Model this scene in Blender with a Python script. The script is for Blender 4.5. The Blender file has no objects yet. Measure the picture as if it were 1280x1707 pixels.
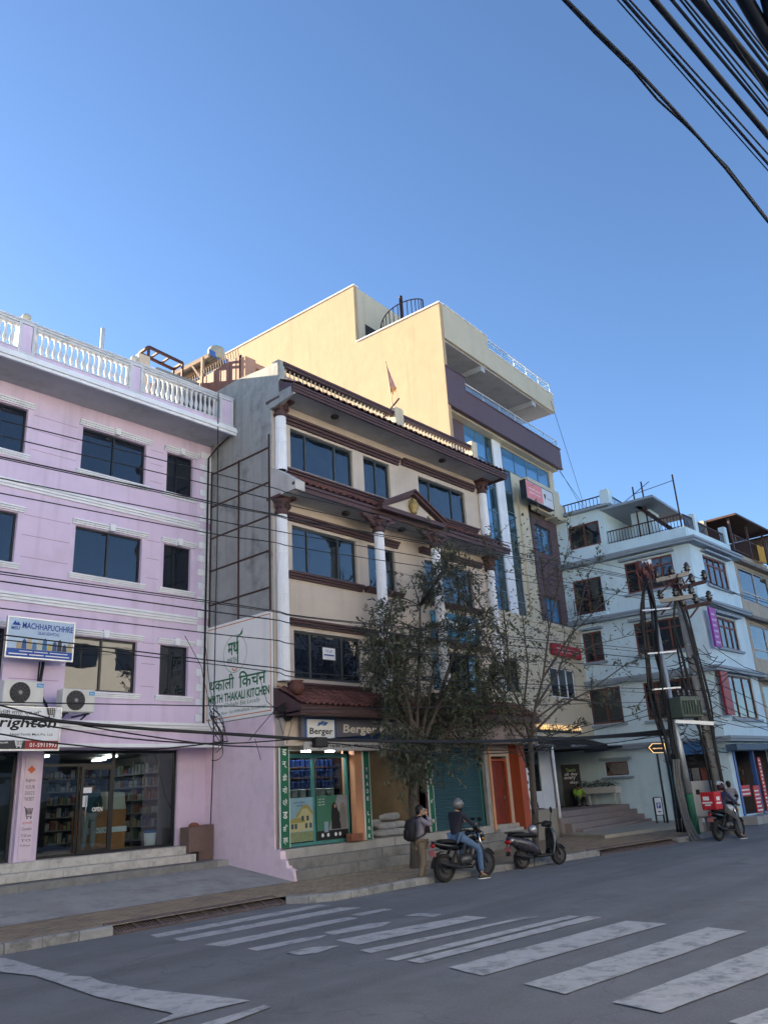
import bpy, bmesh, math, random
from mathutils import Vector, Matrix
R = math.radians; PI = math.pi
rnd = random.Random(11)
sc = bpy.context.scene
COL = sc.collection

# ---------------------------------------------------------------- camera
FPX, YAW, PIT, ROLL, CAMH = 1340.0, R(41.4), R(19.3), R(-3.36), 2.0
CAM = Vector((0, 0, CAMH))
_f = Vector((math.cos(YAW)*math.cos(PIT), math.sin(YAW)*math.cos(PIT), math.sin(PIT)))
_r0 = Vector((math.sin(YAW), -math.cos(YAW), 0)); _u0 = _r0.cross(_f)
_r = _r0*math.cos(ROLL) + _u0*math.sin(ROLL); _u = -_r0*math.sin(ROLL) + _u0*math.cos(ROLL)
cd = bpy.data.cameras.new('camera'); cam = bpy.data.objects.new('camera', cd); COL.objects.link(cam)
cam.matrix_world = Matrix(((_r.x, _u.x, -_f.x, 0), (_r.y, _u.y, -_f.y, 0), (_r.z, _u.z, -_f.z, CAMH), (0, 0, 0, 1)))
cd.sensor_fit = 'HORIZONTAL'; cd.sensor_width = 36; cd.lens = 36*FPX/1280; cd.clip_start = .05; cd.clip_end = 3000
sc.camera = cam

# ---------------------------------------------------------------- sky, sun, exposure
SUN_EL, SUN_AZ = R(18), R(104)            # azimuth of the sun counted from +X towards +Y
wd = bpy.data.worlds.new('World'); sc.world = wd; wd.use_nodes = True
wn = wd.node_tree.nodes; bg = wn['Background']
sky = wn.new('ShaderNodeTexSky'); sky.sky_type = 'NISHITA'; sky.sun_disc = False
sky.sun_elevation = SUN_EL; sky.sun_rotation = PI/2 - SUN_AZ
sky.altitude = 1300; sky.air_density = 1.0; sky.dust_density = .7; sky.ozone_density = 4.0
wd.node_tree.links.new(sky.outputs[0], bg.inputs[0]); bg.inputs[1].default_value = .051
sd = bpy.data.lights.new('sun', 'SUN'); sd.energy = 5.0; sd.angle = R(.5); sd.color = (1, .83, .58)
sun = bpy.data.objects.new('sun', sd); COL.objects.link(sun)
_sv = Vector((math.cos(SUN_AZ)*math.cos(SUN_EL), math.sin(SUN_AZ)*math.cos(SUN_EL), math.sin(SUN_EL)))
sun.rotation_euler = _sv.to_track_quat('Z', 'Y').to_euler()
sun.location = _sv*60
vs = sc.view_settings; vs.view_transform = 'Standard'; vs.look = 'None'; vs.gamma = 1; vs.exposure = 2.62; vs.use_curve_mapping = False

# ---------------------------------------------------------------- pixel of the photograph -> direction -> point on a known plane
def ray(px, py): return (_f + _r*((px-640)/FPX) - _u*((py-853.5)/FPX)).normalized()
def onz(px, py, z=0.): d = ray(px, py); return CAM + d*((z-CAMH)/d.z)
def ony(px, py, y): d = ray(px, py); return CAM + d*(y/d.y)
def onx(px, py, x): d = ray(px, py); return CAM + d*(x/d.x)
def ondist(px, py, D): d = ray(px, py); return CAM + d*(D/math.hypot(d.x, d.y))

# ---------------------------------------------------------------- materials
MATS = {}
def mat(name, col, rough=.8, var=.1, scale=2.5, bump=0., bscale=60., metal=0., streak=0., spec=.35, rndv=0., dirt=None, dscale=1.2, emis=0., aniso=(1, 1, 1), pavers=None, tracks=False):
    if name in MATS: return MATS[name]
    m = bpy.data.materials.new(name); m.use_nodes = True; nt = m.node_tree; N = nt.nodes; L = nt.links
    b = N['Principled BSDF']; b.inputs['Roughness'].default_value = rough; b.inputs['Metallic'].default_value = metal
    b.inputs['Specular IOR Level'].default_value = spec
    tc = N.new('ShaderNodeTexCoord')
    mp = N.new('ShaderNodeMapping'); mp.inputs['Scale'].default_value = aniso; L.new(tc.outputs['Object'], mp.inputs[0])
    n1 = N.new('ShaderNodeTexNoise'); n1.inputs['Scale'].default_value = scale; n1.inputs['Detail'].default_value = 7; n1.inputs['Roughness'].default_value = .65
    L.new(mp.outputs[0], n1.inputs['Vector'])
    def mix(fac, a, bcol, blend='MIX'):
        x = N.new('ShaderNodeMix'); x.data_type = 'RGBA'; x.blend_type = blend
        if isinstance(fac, float): x.inputs[0].default_value = fac
        else: L.new(fac, x.inputs[0])
        for s, v in ((6, a), (7, bcol)):
            if isinstance(v, tuple): x.inputs[s].default_value = (*v, 1)
            else: L.new(v, x.inputs[s])
        return x.outputs[2]
    def rng(sock, a, c, lo=0., hi=1.):
        x = N.new('ShaderNodeMapRange'); L.new(sock, x.inputs[0])
        x.inputs[1].default_value = a; x.inputs[2].default_value = c; x.inputs[3].default_value = lo; x.inputs[4].default_value = hi
        return x.outputs[0]
    lo = tuple(c*(1-var) for c in col); hi = tuple(min(.95, c*(1+var)) for c in col)
    out = mix(rng(n1.outputs[0], .3, .7), lo, hi)
    if streak:
        mp2 = N.new('ShaderNodeMapping'); mp2.inputs['Scale'].default_value = (3.2, 3.2, .22); L.new(tc.outputs['Object'], mp2.inputs[0])
        n2 = N.new('ShaderNodeTexNoise'); n2.inputs['Scale'].default_value = 1.; n2.inputs['Detail'].default_value = 5
        L.new(mp2.outputs[0], n2.inputs['Vector'])
        out = mix(rng(n2.outputs[0], .52, .72, 0, streak), out, tuple(c*.45 for c in col))
    if dirt:
        n3 = N.new('ShaderNodeTexNoise'); n3.inputs['Scale'].default_value = dscale; n3.inputs['Detail'].default_value = 9; n3.inputs['Roughness'].default_value = .72
        L.new(tc.outputs['Object'], n3.inputs['Vector'])
        out = mix(rng(n3.outputs[0], .5, .66, 0, dirt[1]), out, dirt[0])
    if pavers:
        bt = N.new('ShaderNodeTexBrick'); L.new(tc.outputs['Object'], bt.inputs['Vector']); bt.inputs['Scale'].default_value = 1.
        bt.inputs['Brick Width'].default_value = pavers[0]; bt.inputs['Row Height'].default_value = pavers[1]; bt.inputs['Mortar Size'].default_value = .006; bt.inputs['Mortar Smooth'].default_value = .3
        bt.inputs['Color1'].default_value = (1.12, 1.08, 1.0, 1); bt.inputs['Color2'].default_value = (.82, .78, .80, 1); bt.inputs['Mortar'].default_value = (.45, .42, .4, 1)
        out = mix(1., out, bt.outputs[0], 'MULTIPLY')
    if tracks:
        mp5 = N.new('ShaderNodeMapping'); mp5.inputs['Scale'].default_value = (.05, .55, 1); mp5.inputs['Rotation'].default_value = (0, 0, .06); L.new(tc.outputs['Object'], mp5.inputs[0])
        n5 = N.new('ShaderNodeTexNoise'); n5.inputs['Scale'].default_value = 1.6; n5.inputs['Detail'].default_value = 6; L.new(mp5.outputs[0], n5.inputs['Vector'])
        out = mix(rng(n5.outputs[0], .46, .62, 0, .55), out, tuple(c*.68 for c in col))
        n6 = N.new('ShaderNodeTexNoise'); n6.inputs['Scale'].default_value = 42.; n6.inputs['Detail'].default_value = 3; L.new(tc.outputs['Object'], n6.inputs['Vector'])
        out = mix(rng(n6.outputs[0], .56, .70, 0, .5), out, tuple(c*1.7 for c in col))
        vo = N.new('ShaderNodeTexVoronoi'); vo.feature = 'DISTANCE_TO_EDGE'; vo.inputs['Scale'].default_value = .33
        n7 = N.new('ShaderNodeTexNoise'); n7.inputs['Scale'].default_value = 1.4; n7.inputs['Detail'].default_value = 6; L.new(tc.outputs['Object'], n7.inputs['Vector'])
        vm = N.new('ShaderNodeVectorMath'); vm.operation = 'ADD'; L.new(tc.outputs['Object'], vm.inputs[0]); L.new(n7.outputs['Color'], vm.inputs[1]); L.new(vm.outputs[0], vo.inputs['Vector'])
        out = mix(rng(vo.outputs[0], .0, .008, .28, 0.), out, tuple(c*.4 for c in col))
        n8 = N.new('ShaderNodeTexNoise'); n8.inputs['Scale'].default_value = .8; n8.inputs['Detail'].default_value = 8; n8.inputs['Roughness'].default_value = .7; L.new(tc.outputs['Object'], n8.inputs['Vector'])
        out = mix(rng(n8.outputs[0], .55, .68, 0, .5), out, tuple(c*.55 for c in col))
    if rndv:
        oi = N.new('ShaderNodeObjectInfo'); hs = N.new('ShaderNodeHueSaturation'); L.new(out, hs.inputs['Color'])
        L.new(rng(oi.outputs['Random'], 0, 1, 1-rndv, 1+rndv), hs.inputs['Value']); out = hs.outputs[0]
    L.new(out, b.inputs['Base Color'])
    rr = rng(n1.outputs[0], .3, .7, max(0, rough-.08), min(1, rough+.08)); L.new(rr, b.inputs['Roughness'])
    if bump:
        n4 = N.new('ShaderNodeTexNoise'); n4.inputs['Scale'].default_value = bscale; n4.inputs['Detail'].default_value = 6
        L.new(mp.outputs[0], n4.inputs['Vector'])
        bp = N.new('ShaderNodeBump'); bp.inputs['Strength'].default_value = bump; bp.inputs['Distance'].default_value = .02
        L.new(n4.outputs[0], bp.inputs['Height']); L.new(bp.outputs[0], b.inputs['Normal'])
    if emis:
        b.inputs['Emission Color'].default_value = (*col, 1); b.inputs['Emission Strength'].default_value = emis
    MATS[name] = m
    return m
def glass(name, tint, solid, wav=.012, rough=.01, refl=1.):
    """window glass: reflects by Fresnel; `solid` is how much of the rest is an opaque dark film, else one sees through"""
    m = bpy.data.materials.new(name); m.use_nodes = True; nt = m.node_tree; N = nt.nodes; L = nt.links
    N.remove(N['Principled BSDF']); o = N['Material Output']
    tc = N.new('ShaderNodeTexCoord'); no = N.new('ShaderNodeTexNoise'); no.inputs['Scale'].default_value = 1.3; L.new(tc.outputs['Object'], no.inputs['Vector'])
    bp = N.new('ShaderNodeBump'); bp.inputs['Strength'].default_value = 1; bp.inputs['Distance'].default_value = wav; L.new(no.outputs[0], bp.inputs['Height'])
    fr = N.new('ShaderNodeFresnel'); io = 1.45 + .35*refl; ge = N.new('ShaderNodeNewGeometry'); mr = N.new('ShaderNodeMapRange')
    mr.inputs[3].default_value = io; mr.inputs[4].default_value = 1/io; L.new(ge.outputs['Backfacing'], mr.inputs[0]); L.new(mr.outputs[0], fr.inputs[0])    # both faces of a pane reflect alike
    L.new(bp.outputs[0], fr.inputs['Normal'])
    gl = N.new('ShaderNodeBsdfGlossy'); gl.inputs['Roughness'].default_value = rough; gl.inputs['Color'].default_value = (.95, .97, 1, 1); L.new(bp.outputs[0], gl.inputs['Normal'])
    tr = N.new('ShaderNodeBsdfTransparent'); tr.inputs[0].default_value = (*[min(1, .25 + t*2.2) for t in tint], 1)
    df = N.new('ShaderNodeBsdfDiffuse'); df.inputs[0].default_value = (*tint, 1)
    a = N.new('ShaderNodeMixShader'); a.inputs[0].default_value = solid; L.new(tr.outputs[0], a.inputs[1]); L.new(df.outputs[0], a.inputs[2])
    x = N.new('ShaderNodeMixShader'); L.new(fr.outputs[0], x.inputs[0]); L.new(a.outputs[0], x.inputs[1]); L.new(gl.outputs[0], x.inputs[2])
    L.new(x.outputs[0], o.inputs[0]); MATS[name] = m; return m
def emit(name, col, s):
    m = bpy.data.materials.new(name); m.use_nodes = True; N = m.node_tree.nodes; b = N['Principled BSDF']
    b.inputs['Base Color'].default_value = (*col, 1); b.inputs['Emission Color'].default_value = (*col, 1); b.inputs['Emission Strength'].default_value = s
    MATS[name] = m; return m

pinkw = mat('pink paint', (.67, .55, .70), .75, .05, 1.2, .12, 90, streak=.3, dirt=((.52, .42, .53), .38), dscale=1.1)
white = mat('white paint', (.76, .78, .81), .6, .06, 3, .1, 70, streak=.14)
white_toned = mat('glare toned white', (.60, .61, .63), .7, .1, 5, .15, 60, streak=.3)  # white darkened to offset stark sunlight on the balustrade; streaks are weathering
conc = mat('bare concrete', (.34, .35, .34), .9, .22, .9, .6, 28, streak=.6, dirt=((.13, .135, .13), .75), dscale=.9)
conc2 = mat('pale concrete', (.36, .36, .35), .9, .14, 1.6, .4, 40, streak=.2, dirt=((.2, .2, .2), .5))
beige = mat('beige paint', (.54, .47, .40), .8, .06, 1.2, .12, 90, streak=.16, dirt=((.33, .27, .22), .3), dscale=.7)
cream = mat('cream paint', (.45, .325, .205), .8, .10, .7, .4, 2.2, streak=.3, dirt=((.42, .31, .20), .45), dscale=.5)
creamf = mat('cream facade paint', (.55, .50, .38), .8, .06, .9, .1, 80, streak=.14)
brown = mat('brown trim', (.080, .045, .048), .6, .2, 5, .2, 50)
tile = mat('clay roof tile', (.17, .070, .058), .8, .3, 9, .4, 40, rndv=.35, dirt=((.06, .045, .04), .7), dscale=7)
purple = mat('plum cladding', (.115, .075, .088), .6, .08, 2, .1, 60, streak=.15)
skyb = mat('pale blue paint', (.60, .76, .82), .8, .05, 1, .12, 80, streak=.18, dirt=((.36, .46, .5), .25), dscale=.8)
bluetrim = mat('grey blue trim', (.27, .33, .39), .7, .1, 3)
alu = mat('dark window frame', (.045, .055, .06), .4, .1, 5, spec=.5)
blackf = mat('black frame', (.012, .013, .015), .35, .1, 5, spec=.5)
wood = mat('dark red window wood', (.16, .055, .04), .55, .2, 6)
steel = mat('galvanised steel', (.48, .5, .52), .35, .1, 8, metal=.9)
iron = mat('rusty brown iron', (.07, .035, .03), .6, .3, 8, metal=.3)
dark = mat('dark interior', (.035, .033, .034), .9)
rubber = mat('rubber cable', (.012, .012, .014), .55, .2, 10)
asphalt = mat('asphalt', (.182, .190, .204), .85, .16, 1.1, .8, 130, dirt=((.245, .25, .258), .7), dscale=.4, tracks=True)
paintw = mat('worn road paint', (.42, .43, .435), .8, .14, 6, .4, 130, dirt=((.18, .19, .205), .97), dscale=2.9)
pave = mat('ochre pavers', (.33, .27, .195), .9, .18, 3, .5, 60, dirt=((.20, .165, .155), .75), dscale=1.7, pavers=(.22, .11))
kerbm = mat('kerb concrete', (.27, .275, .275), .9, .16, 4, .6, 40, rndv=.16, dirt=((.09, .09, .09), .7), dscale=3)
fore = mat('forecourt concrete', (.32, .325, .325), .9, .16, 1.0, .5, 60, dirt=((.13, .13, .125), .55), dscale=1.3)
marble = mat('white marble', (.48, .47, .44), .5, .22, 3.2, 0, dirt=((.16, .155, .15), .55), dscale=4.5)
gray_step = mat('grey step concrete', (.22, .22, .215), .9, .15, 3, .4, 50, dirt=((.11, .11, .11), .6), dscale=2)
granite = mat('plaza granite', (.24, .20, .19), .6, .14, 6, .1, 80)
soffitm = mat('grey soffit', (.42, .44, .48), .85, .08, 1.5, streak=0, dirt=((.2, .2, .21), .4))
gl_dark = glass('dark tinted glass', (.012, .016, .024), .93, wav=.002, refl=.6)
gl_room = glass('tinted window glass', (.035, .05, .06), .35)
gl_blue = glass('blue curtain wall glass', (.07, .22, .42), .95, wav=.006, refl=2.2)
gl_clear = glass('shop glass', (.24, .27, .27), .0, wav=.003, refl=.6)
gl_teal = glass('dark teal glass', (.02, .05, .06), .93)
curtain = mat('window curtain', (.33, .34, .36), .9, .15, 3)
curt2 = mat('pale curtain', (.62, .58, .48), .9, .15, 3)
green = mat('green sign paint', (.015, .14, .075), .6, .1, 4)
tealf = mat('teal shop frame', (.06, .22, .21), .5, .12, 5)
orange = mat('orange paint', (.36, .075, .03), .6, .1, 3, streak=.12)
orangep = mat('faded orange paint', (.60, .30, .16), .7, .1, 3, streak=.2)
doorred = mat('red brown door', (.20, .035, .022), .5, .2, 5)
wtext = mat('white lettering', (.80, .80, .78), .6, .03)
gtext = mat('green lettering', (.02, .15, .06), .6, .03)
btext = mat('blue lettering', (.02, .06, .30), .6, .03)
ktext = mat('black lettering', (.012, .012, .014), .6, .03)
red = mat('red sheet', (.55, .02, .025), .5, .08, 4)
signw = mat('white sign sheet', (.74, .76, .78), .5, .03, 2)
skin = mat('skin', (.42, .23, .15), .6, .06, 20)
hairm = mat('black hair', (.010, .009, .008), .5, .2, 60)

# ---------------------------------------------------------------- mesh helpers
ROOT = {}
class MB:
    def __init__(s, T=None): s.v = []; s.f = []; s.sm = []; s.T = T.copy() if T else Matrix()
    def add(s, vs, fs, smooth=False):
        n = len(s.v); s.v += [s.T @ Vector(v) for v in vs]
        for f in fs: s.f.append([i+n for i in f]); s.sm.append(smooth)
        return s
    def box(s, x0, x1, y0, y1, z0, z1):
        return s.add([(x0,y0,z0),(x1,y0,z0),(x1,y1,z0),(x0,y1,z0),(x0,y0,z1),(x1,y0,z1),(x1,y1,z1),(x0,y1,z1)],
                     [(0,3,2,1),(4,5,6,7),(0,1,5,4),(1,2,6,5),(2,3,7,6),(3,0,4,7)])
    def obox(s, c, size, rot):      # oriented box
        a, b, d = [x/2 for x in size]; vs = []
        for z in (-d, d):
            for (x, y) in ((-a,-b),(a,-b),(a,b),(-a,b)): vs.append(Vector(c) + rot @ Vector((x, y, z)))
        return s.add(vs, [(0,3,2,1),(4,5,6,7),(0,1,5,4),(1,2,6,5),(2,3,7,6),(3,0,4,7)])
    def bar(s, p0, p1, w, h=None):  # square bar between two points
        p0 = Vector(p0); p1 = Vector(p1); h = h or w; d = p1-p0
        up = Vector((0,0,1)) if abs(d.normalized().z) < .95 else Vector((0,1,0))
        x = d.cross(up).normalized(); z = x.cross(d).normalized()
        vs = [p + x*(a*w/2) + z*(b*h/2) for p in (p0, p1) for (a, b) in ((-1,-1),(1,-1),(1,1),(-1,1))]
        return s.add(vs, [(0,1,2,3),(7,6,5,4),(0,4,5,1),(1,5,6,2),(2,6,7,3),(3,7,4,0)])
    def tube(s, pts, r, n=6, caps=True):
        pts = [Vector(p) for p in pts]; rs = r if isinstance(r, (list, tuple)) else [r]*len(pts); vs = []; prev = None
        for i, p in enumerate(pts):
            d = (pts[min(i+1, len(pts)-1)] - pts[max(i-1, 0)]).normalized()
            if prev is None:
                prev = d.cross(Vector((0,0,1)) if abs(d.z) < .9 else Vector((1,0,0))).normalized()
            x = (prev - d*prev.dot(d)).normalized(); y = d.cross(x); prev = x
            for k in range(n):
                a = 2*PI*k/n; vs.append(p + (x*math.cos(a) + y*math.sin(a))*rs[i])
        fs = [(i*n+k, i*n+(k+1)%n, (i+1)*n+(k+1)%n, (i+1)*n+k) for i in range(len(pts)-1) for k in range(n)]
        s.add(vs, fs, True)
        if caps:
            b = len(s.v)-len(vs); s.f.append([b+k for k in range(n)][::-1]); s.sm.append(False)
            s.f.append([b+(len(pts)-1)*n+k for k in range(n)]); s.sm.append(False)
        return s
    def lathe(s, prof, c, n=12, ax=None):
        c = Vector(c); vs = []
        for (r, z) in prof:
            for k in range(n):
                a = 2*PI*k/n; v = Vector((r*math.cos(a), r*math.sin(a), z))
                vs.append(c + (ax @ v if ax else v))
        fs = [(i*n+k, i*n+(k+1)%n, (i+1)*n+(k+1)%n, (i+1)*n+k) for i in range(len(prof)-1) for k in range(n)]
        s.add(vs, fs, True); b = len(s.v)-len(vs)
        s.f.append([b+k for k in range(n)][::-1]); s.sm.append(False)
        s.f.append([b+(len(prof)-1)*n+k for k in range(n)]); s.sm.append(False)
        return s
    def ell(s, c, rad, n=14, m=9, rot=None):
        prof = [(math.sin(PI*i/m), -math.cos(PI*i/m)) for i in range(m+1)]; vs = []
        for (r, z) in prof:
            for k in range(n):
                a = 2*PI*k/n; v = Vector((r*math.cos(a)*rad[0], r*math.sin(a)*rad[1], z*rad[2]))
                vs.append(Vector(c) + (rot @ v if rot else v))
        return s.add(vs, [(i*n+k, i*n+(k+1)%n, (i+1)*n+(k+1)%n, (i+1)*n+k) for i in range(m) for k in range(n)], True)
    def prism(s, poly, a, b, ax='z'):
        f = {'z': lambda p, t: (p[0], p[1], t), 'y': lambda p, t: (p[0], t, p[1]), 'x': lambda p, t: (t, p[0], p[1])}[ax]
        n = len(poly)
        return s.add([f(p, a) for p in poly] + [f(p, b) for p in poly],
                     [list(range(n))[::-1], [n+i for i in range(n)]] + [(i, (i+1)%n, n+(i+1)%n, n+i) for i in range(n)])
    def quad(s, *p): return s.add(p, [tuple(range(len(p)))])
    def wall(s, x0, x1, z0, z1, y, holes, depth=.2):    # skin facing -y with holes and their reveals
        xs = sorted({x0, x1, *[h[0] for h in holes], *[h[1] for h in holes]}); zs = sorted({z0, z1, *[h[2] for h in holes], *[h[3] for h in holes]})
        xs = [x for x in xs if x0 <= x <= x1]; zs = [z for z in zs if z0 <= z <= z1]
        for i in range(len(xs)-1):
            for j in range(len(zs)-1):
                cx = (xs[i]+xs[i+1])/2; cz = (zs[j]+zs[j+1])/2
                if any(h[0] < cx < h[1] and h[2] < cz < h[3] for h in holes): continue
                s.quad((xs[i],y,zs[j]),(xs[i+1],y,zs[j]),(xs[i+1],y,zs[j+1]),(xs[i],y,zs[j+1]))
        for (a, b, c, d) in [h[:4] for h in holes]:
            e = y+depth
            s.quad((a,y,c),(a,y,d),(a,e,d),(a,e,c)); s.quad((b,y,d),(b,y,c),(b,e,c),(b,e,d))
            s.quad((a,y,d),(b,y,d),(b,e,d),(a,e,d)); s.quad((b,y,c),(a,y,c),(a,e,c),(b,e,c))
        return s
    def build(s, name, m, parent=None, kind=None, bevel=0., local=False):
        me = bpy.data.meshes.new(name)
        inv = ROOT[parent].inverted() if parent is not None and not local else None
        me.from_pydata([(inv @ v if inv else v) for v in s.v], [], s.f)
        for p, q in zip(me.polygons, s.sm): p.use_smooth = q
        if bevel:
            bm = bmesh.new(); bm.from_mesh(me); bmesh.ops.remove_doubles(bm, verts=bm.verts, dist=1e-5)
            ed = [e for e in bm.edges if len(e.link_faces) == 2 and e.calc_face_angle(0) > .5]
            bmesh.ops.bevel(bm, geom=ed, offset=bevel, segments=1, affect='EDGES', clamp_overlap=True); bm.to_mesh(me); bm.free()
        me.materials.append(m); return link(name, me, parent, kind)
def link(name, me, parent=None, kind=None):
    o = bpy.data.objects.new(name, me); COL.objects.link(o)
    if parent is not None: o.parent = parent; ROOT[o] = ROOT[parent]
    else: ROOT[o] = Matrix()
    if kind: o['kind'] = kind
    return o
def tag(o, label, cat, group=None):
    o['label'] = label; o['category'] = cat
    if group: o['group'] = group
    return o
def thing(name, label, cat, loc=(0,0,0), rz=0., group=None, rot=None):
    o = bpy.data.objects.new(name, None); COL.objects.link(o); o.empty_display_size = .2
    M4 = Matrix.Translation(loc) @ (rot.to_4x4() if rot else Matrix.Rotation(rz, 4, 'Z'))
    o.matrix_world = M4; ROOT[o] = M4
    return tag(o, label, cat, group)
def copy_tree(o, parent=None):
    c = o.copy(); COL.objects.link(c); c.parent = parent; ROOT[c] = ROOT[o]
    for ch in o.children: copy_tree(ch, c)
    return c
def local(root): return ROOT[root]          # author in a thing's own axes:  MB(local(root))
def frame(o, ang): return Matrix.Translation((o[0], o[1], o[2] if len(o) > 2 else 0)) @ Matrix.Rotation(ang, 4, 'Z')
_tc = {}
def text_geo(s, bold=0.):
    k = (s, bold)
    if k in _tc: return _tc[k]
    c = bpy.data.curves.new('t', 'FONT'); c.body = s; c.size = 1; c.offset = bold; c.resolution_u = 2
    o = bpy.data.objects.new('t', c); COL.objects.link(o); dg = bpy.context.evaluated_depsgraph_get(); dg.update()
    me = bpy.data.meshes.new_from_object(o.evaluated_get(dg)); vs = [v.co.copy() for v in me.vertices]; fs = [tuple(p.vertices) for p in me.polygons]
    bpy.data.objects.remove(o); bpy.data.curves.remove(c); bpy.data.meshes.remove(me)
    if vs:
        x0 = min(v.x for v in vs); x1 = max(v.x for v in vs); y0 = min(v.y for v in vs); y1 = max(v.y for v in vs)
        vs = [((v.x-x0)/max(1e-6, x1-x0), (v.y-y0)/max(1e-6, y1-y0)) for v in vs]
    _tc[k] = (vs, fs); return _tc[k]
def letter(parent, s, m, T, x0, x1, z0, z1, y=-.006, bold=0., slant=0., name='lettering'):
    """lettering laid on a face looking along -y of the frame T, filling x0..x1, z0..z1"""
    vs, fs = text_geo(s, bold); b = MB(T); H = z1-z0
    b.add([(x0 + u*(x1-x0) + slant*w*H, y, z0 + w*H) for (u, w) in vs], fs)
    return b.build(name, m, parent)
def wavy(b, x0, x1, y, z0, z1, amp=.03, n=None):
    n = n or max(6, int((x1-x0)/.06)); vs = []
    for i in range(n+1):
        x = x0+(x1-x0)*i/n; yy = y + amp*math.sin(i*1.9+x0*3)+amp*.5*math.sin(i*.7)
        vs += [(x, yy, z0), (x, yy, z1)]
    return b.add(vs, [(2*i, 2*i+2, 2*i+3, 2*i+1) for i in range(n)], True)
def window(root, T, x0, x1, z0, z1, fm, gm, y=.1, cols=(.5,), rows=(), fw=.05, curt=None, room=True, label=None):
    """frame (a part) with its panes, curtain and the dark room behind (sub-parts)"""
    b = MB(T); e = .004
    b.box(x0+e, x1-e, y, y+.07, z0+e, z0+fw); b.box(x0+e, x1-e, y, y+.07, z1-fw, z1-e)
    b.box(x0+e, x0+fw, y+.001, y+.069, z0+fw, z1-fw); b.box(x1-fw, x1-e, y+.001, y+.069, z0+fw, z1-fw)
    cx = [x0+fw] + [x0+(x1-x0)*c for c in cols] + [x1-fw]; rz = [z0+fw] + [z0+(z1-z0)*c for c in rows] + [z1-fw]
    for c in cx[1:-1]: b.box(c-fw/2, c+fw/2, y-.008, y+.06, z0+fw, z1-fw)
    for c in rz[1:-1]: b.box(x0+fw, x1-fw, y+.002, y+.064, c-fw/2, c+fw/2)
    w = b.build('window', fm, root)
    for i in range(len(cx)-1):
        for j in range(len(rz)-1):
            MB(T).box(cx[i], cx[i+1], y+.03, y+.036, rz[j], rz[j+1]).build('pane', gm, w)
    if curt:
        for (a, c, mm) in curt:
            wavy(MB(T), x0+(x1-x0)*a+.01, x0+(x1-x0)*c-.01, y+.2, z0+.02, z1-.03).build('curtain', mm, w)
    if room:
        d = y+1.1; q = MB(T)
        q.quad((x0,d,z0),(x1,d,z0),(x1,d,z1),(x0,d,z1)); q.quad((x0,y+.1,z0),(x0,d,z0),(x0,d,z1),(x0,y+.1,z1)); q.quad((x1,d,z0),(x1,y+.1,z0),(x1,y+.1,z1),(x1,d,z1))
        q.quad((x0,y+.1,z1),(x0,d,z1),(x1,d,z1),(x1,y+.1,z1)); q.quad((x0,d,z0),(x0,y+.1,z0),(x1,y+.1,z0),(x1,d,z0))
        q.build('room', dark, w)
    return w
def moulding(b, x0, x1, y, z0, z1, out, n=3):       # stepped string course in front of the plane y
    h = (z1-z0)/n
    for i in range(n):
        k = out*(.45 + .55*i/(n-1) if n > 1 else 1)
        b.box(x0-.0*i, x1, y-k, y+.02, z0+h*i+(.0 if i else 0), z0+h*(i+1)-.006)
    b.box(x0+.01, x1-.01, y-out*.35, y+.018, z0+.002, z1-.01)
# ================================================================ ground, road, pavement, kerb
I4 = Matrix()
def sheet(name, poly, z, m, sub=None):
    zz = z if callable(z) else (lambda p: z)
    b = MB(); b.add([(p[0], p[1], zz(p)) for p in poly], [tuple(range(len(poly)))])
    return b.build(name, m, kind='structure')
grd = mat('dusty ground', (.16, .15, .135), .95, .2, .6, .3, 40)
sheet('ground', [(-900,-900),(900,-900),(900,900),(-900,900)], -.06, grd)
kerb_line = [(-30,14.1),(2,13.9),(8.0,13.68)], [(11.85,13.72),(12.1,13.3),(12.5,13.02),(13.5,12.95),(15,12.95),(18.3,12.78),(20.5,12.52),(22.35,12.3)], [(26.7,11.88),(30.2,11.62),(31.2,11.75)]
edge = kerb_line[0]+kerb_line[1]+kerb_line[2]+[(31.6,12.3),(32.5,12.6),(60,14.4),(200,22)]
road = sheet('road', [(-80,-9),(200,-9)]+[(x, y+.05) for x, y in edge[::-1]]+[(-80,14.6)], 0., asphalt)
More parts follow.
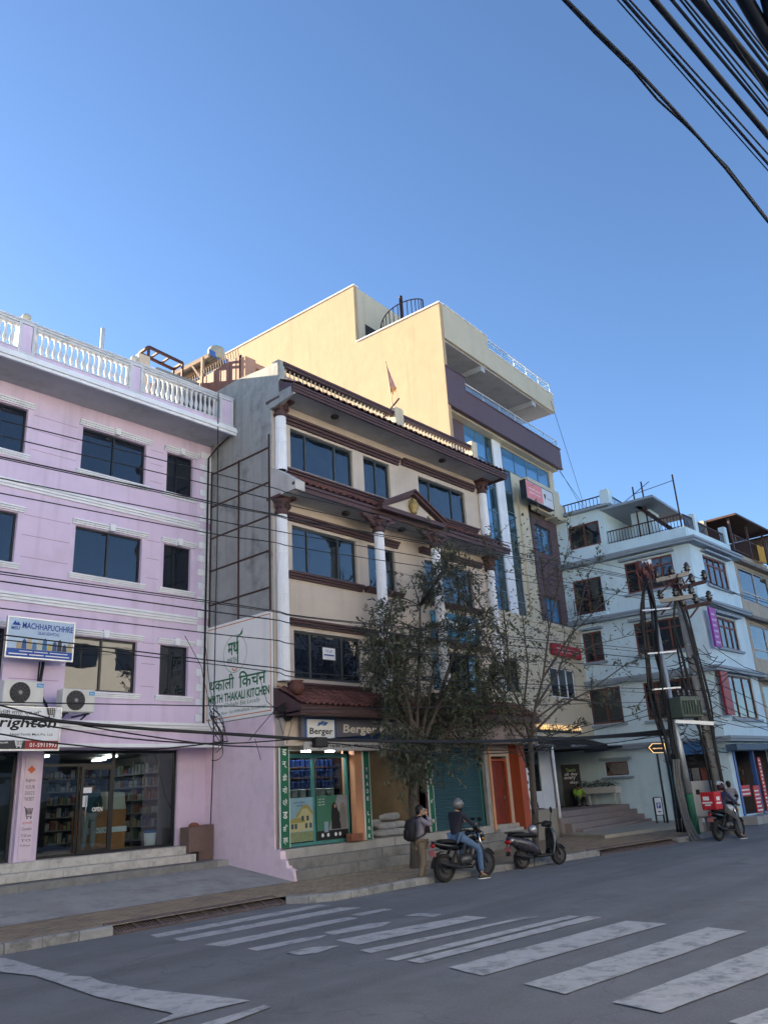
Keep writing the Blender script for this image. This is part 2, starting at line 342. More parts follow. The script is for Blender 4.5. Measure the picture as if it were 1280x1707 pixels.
# pavement: ochre pavers near the kerb
PZ = .13
front = [(-30,16.0),(13.95,16.0),(14.2,15.9),(25.1,15.9),(25.1,16.75),(27.7,16.75),(28,16.2),(36,16.8),(36,13.4),(31.6,12.9)]
ked = [(x, y+.12) for x, y in kerb_line[0]+kerb_line[1]+kerb_line[2]]
sheet('pavement', ked+front[::-1], PZ, pave)
b = MB(); b.add([(-30,16.0,PZ+.004),(14.14,16.0,PZ+.004),(14.14,18.45,.46),(-30,18.45,.46)], [(0,1,2,3)])
b.quad((-30,18.45,.46),(14.14,18.45,.46),(14.14,20,.46),(-30,20,.46)); b.build('forecourt', fore, kind='structure')
kerb = bpy.data.objects.new('kerb', None); COL.objects.link(kerb); kerb['kind'] = 'structure'; ROOT[kerb] = Matrix()
def kerb_run(pts, step=.62, drop=None):
    pts = [Vector((p[0], p[1], 0)) for p in pts]; seg = []
    for a, c in zip(pts, pts[1:]):
        n = max(1, round((c-a).length/step)); seg += [(a+(c-a)*i/n, a+(c-a)*(i+1)/n) for i in range(n)]
    for k, (a, c) in enumerate(seg):
        d = (c-a).normalized(); nrm = Vector((-d.y, d.x, 0)); g = .008; h = PZ+.018+rnd.uniform(-.006,.006)
        if drop and k < 2: h *= .45+.28*k
        w = .17; cv = .03; off = rnd.uniform(-.008,.008); mb = MB()
        p0 = a+d*g+nrm*off; p1 = c-d*g+nrm*off
        prof = [(0,-.05),(0,h-cv),(cv,h),(w,h),(w,-.05)]
        vs = [p0+nrm*u+Vector((0,0,z)) for u, z in prof]+[p1+nrm*u+Vector((0,0,z)) for u, z in prof]
        mb.add(vs, [(4,3,2,1,0),(5,6,7,8,9)]+[(i,(i+1)%5,5+(i+1)%5,5+i) for i in range(5)][:4])
        mb.build('kerb_stone', kerbm, kerb)
kerb_run([(2,13.9),(8.0,13.68)]); kerb_run(kerb_line[1]); kerb_run(kerb_line[2])
ironb = mat('rusty drain iron', (.13, .10, .095), .8, .3, 8, .4, 40)
def grate(p0, p1, depth, label, n=5):
    """grate panels sloping from the road up to the pavement in a gap of the kerb"""
    p0 = Vector((*p0, 0)); p1 = Vector((*p1, 0)); d = p1-p0; L = d.length; a = math.atan2(d.y, d.x)
    t = thing('drain_grate', label, 'grate', p0, a); T = local(t) @ Matrix.Translation((0,0,.012)) @ Matrix.Rotation(math.atan2(PZ,depth),4,'X')
    MB(T).box(0,L,.0,depth,-.12,-.045).build('drain_pit', dark, t)
    f = MB(T); f.box(0,L,-.02,.05,-.05,.02); f.box(0,L,depth-.05,depth+.01,-.05,.02)
    for i in range(n+1): f.box(L*i/n-.03, L*i/n+.03, .05, depth-.05, -.03, .024)
    f.build('grate_frame', ironb, t)
    for i in range(n):
        m = MB(T); x = L*i/n+.06
        while x < L*(i+1)/n-.05: m.box(x, x+.03, .05, depth-.05, -.02, .012); x += .062
        m.build('grate_bars', ironb, t)
    return t
grate((8.02,13.64),(11.84,13.70),.42,'long rusty iron drain grate let into the kerb before the pink house',n=8)
grate((22.37,12.28),(26.68,11.86),.5,'rusty iron drain grate in the kerb before the plaza steps',n=6)
# crossing stripes and other road paint: each its own worn sheet lying on the road
_zs = [0]
def stripe(px):
    P = [onz(*p) for p in px]; pts = []; _zs[0] += 1; z = .004+.0006*_zs[0]
    for i in range(len(P)):
        a, c = P[i], P[(i+1) % len(P)]; n = max(1, int((c-a).length/.12)); nr = Vector((a.y-c.y, c.x-a.x, 0)).normalized(); w = 0
        for k in range(n):
            if k: w = .6*w+rnd.gauss(0,.0045)
            q = a.lerp(c, k/n)+nr*w; pts.append((q.x, q.y, z))
    b = MB(); b.add(pts, [tuple(range(len(pts)))]); b.build('crossing_stripe', paintw, road)
for px in ([(250,1560),(530,1509),(552,1510),(262,1564)], [(287,1566),(565,1514),(602,1514),(304,1570)], [(342,1576),(540,1537),(582,1530),(597,1532),(374,1579)], [(583,1526),(640,1516),(655,1517),(600,1528)],
           [(412,1583),(505,1565),(545,1560),(532,1566),(428,1587)], [(540,1556),(615,1541),(652,1538),(636,1546),(556,1560)], [(675,1528),(695,1524),(737,1525),(723,1530)], [(560,1569),(776,1528),(813,1531),(596,1577)],
           [(476,1590),(520,1581),(566,1578),(530,1590),(500,1594)], [(600,1586),(717,1563),(864,1532),(900,1529),(858,1537),(618,1591)], [(642,1601),(948,1528),(968,1529),(661,1604)], [(678,1604),(980,1529),(1003,1531),(702,1608)],
           [(748,1615),(1044,1537),(1112,1542),(805,1629)], [(873,1643),(1179,1548),(1246,1555),(942,1660)], [(1021,1674),(1300,1572),(1400,1580),(1103,1692)], [(1215,1707),(1400,1640),(1480,1655),(1290,1725)],
           [(-40,1597),(10,1600),(70,1617),(115,1626),(105,1629),(150,1631),(170,1640),(240,1652),(330,1661),(417,1671),(330,1692),(250,1712),(235,1720),(290,1693),(230,1680),(160,1664),(120,1650),(60,1629),(20,1625),(-40,1618)], [(300,1722),(440,1679),(452,1682),(350,1720)]):
    stripe(px)
# steps before the grey house
gs = thing('shop_steps', 'worn grey concrete steps along the paint shop and shutter', 'steps', (19.5,16.3,PZ))
for k, (y0, z1) in enumerate(((16.5,.82),(16.22,.60),(15.93,.37))):
    x = 14.13
    while x < 24.9:
        x2 = min(24.95, x+rnd.uniform(1.6,2.4)); MB().box(x+.004, x2-.004, y0+rnd.uniform(-.008,.008), 16.9 if k == 0 else 16.54, .0+.002*k, z1+rnd.uniform(-.006,.004)).build('step_slab', conc2 if k == 0 else gray_step, gs, bevel=.012); x = x2
ps = thing('marble_steps', 'white veined marble steps before the family mart', 'steps', (9,18.8,.45))
for k, (y0, z0, z1, m) in enumerate(((19.2,.8,1.0,marble),(18.8,.62,.81,marble),(18.38,.30,.615,gray_step))):
    x = 3.; xe = 13.25 if k < 2 else 13.62
    while x < xe:
        x2 = min(xe, x+(rnd.uniform(1.5,2.6))); MB().box(x+.003, x2-.003, y0, 19.6-.003*k, z0, z1-.002*k).build('step_slab', m, ps, bevel=.01); x = x2
MB().box(13.26, 14.08, 18.5, 19.55, .3, .60).build('step_slab', conc2, ps, bevel=.02)

# ================================================================ pink house
YP = 19.6
ph = thing('pink_house', 'pink painted house with white window mouldings and white roof balustrade', 'house', (9,YP,.45))
rowsP = [(10.87,12.16),(7.93,9.24),(4.9,6.28)]; colsP = [(5.9,8.2),(9.75,11.75),(12.47,13.4)]
holes = [(a,b2,c,d) for (c,d) in rowsP for (a,b2) in colsP] + [(9.33,13.14,1.0,3.44),(4.2,8.78,1.0,3.40)]
b = MB(); b.wall(2,14.05,.4,12.76,YP,holes,.22)
b.quad((14.05,YP,.4),(14.05,31,.4),(14.05,31,12.76),(14.05,YP,12.76)); b.quad((2,31,.4),(2,YP,.4),(2,YP,12.76),(2,31,12.76)); b.quad((14.05,31,.4),(2,31,.4),(2,31,12.76),(14.05,31,12.76))
b.build('wall', pinkw, ph)
b = MB(); b.box(1.9,14.04,18.32,31.1,12.765,12.95); b.build('roof_slab', soffitm, ph)
b = MB()
for z0, z1, o in ((12.70,12.78,.05),(12.785,12.87,.09),(12.875,12.955,.05)): b.box(1.85,14.045+o*.0,18.32-o,18.34,z0,z1)
b.build('cornice', white, ph)
for zb in (9.98, 7.06):
    b = MB(); moulding(b, 2, 13.62, YP, zb-.10, zb+.11, .12, 3); b.build('string_course', white, ph)
for (c, d) in rowsP:
    for (a, e) in colsP:
        w = window(ph, I4, a, e, c, d, blackf, gl_dark, YP+.10, (.5,) if e-a > 1.5 else (.42,), fw=.05, room=False)
        h = MB(); moulding(h, a-.12, e+.14, YP, d+.03, d+.17, .12, 3); h.build('window_head', white, w)
        k = (a+e)/2; MB().prism([(k-.06,d+.0),(k+.06,d+.0),(k+.085,d+.2),(k-.085,d+.2)], YP-.15, YP+.01, 'y').build('keystone', white, w)
        s = MB(); moulding(s, a-.14, e+.12, YP, c-.16, c-.02, .11, 3); s.build('window_sill', white, w)
gro = mat('pink joint', (.40, .27, .37), .9)
for (c, d) in rowsP:
    for zz in (c+.2, (c+d)/2+.12, d+.0 if d < 12 else d-.1):
        b = MB()
        for xa, xb in ((8.36,9.6),(11.9,12.32)): b.box(xa, xb, YP-.003, YP+.01, zz-.008, zz+.008)
        b.build('wall_joint', gro, ph)
z = 4.2; i = 0
while z < 12.5:
    if not (9.85 < z+.1 < 10.1 or 6.95 < z+.1 < 7.2):
        ww = .40 if i % 2 == 0 else .24
        MB().box(14.05-ww, 14.052, YP-.035, YP+.02, z+.008, z+.205).build('quoin', white, ph)
    z += .213; i += 1
# balustrade
bal = MB(); bal.box(1.9,14.0,18.36,18.55,12.957,13.10); bb = bal.build('balustrade', pinkw, ph)
b = MB()
for (xa, xb) in ((1.9,7.24),(7.67,10.38),(10.79,13.47)):
    b.box(xa,xb,18.34,18.57,13.103,13.14)
    for z0, z1, o in ((13.80,13.86,.0),(13.865,13.92,.03),(13.925,13.97,.05)): b.box(xa,xb,18.37-o,18.54+o,z0,z1)
b.build('rail', white_toned, bb)
bprof = [(.045,0),(.045,.05),(.03,.07),(.04,.12),(.062,.2),(.06,.27),(.035,.36),(.024,.45),(.03,.52),(.042,.55),(.026,.57),(.045,.61),(.045,.66)]
bm0 = None
def balusters(parent, xs, y, z, H, m, base=None):
    me = None
    for x in xs:
        if me is None:
            mb = MB(); mb.lathe([(r*H/.66, zz*H/.66) for r, zz in bprof], (0,0,0), 8); o = mb.build('baluster', m, parent, local=True); me = o.data
        else: o = link('baluster', me, parent)
        o.location = ROOT[parent].inverted() @ Vector((x, y, z))
balusters(bb, [6.3+.163*i for i in range(6)], 18.455, 13.14, .66, white_toned)
balusters(bb, [7.75+.163*i for i in range(17)], 18.455, 13.14, .66, white_toned)
balusters(bb, [10.87+.163*i for i in range(16)], 18.455, 13.14, .66, white_toned)
for (xa, xb) in ((7.24,7.67),(10.38,10.79),(13.47,13.97)):
    p = MB(); p.box(xa,xb,18.38,18.6,12.957,13.96); p.box(xa-.02,xb+.02,18.34,18.64,13.962,14.0)
    for (u0,u1,w0,w1) in ((xa,xa+.07,12.96,13.95),(xb-.07,xb,12.96,13.95),(xa+.07,xb-.07,12.96,13.05),(xa+.07,xb-.07,13.86,13.95)): p.box(u0,u1,18.34,18.379,w0,w1)
    po = p.build('parapet_post', white_toned, bb); MB().box(xa+.08,xb-.08,18.365,18.378,13.06,13.85).build('panel', pinkw, po)
for x in (7.45,10.585): MB().ell((x,18.49,14.12),(.13,.13,.13)).build('finial_ball', mat('stone ball', (.5,.47,.4), .8, .15, 9), bb)
# canopy over the shops
b = MB(); b.box(2,13.93,18.75,19.595,3.50,3.98); b.build('canopy', pinkw, ph)
b = MB(); b.box(1.98,13.95,18.70,18.75,3.44,3.53)
for z0, z1, o in ((3.84,3.91,.04),(3.915,3.985,.08),(3.99,4.06,.12)): b.box(1.98,13.96,18.75-o,19.594,z0,z1)
b.build('canopy_moulding', white, ph)
# shop interior
shopw = mat('shop inside wall', (.12,.115,.11), .8, .1); shelfm = mat('grey shelf', (.16,.16,.155), .6)
b = MB(); b.quad((9.0,24,1.0),(13.4,24,1.0),(13.4,24,3.42),(9.0,24,3.42)); b.quad((13.4,19.83,1.0),(13.4,19.83,3.42),(13.4,24,3.42),(13.4,24,1.0)); b.quad((9.0,24,1.0),(9.0,24,3.42),(9.0,19.83,3.42),(9.0,19.83,1.0))
b.quad((9,19.83,3.42),(9,24,3.42),(13.4,24,3.42),(13.4,19.83,3.42)); b.build('shop_room', shopw, ph)
MB().quad((2,19.6,1.002),(14,19.6,1.002),(14,24.2,1.002),(2,24.2,1.002)).build('shop_floor', granite, ph)
b = MB(); b.quad((4,22.5,1.0),(8.8,22.5,1.0),(8.8,22.5,3.4),(4,22.5,3.4)); b.quad((4,19.82,3.39),(4,22.5,3.39),(8.8,22.5,3.39),(8.8,19.82,3.39)); b.quad((8.8,22.5,1.0),(8.8,19.83,1.0),(8.8,19.83,3.4),(8.8,22.5,3.4)); b.build('shop_room', shopw, ph)
sf = MB()
for x in (9.36,11.24,13.06): sf.box(x,x+.07,19.66,19.74,1.005,3.43)
sf.box(9.36,13.13,19.66,19.74,3.36,3.435); sf.box(9.36,13.13,19.67,19.73,1.005,1.07); sf.box(9.36,11.24,19.67,19.73,3.06,3.12); sf.box(10.32,10.37,19.67,19.73,1.07,3.06)
sfo = sf.build('shop_front', blackf, ph)
for (a,c,d,e) in ((9.43,10.32,1.07,3.06),(11.31,13.06,1.07,3.36),(9.43,11.24,3.12,3.36)): MB().box(a,c,19.69,19.70,d,e).build('pane', gl_clear, sfo)
dr = MB(); dr.box(10.38,10.45,19.6,19.65,1.03,3.05); dr.box(11.16,11.235,19.6,19.65,1.03,3.05); dr.box(10.45,11.16,19.601,19.649,1.03,1.12); dr.box(10.45,11.16,19.601,19.649,2.97,3.05)
do = dr.build('shop_door', blackf, ph); MB().box(10.45,11.16,19.62,19.63,1.12,2.97).build('pane', gl_clear, do)
MB().tube([(10.52,19.55,1.75),(10.52,19.55,2.35)],.016,8).build('handle', steel, do)
letter(do, 'OPEN', wtext, I4, 10.72,11.0,1.98,2.08, 19.612, .02)
MB().box(10.46,10.68,19.612,19.616,2.42,2.55).build('notice', signw, do); MB().box(10.44,10.58,19.608,19.612,2.10,2.36).build('notice', signw, do)
sl = MB()
for x in (4.22,6.4,8.70): sl.box(x,x+.07,19.66,19.74,1.005,3.39)
sl.box(4.22,8.77,19.66,19.74,3.32,3.395); sl.box(4.22,8.77,19.67,19.73,1.005,1.08); slo = sl.build('shop_front', blackf, ph)
MB().box(4.3,8.70,19.69,19.70,1.08,3.32).build('pane', gl_clear, slo)
# pillar with its painted slogan
pl = MB(); pl.box(8.80,9.31,19.45,19.63,1.0,3.42); plo = pl.build('pillar', pinkw, ph)
MB().box(8.88,9.19,19.435,19.449,1.05,3.30).build('slogan_panel', mat('pale pink panel', (.66,.55,.64), .6, .04), plo)
MB().prism([(9.035,3.08),(9.13,2.99),(9.035,2.90),(8.94,2.99)], 19.43, 19.434, 'y').build('emblem', mat('orange print', (.62,.14,.05), .6), plo)
for t_, zt, hh, mm in (('Brighton',2.70,.09,ktext),('YOUR',2.56,.08,ktext),('CHOICE IS',2.43,.08,ktext),('THE BEST',2.30,.08,ktext),('स्टेशनरी',1.78,.07,red),('Cosmetics',1.66,.07,ktext),('7:30 am',1.52,.06,ktext),('TO',1.42,.05,ktext),('9:30 pm',1.30,.06,ktext)):
    letter(plo, t_, mm, I4, 8.92, 9.15, zt, zt+hh, 19.432)
ct = MB(); ct.bar((8.93,19.43,2.17),(8.97,19.43,2.14),.012); ct.bar((8.97,19.43,2.14),(9.0,19.43,1.96),.012); ct.bar((9.0,19.43,1.96),(9.13,19.43,1.96),.012)
for i in range(5): ct.bar((8.975+.005*i,19.43,2.13-.03*i),(9.15-.006*i,19.43,2.13-.03*i),.008)
for i in range(5): ct.bar((8.99+.035*i,19.43,2.13),(9.0+.03*i,19.43,2.0),.008)
for x in (9.02,9.11): ct.ell((x,19.43,1.925),(.018,.008,.018),8,5)
ct.build('cart_emblem', ktext, plo)
# drain pipe and cables down the corner
b = MB(); b.tube([(13.92,18.5,12.7),(13.93,19.1,12.55),(13.9,19.5,12.3),(13.9,19.52,4.1)], .03, 6); b.build('drain_pipe', rubber, ph)
tube_l = emit('lit tube lamp', (1, .97, .9), 4)
for (x, y) in ((9.75,20.4),(11.75,20.6),(12.2,22)):
    o = MB().box(x, x+.16, y, y+.5, 3.34, 3.38).build('tube_lamp', tube_l); tag(o, 'lit white tube lamp on the ceiling of the family mart', 'lamp', 'tube lamps in the family mart')
# goods in the shop
def stack_shelf(root, x0, x1, y, z0, zs, depth=.35, axis='x'):
    b = MB()
    for zz in zs: b.box(x0, x1, y, y+depth, zz, zz+.03)
    for x in (x0, (x0+x1)/2, x1-.03): b.box(x, x+.03, y-.004, y+depth-.01, z0, zs[-1]+.35)
    return b
s1 = thing('shop_shelf', 'tall grey shelf rack behind the glass of the family mart', 'shelf', (12.2,23.4,1.0)); stack_shelf(s1, 11.3,13.3,23.5,1.003,[1.15,1.5,1.85,2.2,2.55,2.9]).build('rack', shelfm, s1)
s2 = thing('shop_shelf', 'grey side shelf along the right wall of the family mart', 'shelf', (13.2,21.5,1.0))
T2 = frame((13.36,20.3,0), PI/2); stack_shelf(s2, 0,2.6,0,1.003,[1.15,1.5,1.85,2.2,2.55,2.9]).build('rack', shelfm, s2)
s2.children[0].data.transform(ROOT[s2] .inverted() @ T2 @ ROOT[s2])
gcols = [mat('goods %d' % i, c, .5, .15, 8) for i, c in enumerate([(.16,.05,.04),(.19,.16,.09),(.06,.08,.13),(.20,.20,.19),(.07,.10,.07),(.15,.09,.06),(.24,.23,.21)])]
for zz in (1.18,1.53,1.88,2.23,2.58,2.93):
    x = 11.36
    while x < 13.1:
        w = rnd.uniform(.05,.16); h = rnd.uniform(.08,.28)
        tag(MB().box(x, x+w*.9, 23.52, 23.75, zz+.002, zz+h).build('goods_box', rnd.choice(gcols)), 'boxed goods standing on the back shelf of the family mart', 'box', 'goods on the family mart shelves'); x += w+.02
    y = 20.35
    while y < 22.8:
        w = rnd.uniform(.1,.22); h = rnd.uniform(.12,.27)
        tag(MB().box(13.05, 13.30, y, y+w*.9, zz+.002, zz+h).build('goods_box', rnd.choice(gcols)), 'boxed goods standing on the side shelf of the family mart', 'box', 'goods on the family mart side shelf'); y += w+.03
ctr = thing('shop_counter', 'orange brown shop counter with a pale stripe behind the glass', 'counter', (11.6,20.5,1.0))
cw = mat('counter laminate', (.40,.17,.06), .5, .12, 4); MB().box(10.9,12.1,20.35,20.9,1.003,2.0).build('body', cw, ctr, bevel=.01); MB().box(10.88,12.12,20.33,20.34,1.45,1.58).build('stripe', signw, ctr); letter(ctr,'COUNTER',ktext,I4,10.95,11.55,1.46,1.56,20.325)
MB().prism([(11.55,2.005),(12.12,2.005),(12.05,2.42),(11.5,2.45)], 20.4, 20.8, 'y').build('counter_hood', mat('cream plastic',(.5,.49,.42),.5), ctr)
bk = thing('bucket', 'white plastic bucket with a blue lid inside the family mart', 'bucket', (12.75,20.2,1.0)); T=local(bk)
MB(T).lathe([(.13,.003),(.16,.36)],(0,0,0),14).build('pail', signw, bk); MB(T).lathe([(.168,.362),(.168,.40),(.1,.43)],(0,0,0),14).build('lid', mat('blue lid',(.05,.15,.4),.5), bk)
MB().box(10.4,11.0,22.6,23.3,1.003,2.9).build('fridge', blackf)
tag(bpy.data.objects['fridge'], 'black upright fridge in the dark of the family mart', 'fridge')
# electric meter box
mb_ = thing('meter_box', 'brown metal meter boxes at the pink wall beside the marble steps', 'meter box', (13.6,19.2,.6)); brownb = mat('brown box paint', (.17,.115,.10), .6, .15, 5, dirt=((.08,.05,.04),.5))
b = MB(); b.box(13.2,13.68,19.05,19.5,.83,1.45); b.build('cabinet', brownb, mb_, bevel=.015); b = MB(); b.box(13.55,14.02,19.12,19.52,.605,1.48); b.build('cabinet', brownb, mb_, bevel=.015)
MB().box(13.70,13.98,19.112,19.119,.7,1.3).build('door', brownb, mb_); MB().lathe([(.14,0),(.13,.06),(.06,.1)],(13.5,19.3,1.452),12).build('cap', mat('rusty cap',(.2,.08,.05),.9), mb_)
# air conditioners
def aircon(x0, x1, z0, z1, y, label):
    t = thing('air_conditioner', label, 'air conditioner', ((x0+x1)/2, y, z0)); acw = mat('aircon casing', (.62,.62,.58), .5, .06, 4, streak=.2)
    MB().box(x0,x1,y-.32,y,z0,z1).build('casing', acw, t, bevel=.02)
    c = ((x0+x0+(x1-x0)*.80)/2, y-.325, (z0+z1)/2); r = (z1-z0)*.43; ax = Matrix.Rotation(PI/2,3,'X')
    MB().lathe([(r,0),(r,.012)], c, 28, ax).build('fan_guard_plate', mat('fan dark',(.02,.02,.022),.5), t)
    g = MB()
    for k in range(1,7):
        rr = r*k/6.5; g.tube([(c[0]+rr*math.cos(a*PI/12), y-.345, c[2]+rr*math.sin(a*PI/12)) for a in range(25)], .006, 4, False)
    for a in range(12): g.bar((c[0],y-.345,c[2]),(c[0]+r*math.cos(a*PI/6),y-.345,c[2]+r*math.sin(a*PI/6)),.008)
    g.build('fan_guard', mat('fan guard',(.10,.10,.105),.5), t); MB().lathe([(.05,0),(.04,.03)],(c[0],y-.34,c[2]),12,ax).build('hub', mat('hub grey',(.3,.3,.3),.5), t)
    MB().box(x1-(x1-x0)*.20,x1-.02,y-.326,y-.321,z1-.14,z1-.05).build('badge', mat('badge blue',(.05,.3,.6),.4), t); letter(t,'Midea',wtext,I4,x1-(x1-x0)*.18,x1-.035,z1-.115,z1-.075,y-.329)
    s = MB()
    for x in (x0+.15,x1-.15): s.bar((x,y-.34,z0-.03),(x,YP,z0-.03),.04); s.bar((x,y-.2,z0-.05),(x,YP,z0-.3),.03)
    s.build('bracket', blackf, t); return t
aircon(7.86,8.80,4.36,4.91,18.95,'cream air conditioner unit beneath the sewing signboard')
aircon(9.33,10.17,4.26,4.81,19.1,'cream air conditioner unit beside the window sill, above the pink canopy')
b = MB(); b.tube([(9.05,19.35,5.5),(9.0,19.35,4.9),(9.1,19.3,4.6),(9.3,19.3,4.3)],.03,6); b.tube([(9.1,19.4,5.5),(9.06,19.4,5.0),(8.85,19.3,4.6)],.022,6); b.tube([(9.0,19.42,5.5),(8.98,19.4,4.7),(9.25,19.35,4.5)],.02,6)
tag(b.build('aircon_pipes', rubber), 'black lagged pipes running between the two air conditioners', 'pipes')
# signboards of the pink house
def board(name, T, x0, x1, z0, z1, m, label, thick=.08, y=0., cat='sign', edge=None, group=None):
    o = T @ Vector(((x0+x1)/2, y, z0)); t = thing(name, label, cat, o, 0, group)
    MB(T).box(x0,x1,y,y+thick,z0,z1).build('board', m, t, bevel=.006)
    if edge:
        e = MB(T); w = .03
        for (a,c,d,f) in ((x0-w,x1+w,z0-w,z0),(x0-w,x1+w,z1,z1+w),(x0-w,x0,z0,z1),(x1,x1+w,z0,z1)): e.box(a,c,y-.01,y+thick,d,f)
        e.build('edging', edge, t)
    return t
Tm = frame((8.02,19.08,0), .0)
ms = board('tailoring_signboard', Tm, 0,1.62,5.53,6.45, mat('sky print',(.42,.55,.68),.4,.12,1.5), 'blue and white sewing workshop signboard with drawn bags', edge=steel)
b = MB(Tm); b.box(.005,1.615,-.006,0,5.535,5.72); b.build('stripe', mat('blue print',(.02,.08,.33),.5), ms)
letter(ms,'MACHHAPUCHHRE',btext,Tm,.33,1.60,6.21,6.36,-.006,.02); letter(ms,'SILAI UDHYOG',btext,Tm,.72,1.25,6.09,6.17,-.006,.01); letter(ms,'MSU',btext,Tm,.07,.27,6.16,6.24,-.006,.02)
MB(Tm).add([(.08,-.006,6.27),(.15,-.006,6.38),(.19,-.006,6.32),(.22,-.006,6.36),(.29,-.006,6.27)],[(0,1,2,3,4)]).build('emblem', btext, ms)
for (xa, xb, zz, hh) in ((.3,.62,5.655,.02),(.66,1.0,5.655,.02),(1.05,1.5,5.655,.02),(.06,.5,5.58,.025),(.55,.9,5.58,.025),(.95,1.55,5.58,.025)): MB(Tm).box(xa,xb,-.009,-.006,zz,zz+hh).build('print_line', wtext, ms)
bagc = [(.45,.35,.2),(.04,.1,.25),(.5,.42,.25),(.1,.2,.35),(.5,.5,.4),(.05,.15,.3),(.5,.42,.15),(.06,.1,.2),(.05,.05,.06),(.05,.06,.09),(.45,.38,.2)]
for i, c in enumerate(bagc):
    x = .22+.125*i; hh = .18+.06*((i*7) % 3); MB(Tm).add([(x,-.007-.0004*i,5.725),(x+.12,-.007-.0004*i,5.725),(x+.11,-.007-.0004*i,5.725+hh*.8),(x+.06,-.007-.0004*i,5.725+hh),(x+.015,-.007-.0004*i,5.725+hh*.8)],[(0,1,2,3,4)]).build('bag_print', mat('bag %d'%i,c,.5), ms)
b = MB(); b.bar((8.3,19.16,6.3),(8.3,YP,6.3),.04); b.bar((9.4,19.16,6.3),(9.4,YP,6.3),.04); b.bar((8.3,19.16,5.7),(8.3,YP,5.7),.04); b.bar((9.4,19.16,5.7),(9.4,YP,5.7),.04); b.build('bracket', iron, ms)
Tb = frame((5.2,18.28,0), 0)
bs = board('mart_signboard', Tb, 0,3.86,3.36,4.26, signw, 'white family mart signboard with slanted black lettering and red corner', edge=steel)
letter(bs,'ब्राइटन नेपाल फेमिली मार्ट प्रा.लि.',ktext,Tb,1.6,3.42,4.08,4.20,-.006,.005); letter(bs,'Brighton',ktext,Tb,2.22,3.74,3.76,4.05,-.006,.02,.25); letter(bs,'Nepal Family Mart Pvt. Ltd.',ktext,Tb,2.75,3.72,3.64,3.71,-.006,.005)
MB(Tb).box(.005,3.1,-.006,0,3.37,3.55).build('stripe', mat('dark print',(.03,.03,.035),.5), bs); MB(Tb).box(3.1,3.855,-.006,0,3.37,3.55).build('phone_panel', mat('dark red print',(.30,.03,.03),.5), bs)
letter(bs,'01-5911993',wtext,Tb,3.2,3.82,3.41,3.50,-.01,.01); letter(bs,'Maharajgunj-Chakrapath',wtext,Tb,1.9,2.72,3.475,3.53,-.01); letter(bs,'Kathmandu, Nepal',wtext,Tb,1.9,2.5,3.40,3.45,-.01)
for (x, z, s, m) in ((3.5,4.06,.24,ktext),(2.85,3.385,.18,wtext)):
    c = MB(Tb); y = -.012; c.bar((x-.1*s,y,z+s),(x+.1*s,y,z+.95*s),.014); c.bar((x+.1*s,y,z+.95*s),(x+.3*s,y,z+.25*s),.014); c.bar((x+.3*s,y,z+.25*s),(x+.95*s,y,z+.25*s),.014)
    for i in range(4): c.bar((x+(.15+.04*i)*s,y,z+(.85-.17*i)*s),(x+(1.1-.05*i)*s,y,z+(.85-.17*i)*s),.01)
    for i in range(4): c.bar((x+(.25+.2*i)*s,y,z+.85*s),(x+(.35+.17*i)*s,y,z+.33*s),.01)
    for u in (.4,.85): c.ell((x+u*s,y,z+.1*s),(.08*s,.008,.08*s),8,5)
    c.build('cart_emblem', m, bs)
# roof clutter on the pink house
b = MB(); b.tube([(0,0,0),(0,0,3.3)],.07,10); pp = ony(171,560,22.5)
b.T = Matrix(); b = MB(); b.tube([(pp.x,22.5,12.96),(pp.x,22.5,pp.z+.3)],.07,10); tag(b.build('vent_pipe', mat('pale pipe',(.6,.6,.58),.5)), 'pale vent pipe standing up behind the pink house balustrade', 'pipe')
# ================================================================ beige house with white columns (its left side bare concrete)
YG = 16.65; XL, XR = 14.1, 24.78
gh = thing('beige_house', 'beige four storey house with white columns, brown eaves and a pediment', 'house', (19.4,YG,.15))
colsG = [(14.81,17.48),(18.0,19.29),(20.82,23.55)]; rowsG = [(11.34,12.62),(8.15,9.52),(5.1,6.43)]
holes = [(a,c,d,e) for (d,e) in rowsG for (a,c) in colsG] + [(14.44,16.79,.82,3.22),(17.34,20.02,.82,3.22),(20.24,23.06,.82,3.30),(23.36,24.56,.70,3.0)]
b = MB(); b.wall(XL,XR,.6,13.4,YG,holes,.24); b.quad((XR,YG,.2),(XR,29,.2),(XR,29,13.4),(XR,YG,13.4)); b.quad((XR,29,.2),(XL,29,.2),(XL,29,13.4),(XR,29,13.4)); b.build('wall', beige, gh)
# bare concrete side with its panel of thin brown battens
b = MB(); b.prism([(YG+.004,4.12),(29,4.12),(29,14.68),(18.2,14.66),(16.5,14.46),(16.3,14.44),(16.3,13.42),(15.6,13.42),(15.6,13.3),(YG+.004,13.0)], XL-.05, XL+.16, 'x'); b.build('side_wall', conc, gh)
b = MB(); b.prism([(YG+.003,.1),(29,.3),(29,4.115),(YG+.003,4.115)], XL-.055, XL+.15, 'x'); b.prism([(16.64,.1),(16.64,.85),(16.45,.80),(16.42,.62),(16.25,.58),(16.2,.42),(15.98,.36),(15.93,.1)], XL-.055, XL+.12, 'x')
b.build('painted_side_wall', mat('worn pink paint', (.80,.64,.73), .8, .06, 1.5, .2, 60, streak=.12, dirt=((.55,.42,.46),.4), dscale=1.6), gh)
gr = MB()
for yy in (19.5, 18.13, 16.72): gr.box(XL-.085, XL-.051, yy-.02, yy+.02, 6.93 if yy > 19 else 6.9, 11.83 if yy > 17 else 12.2)
for zz in (11.78, 10.68, 9.65, 8.62, 7.56): gr.box(XL-.09, XL-.086+.036, 16.7, 19.52, zz-.018, zz+.018)
gr.build('batten_grid', iron, gh)
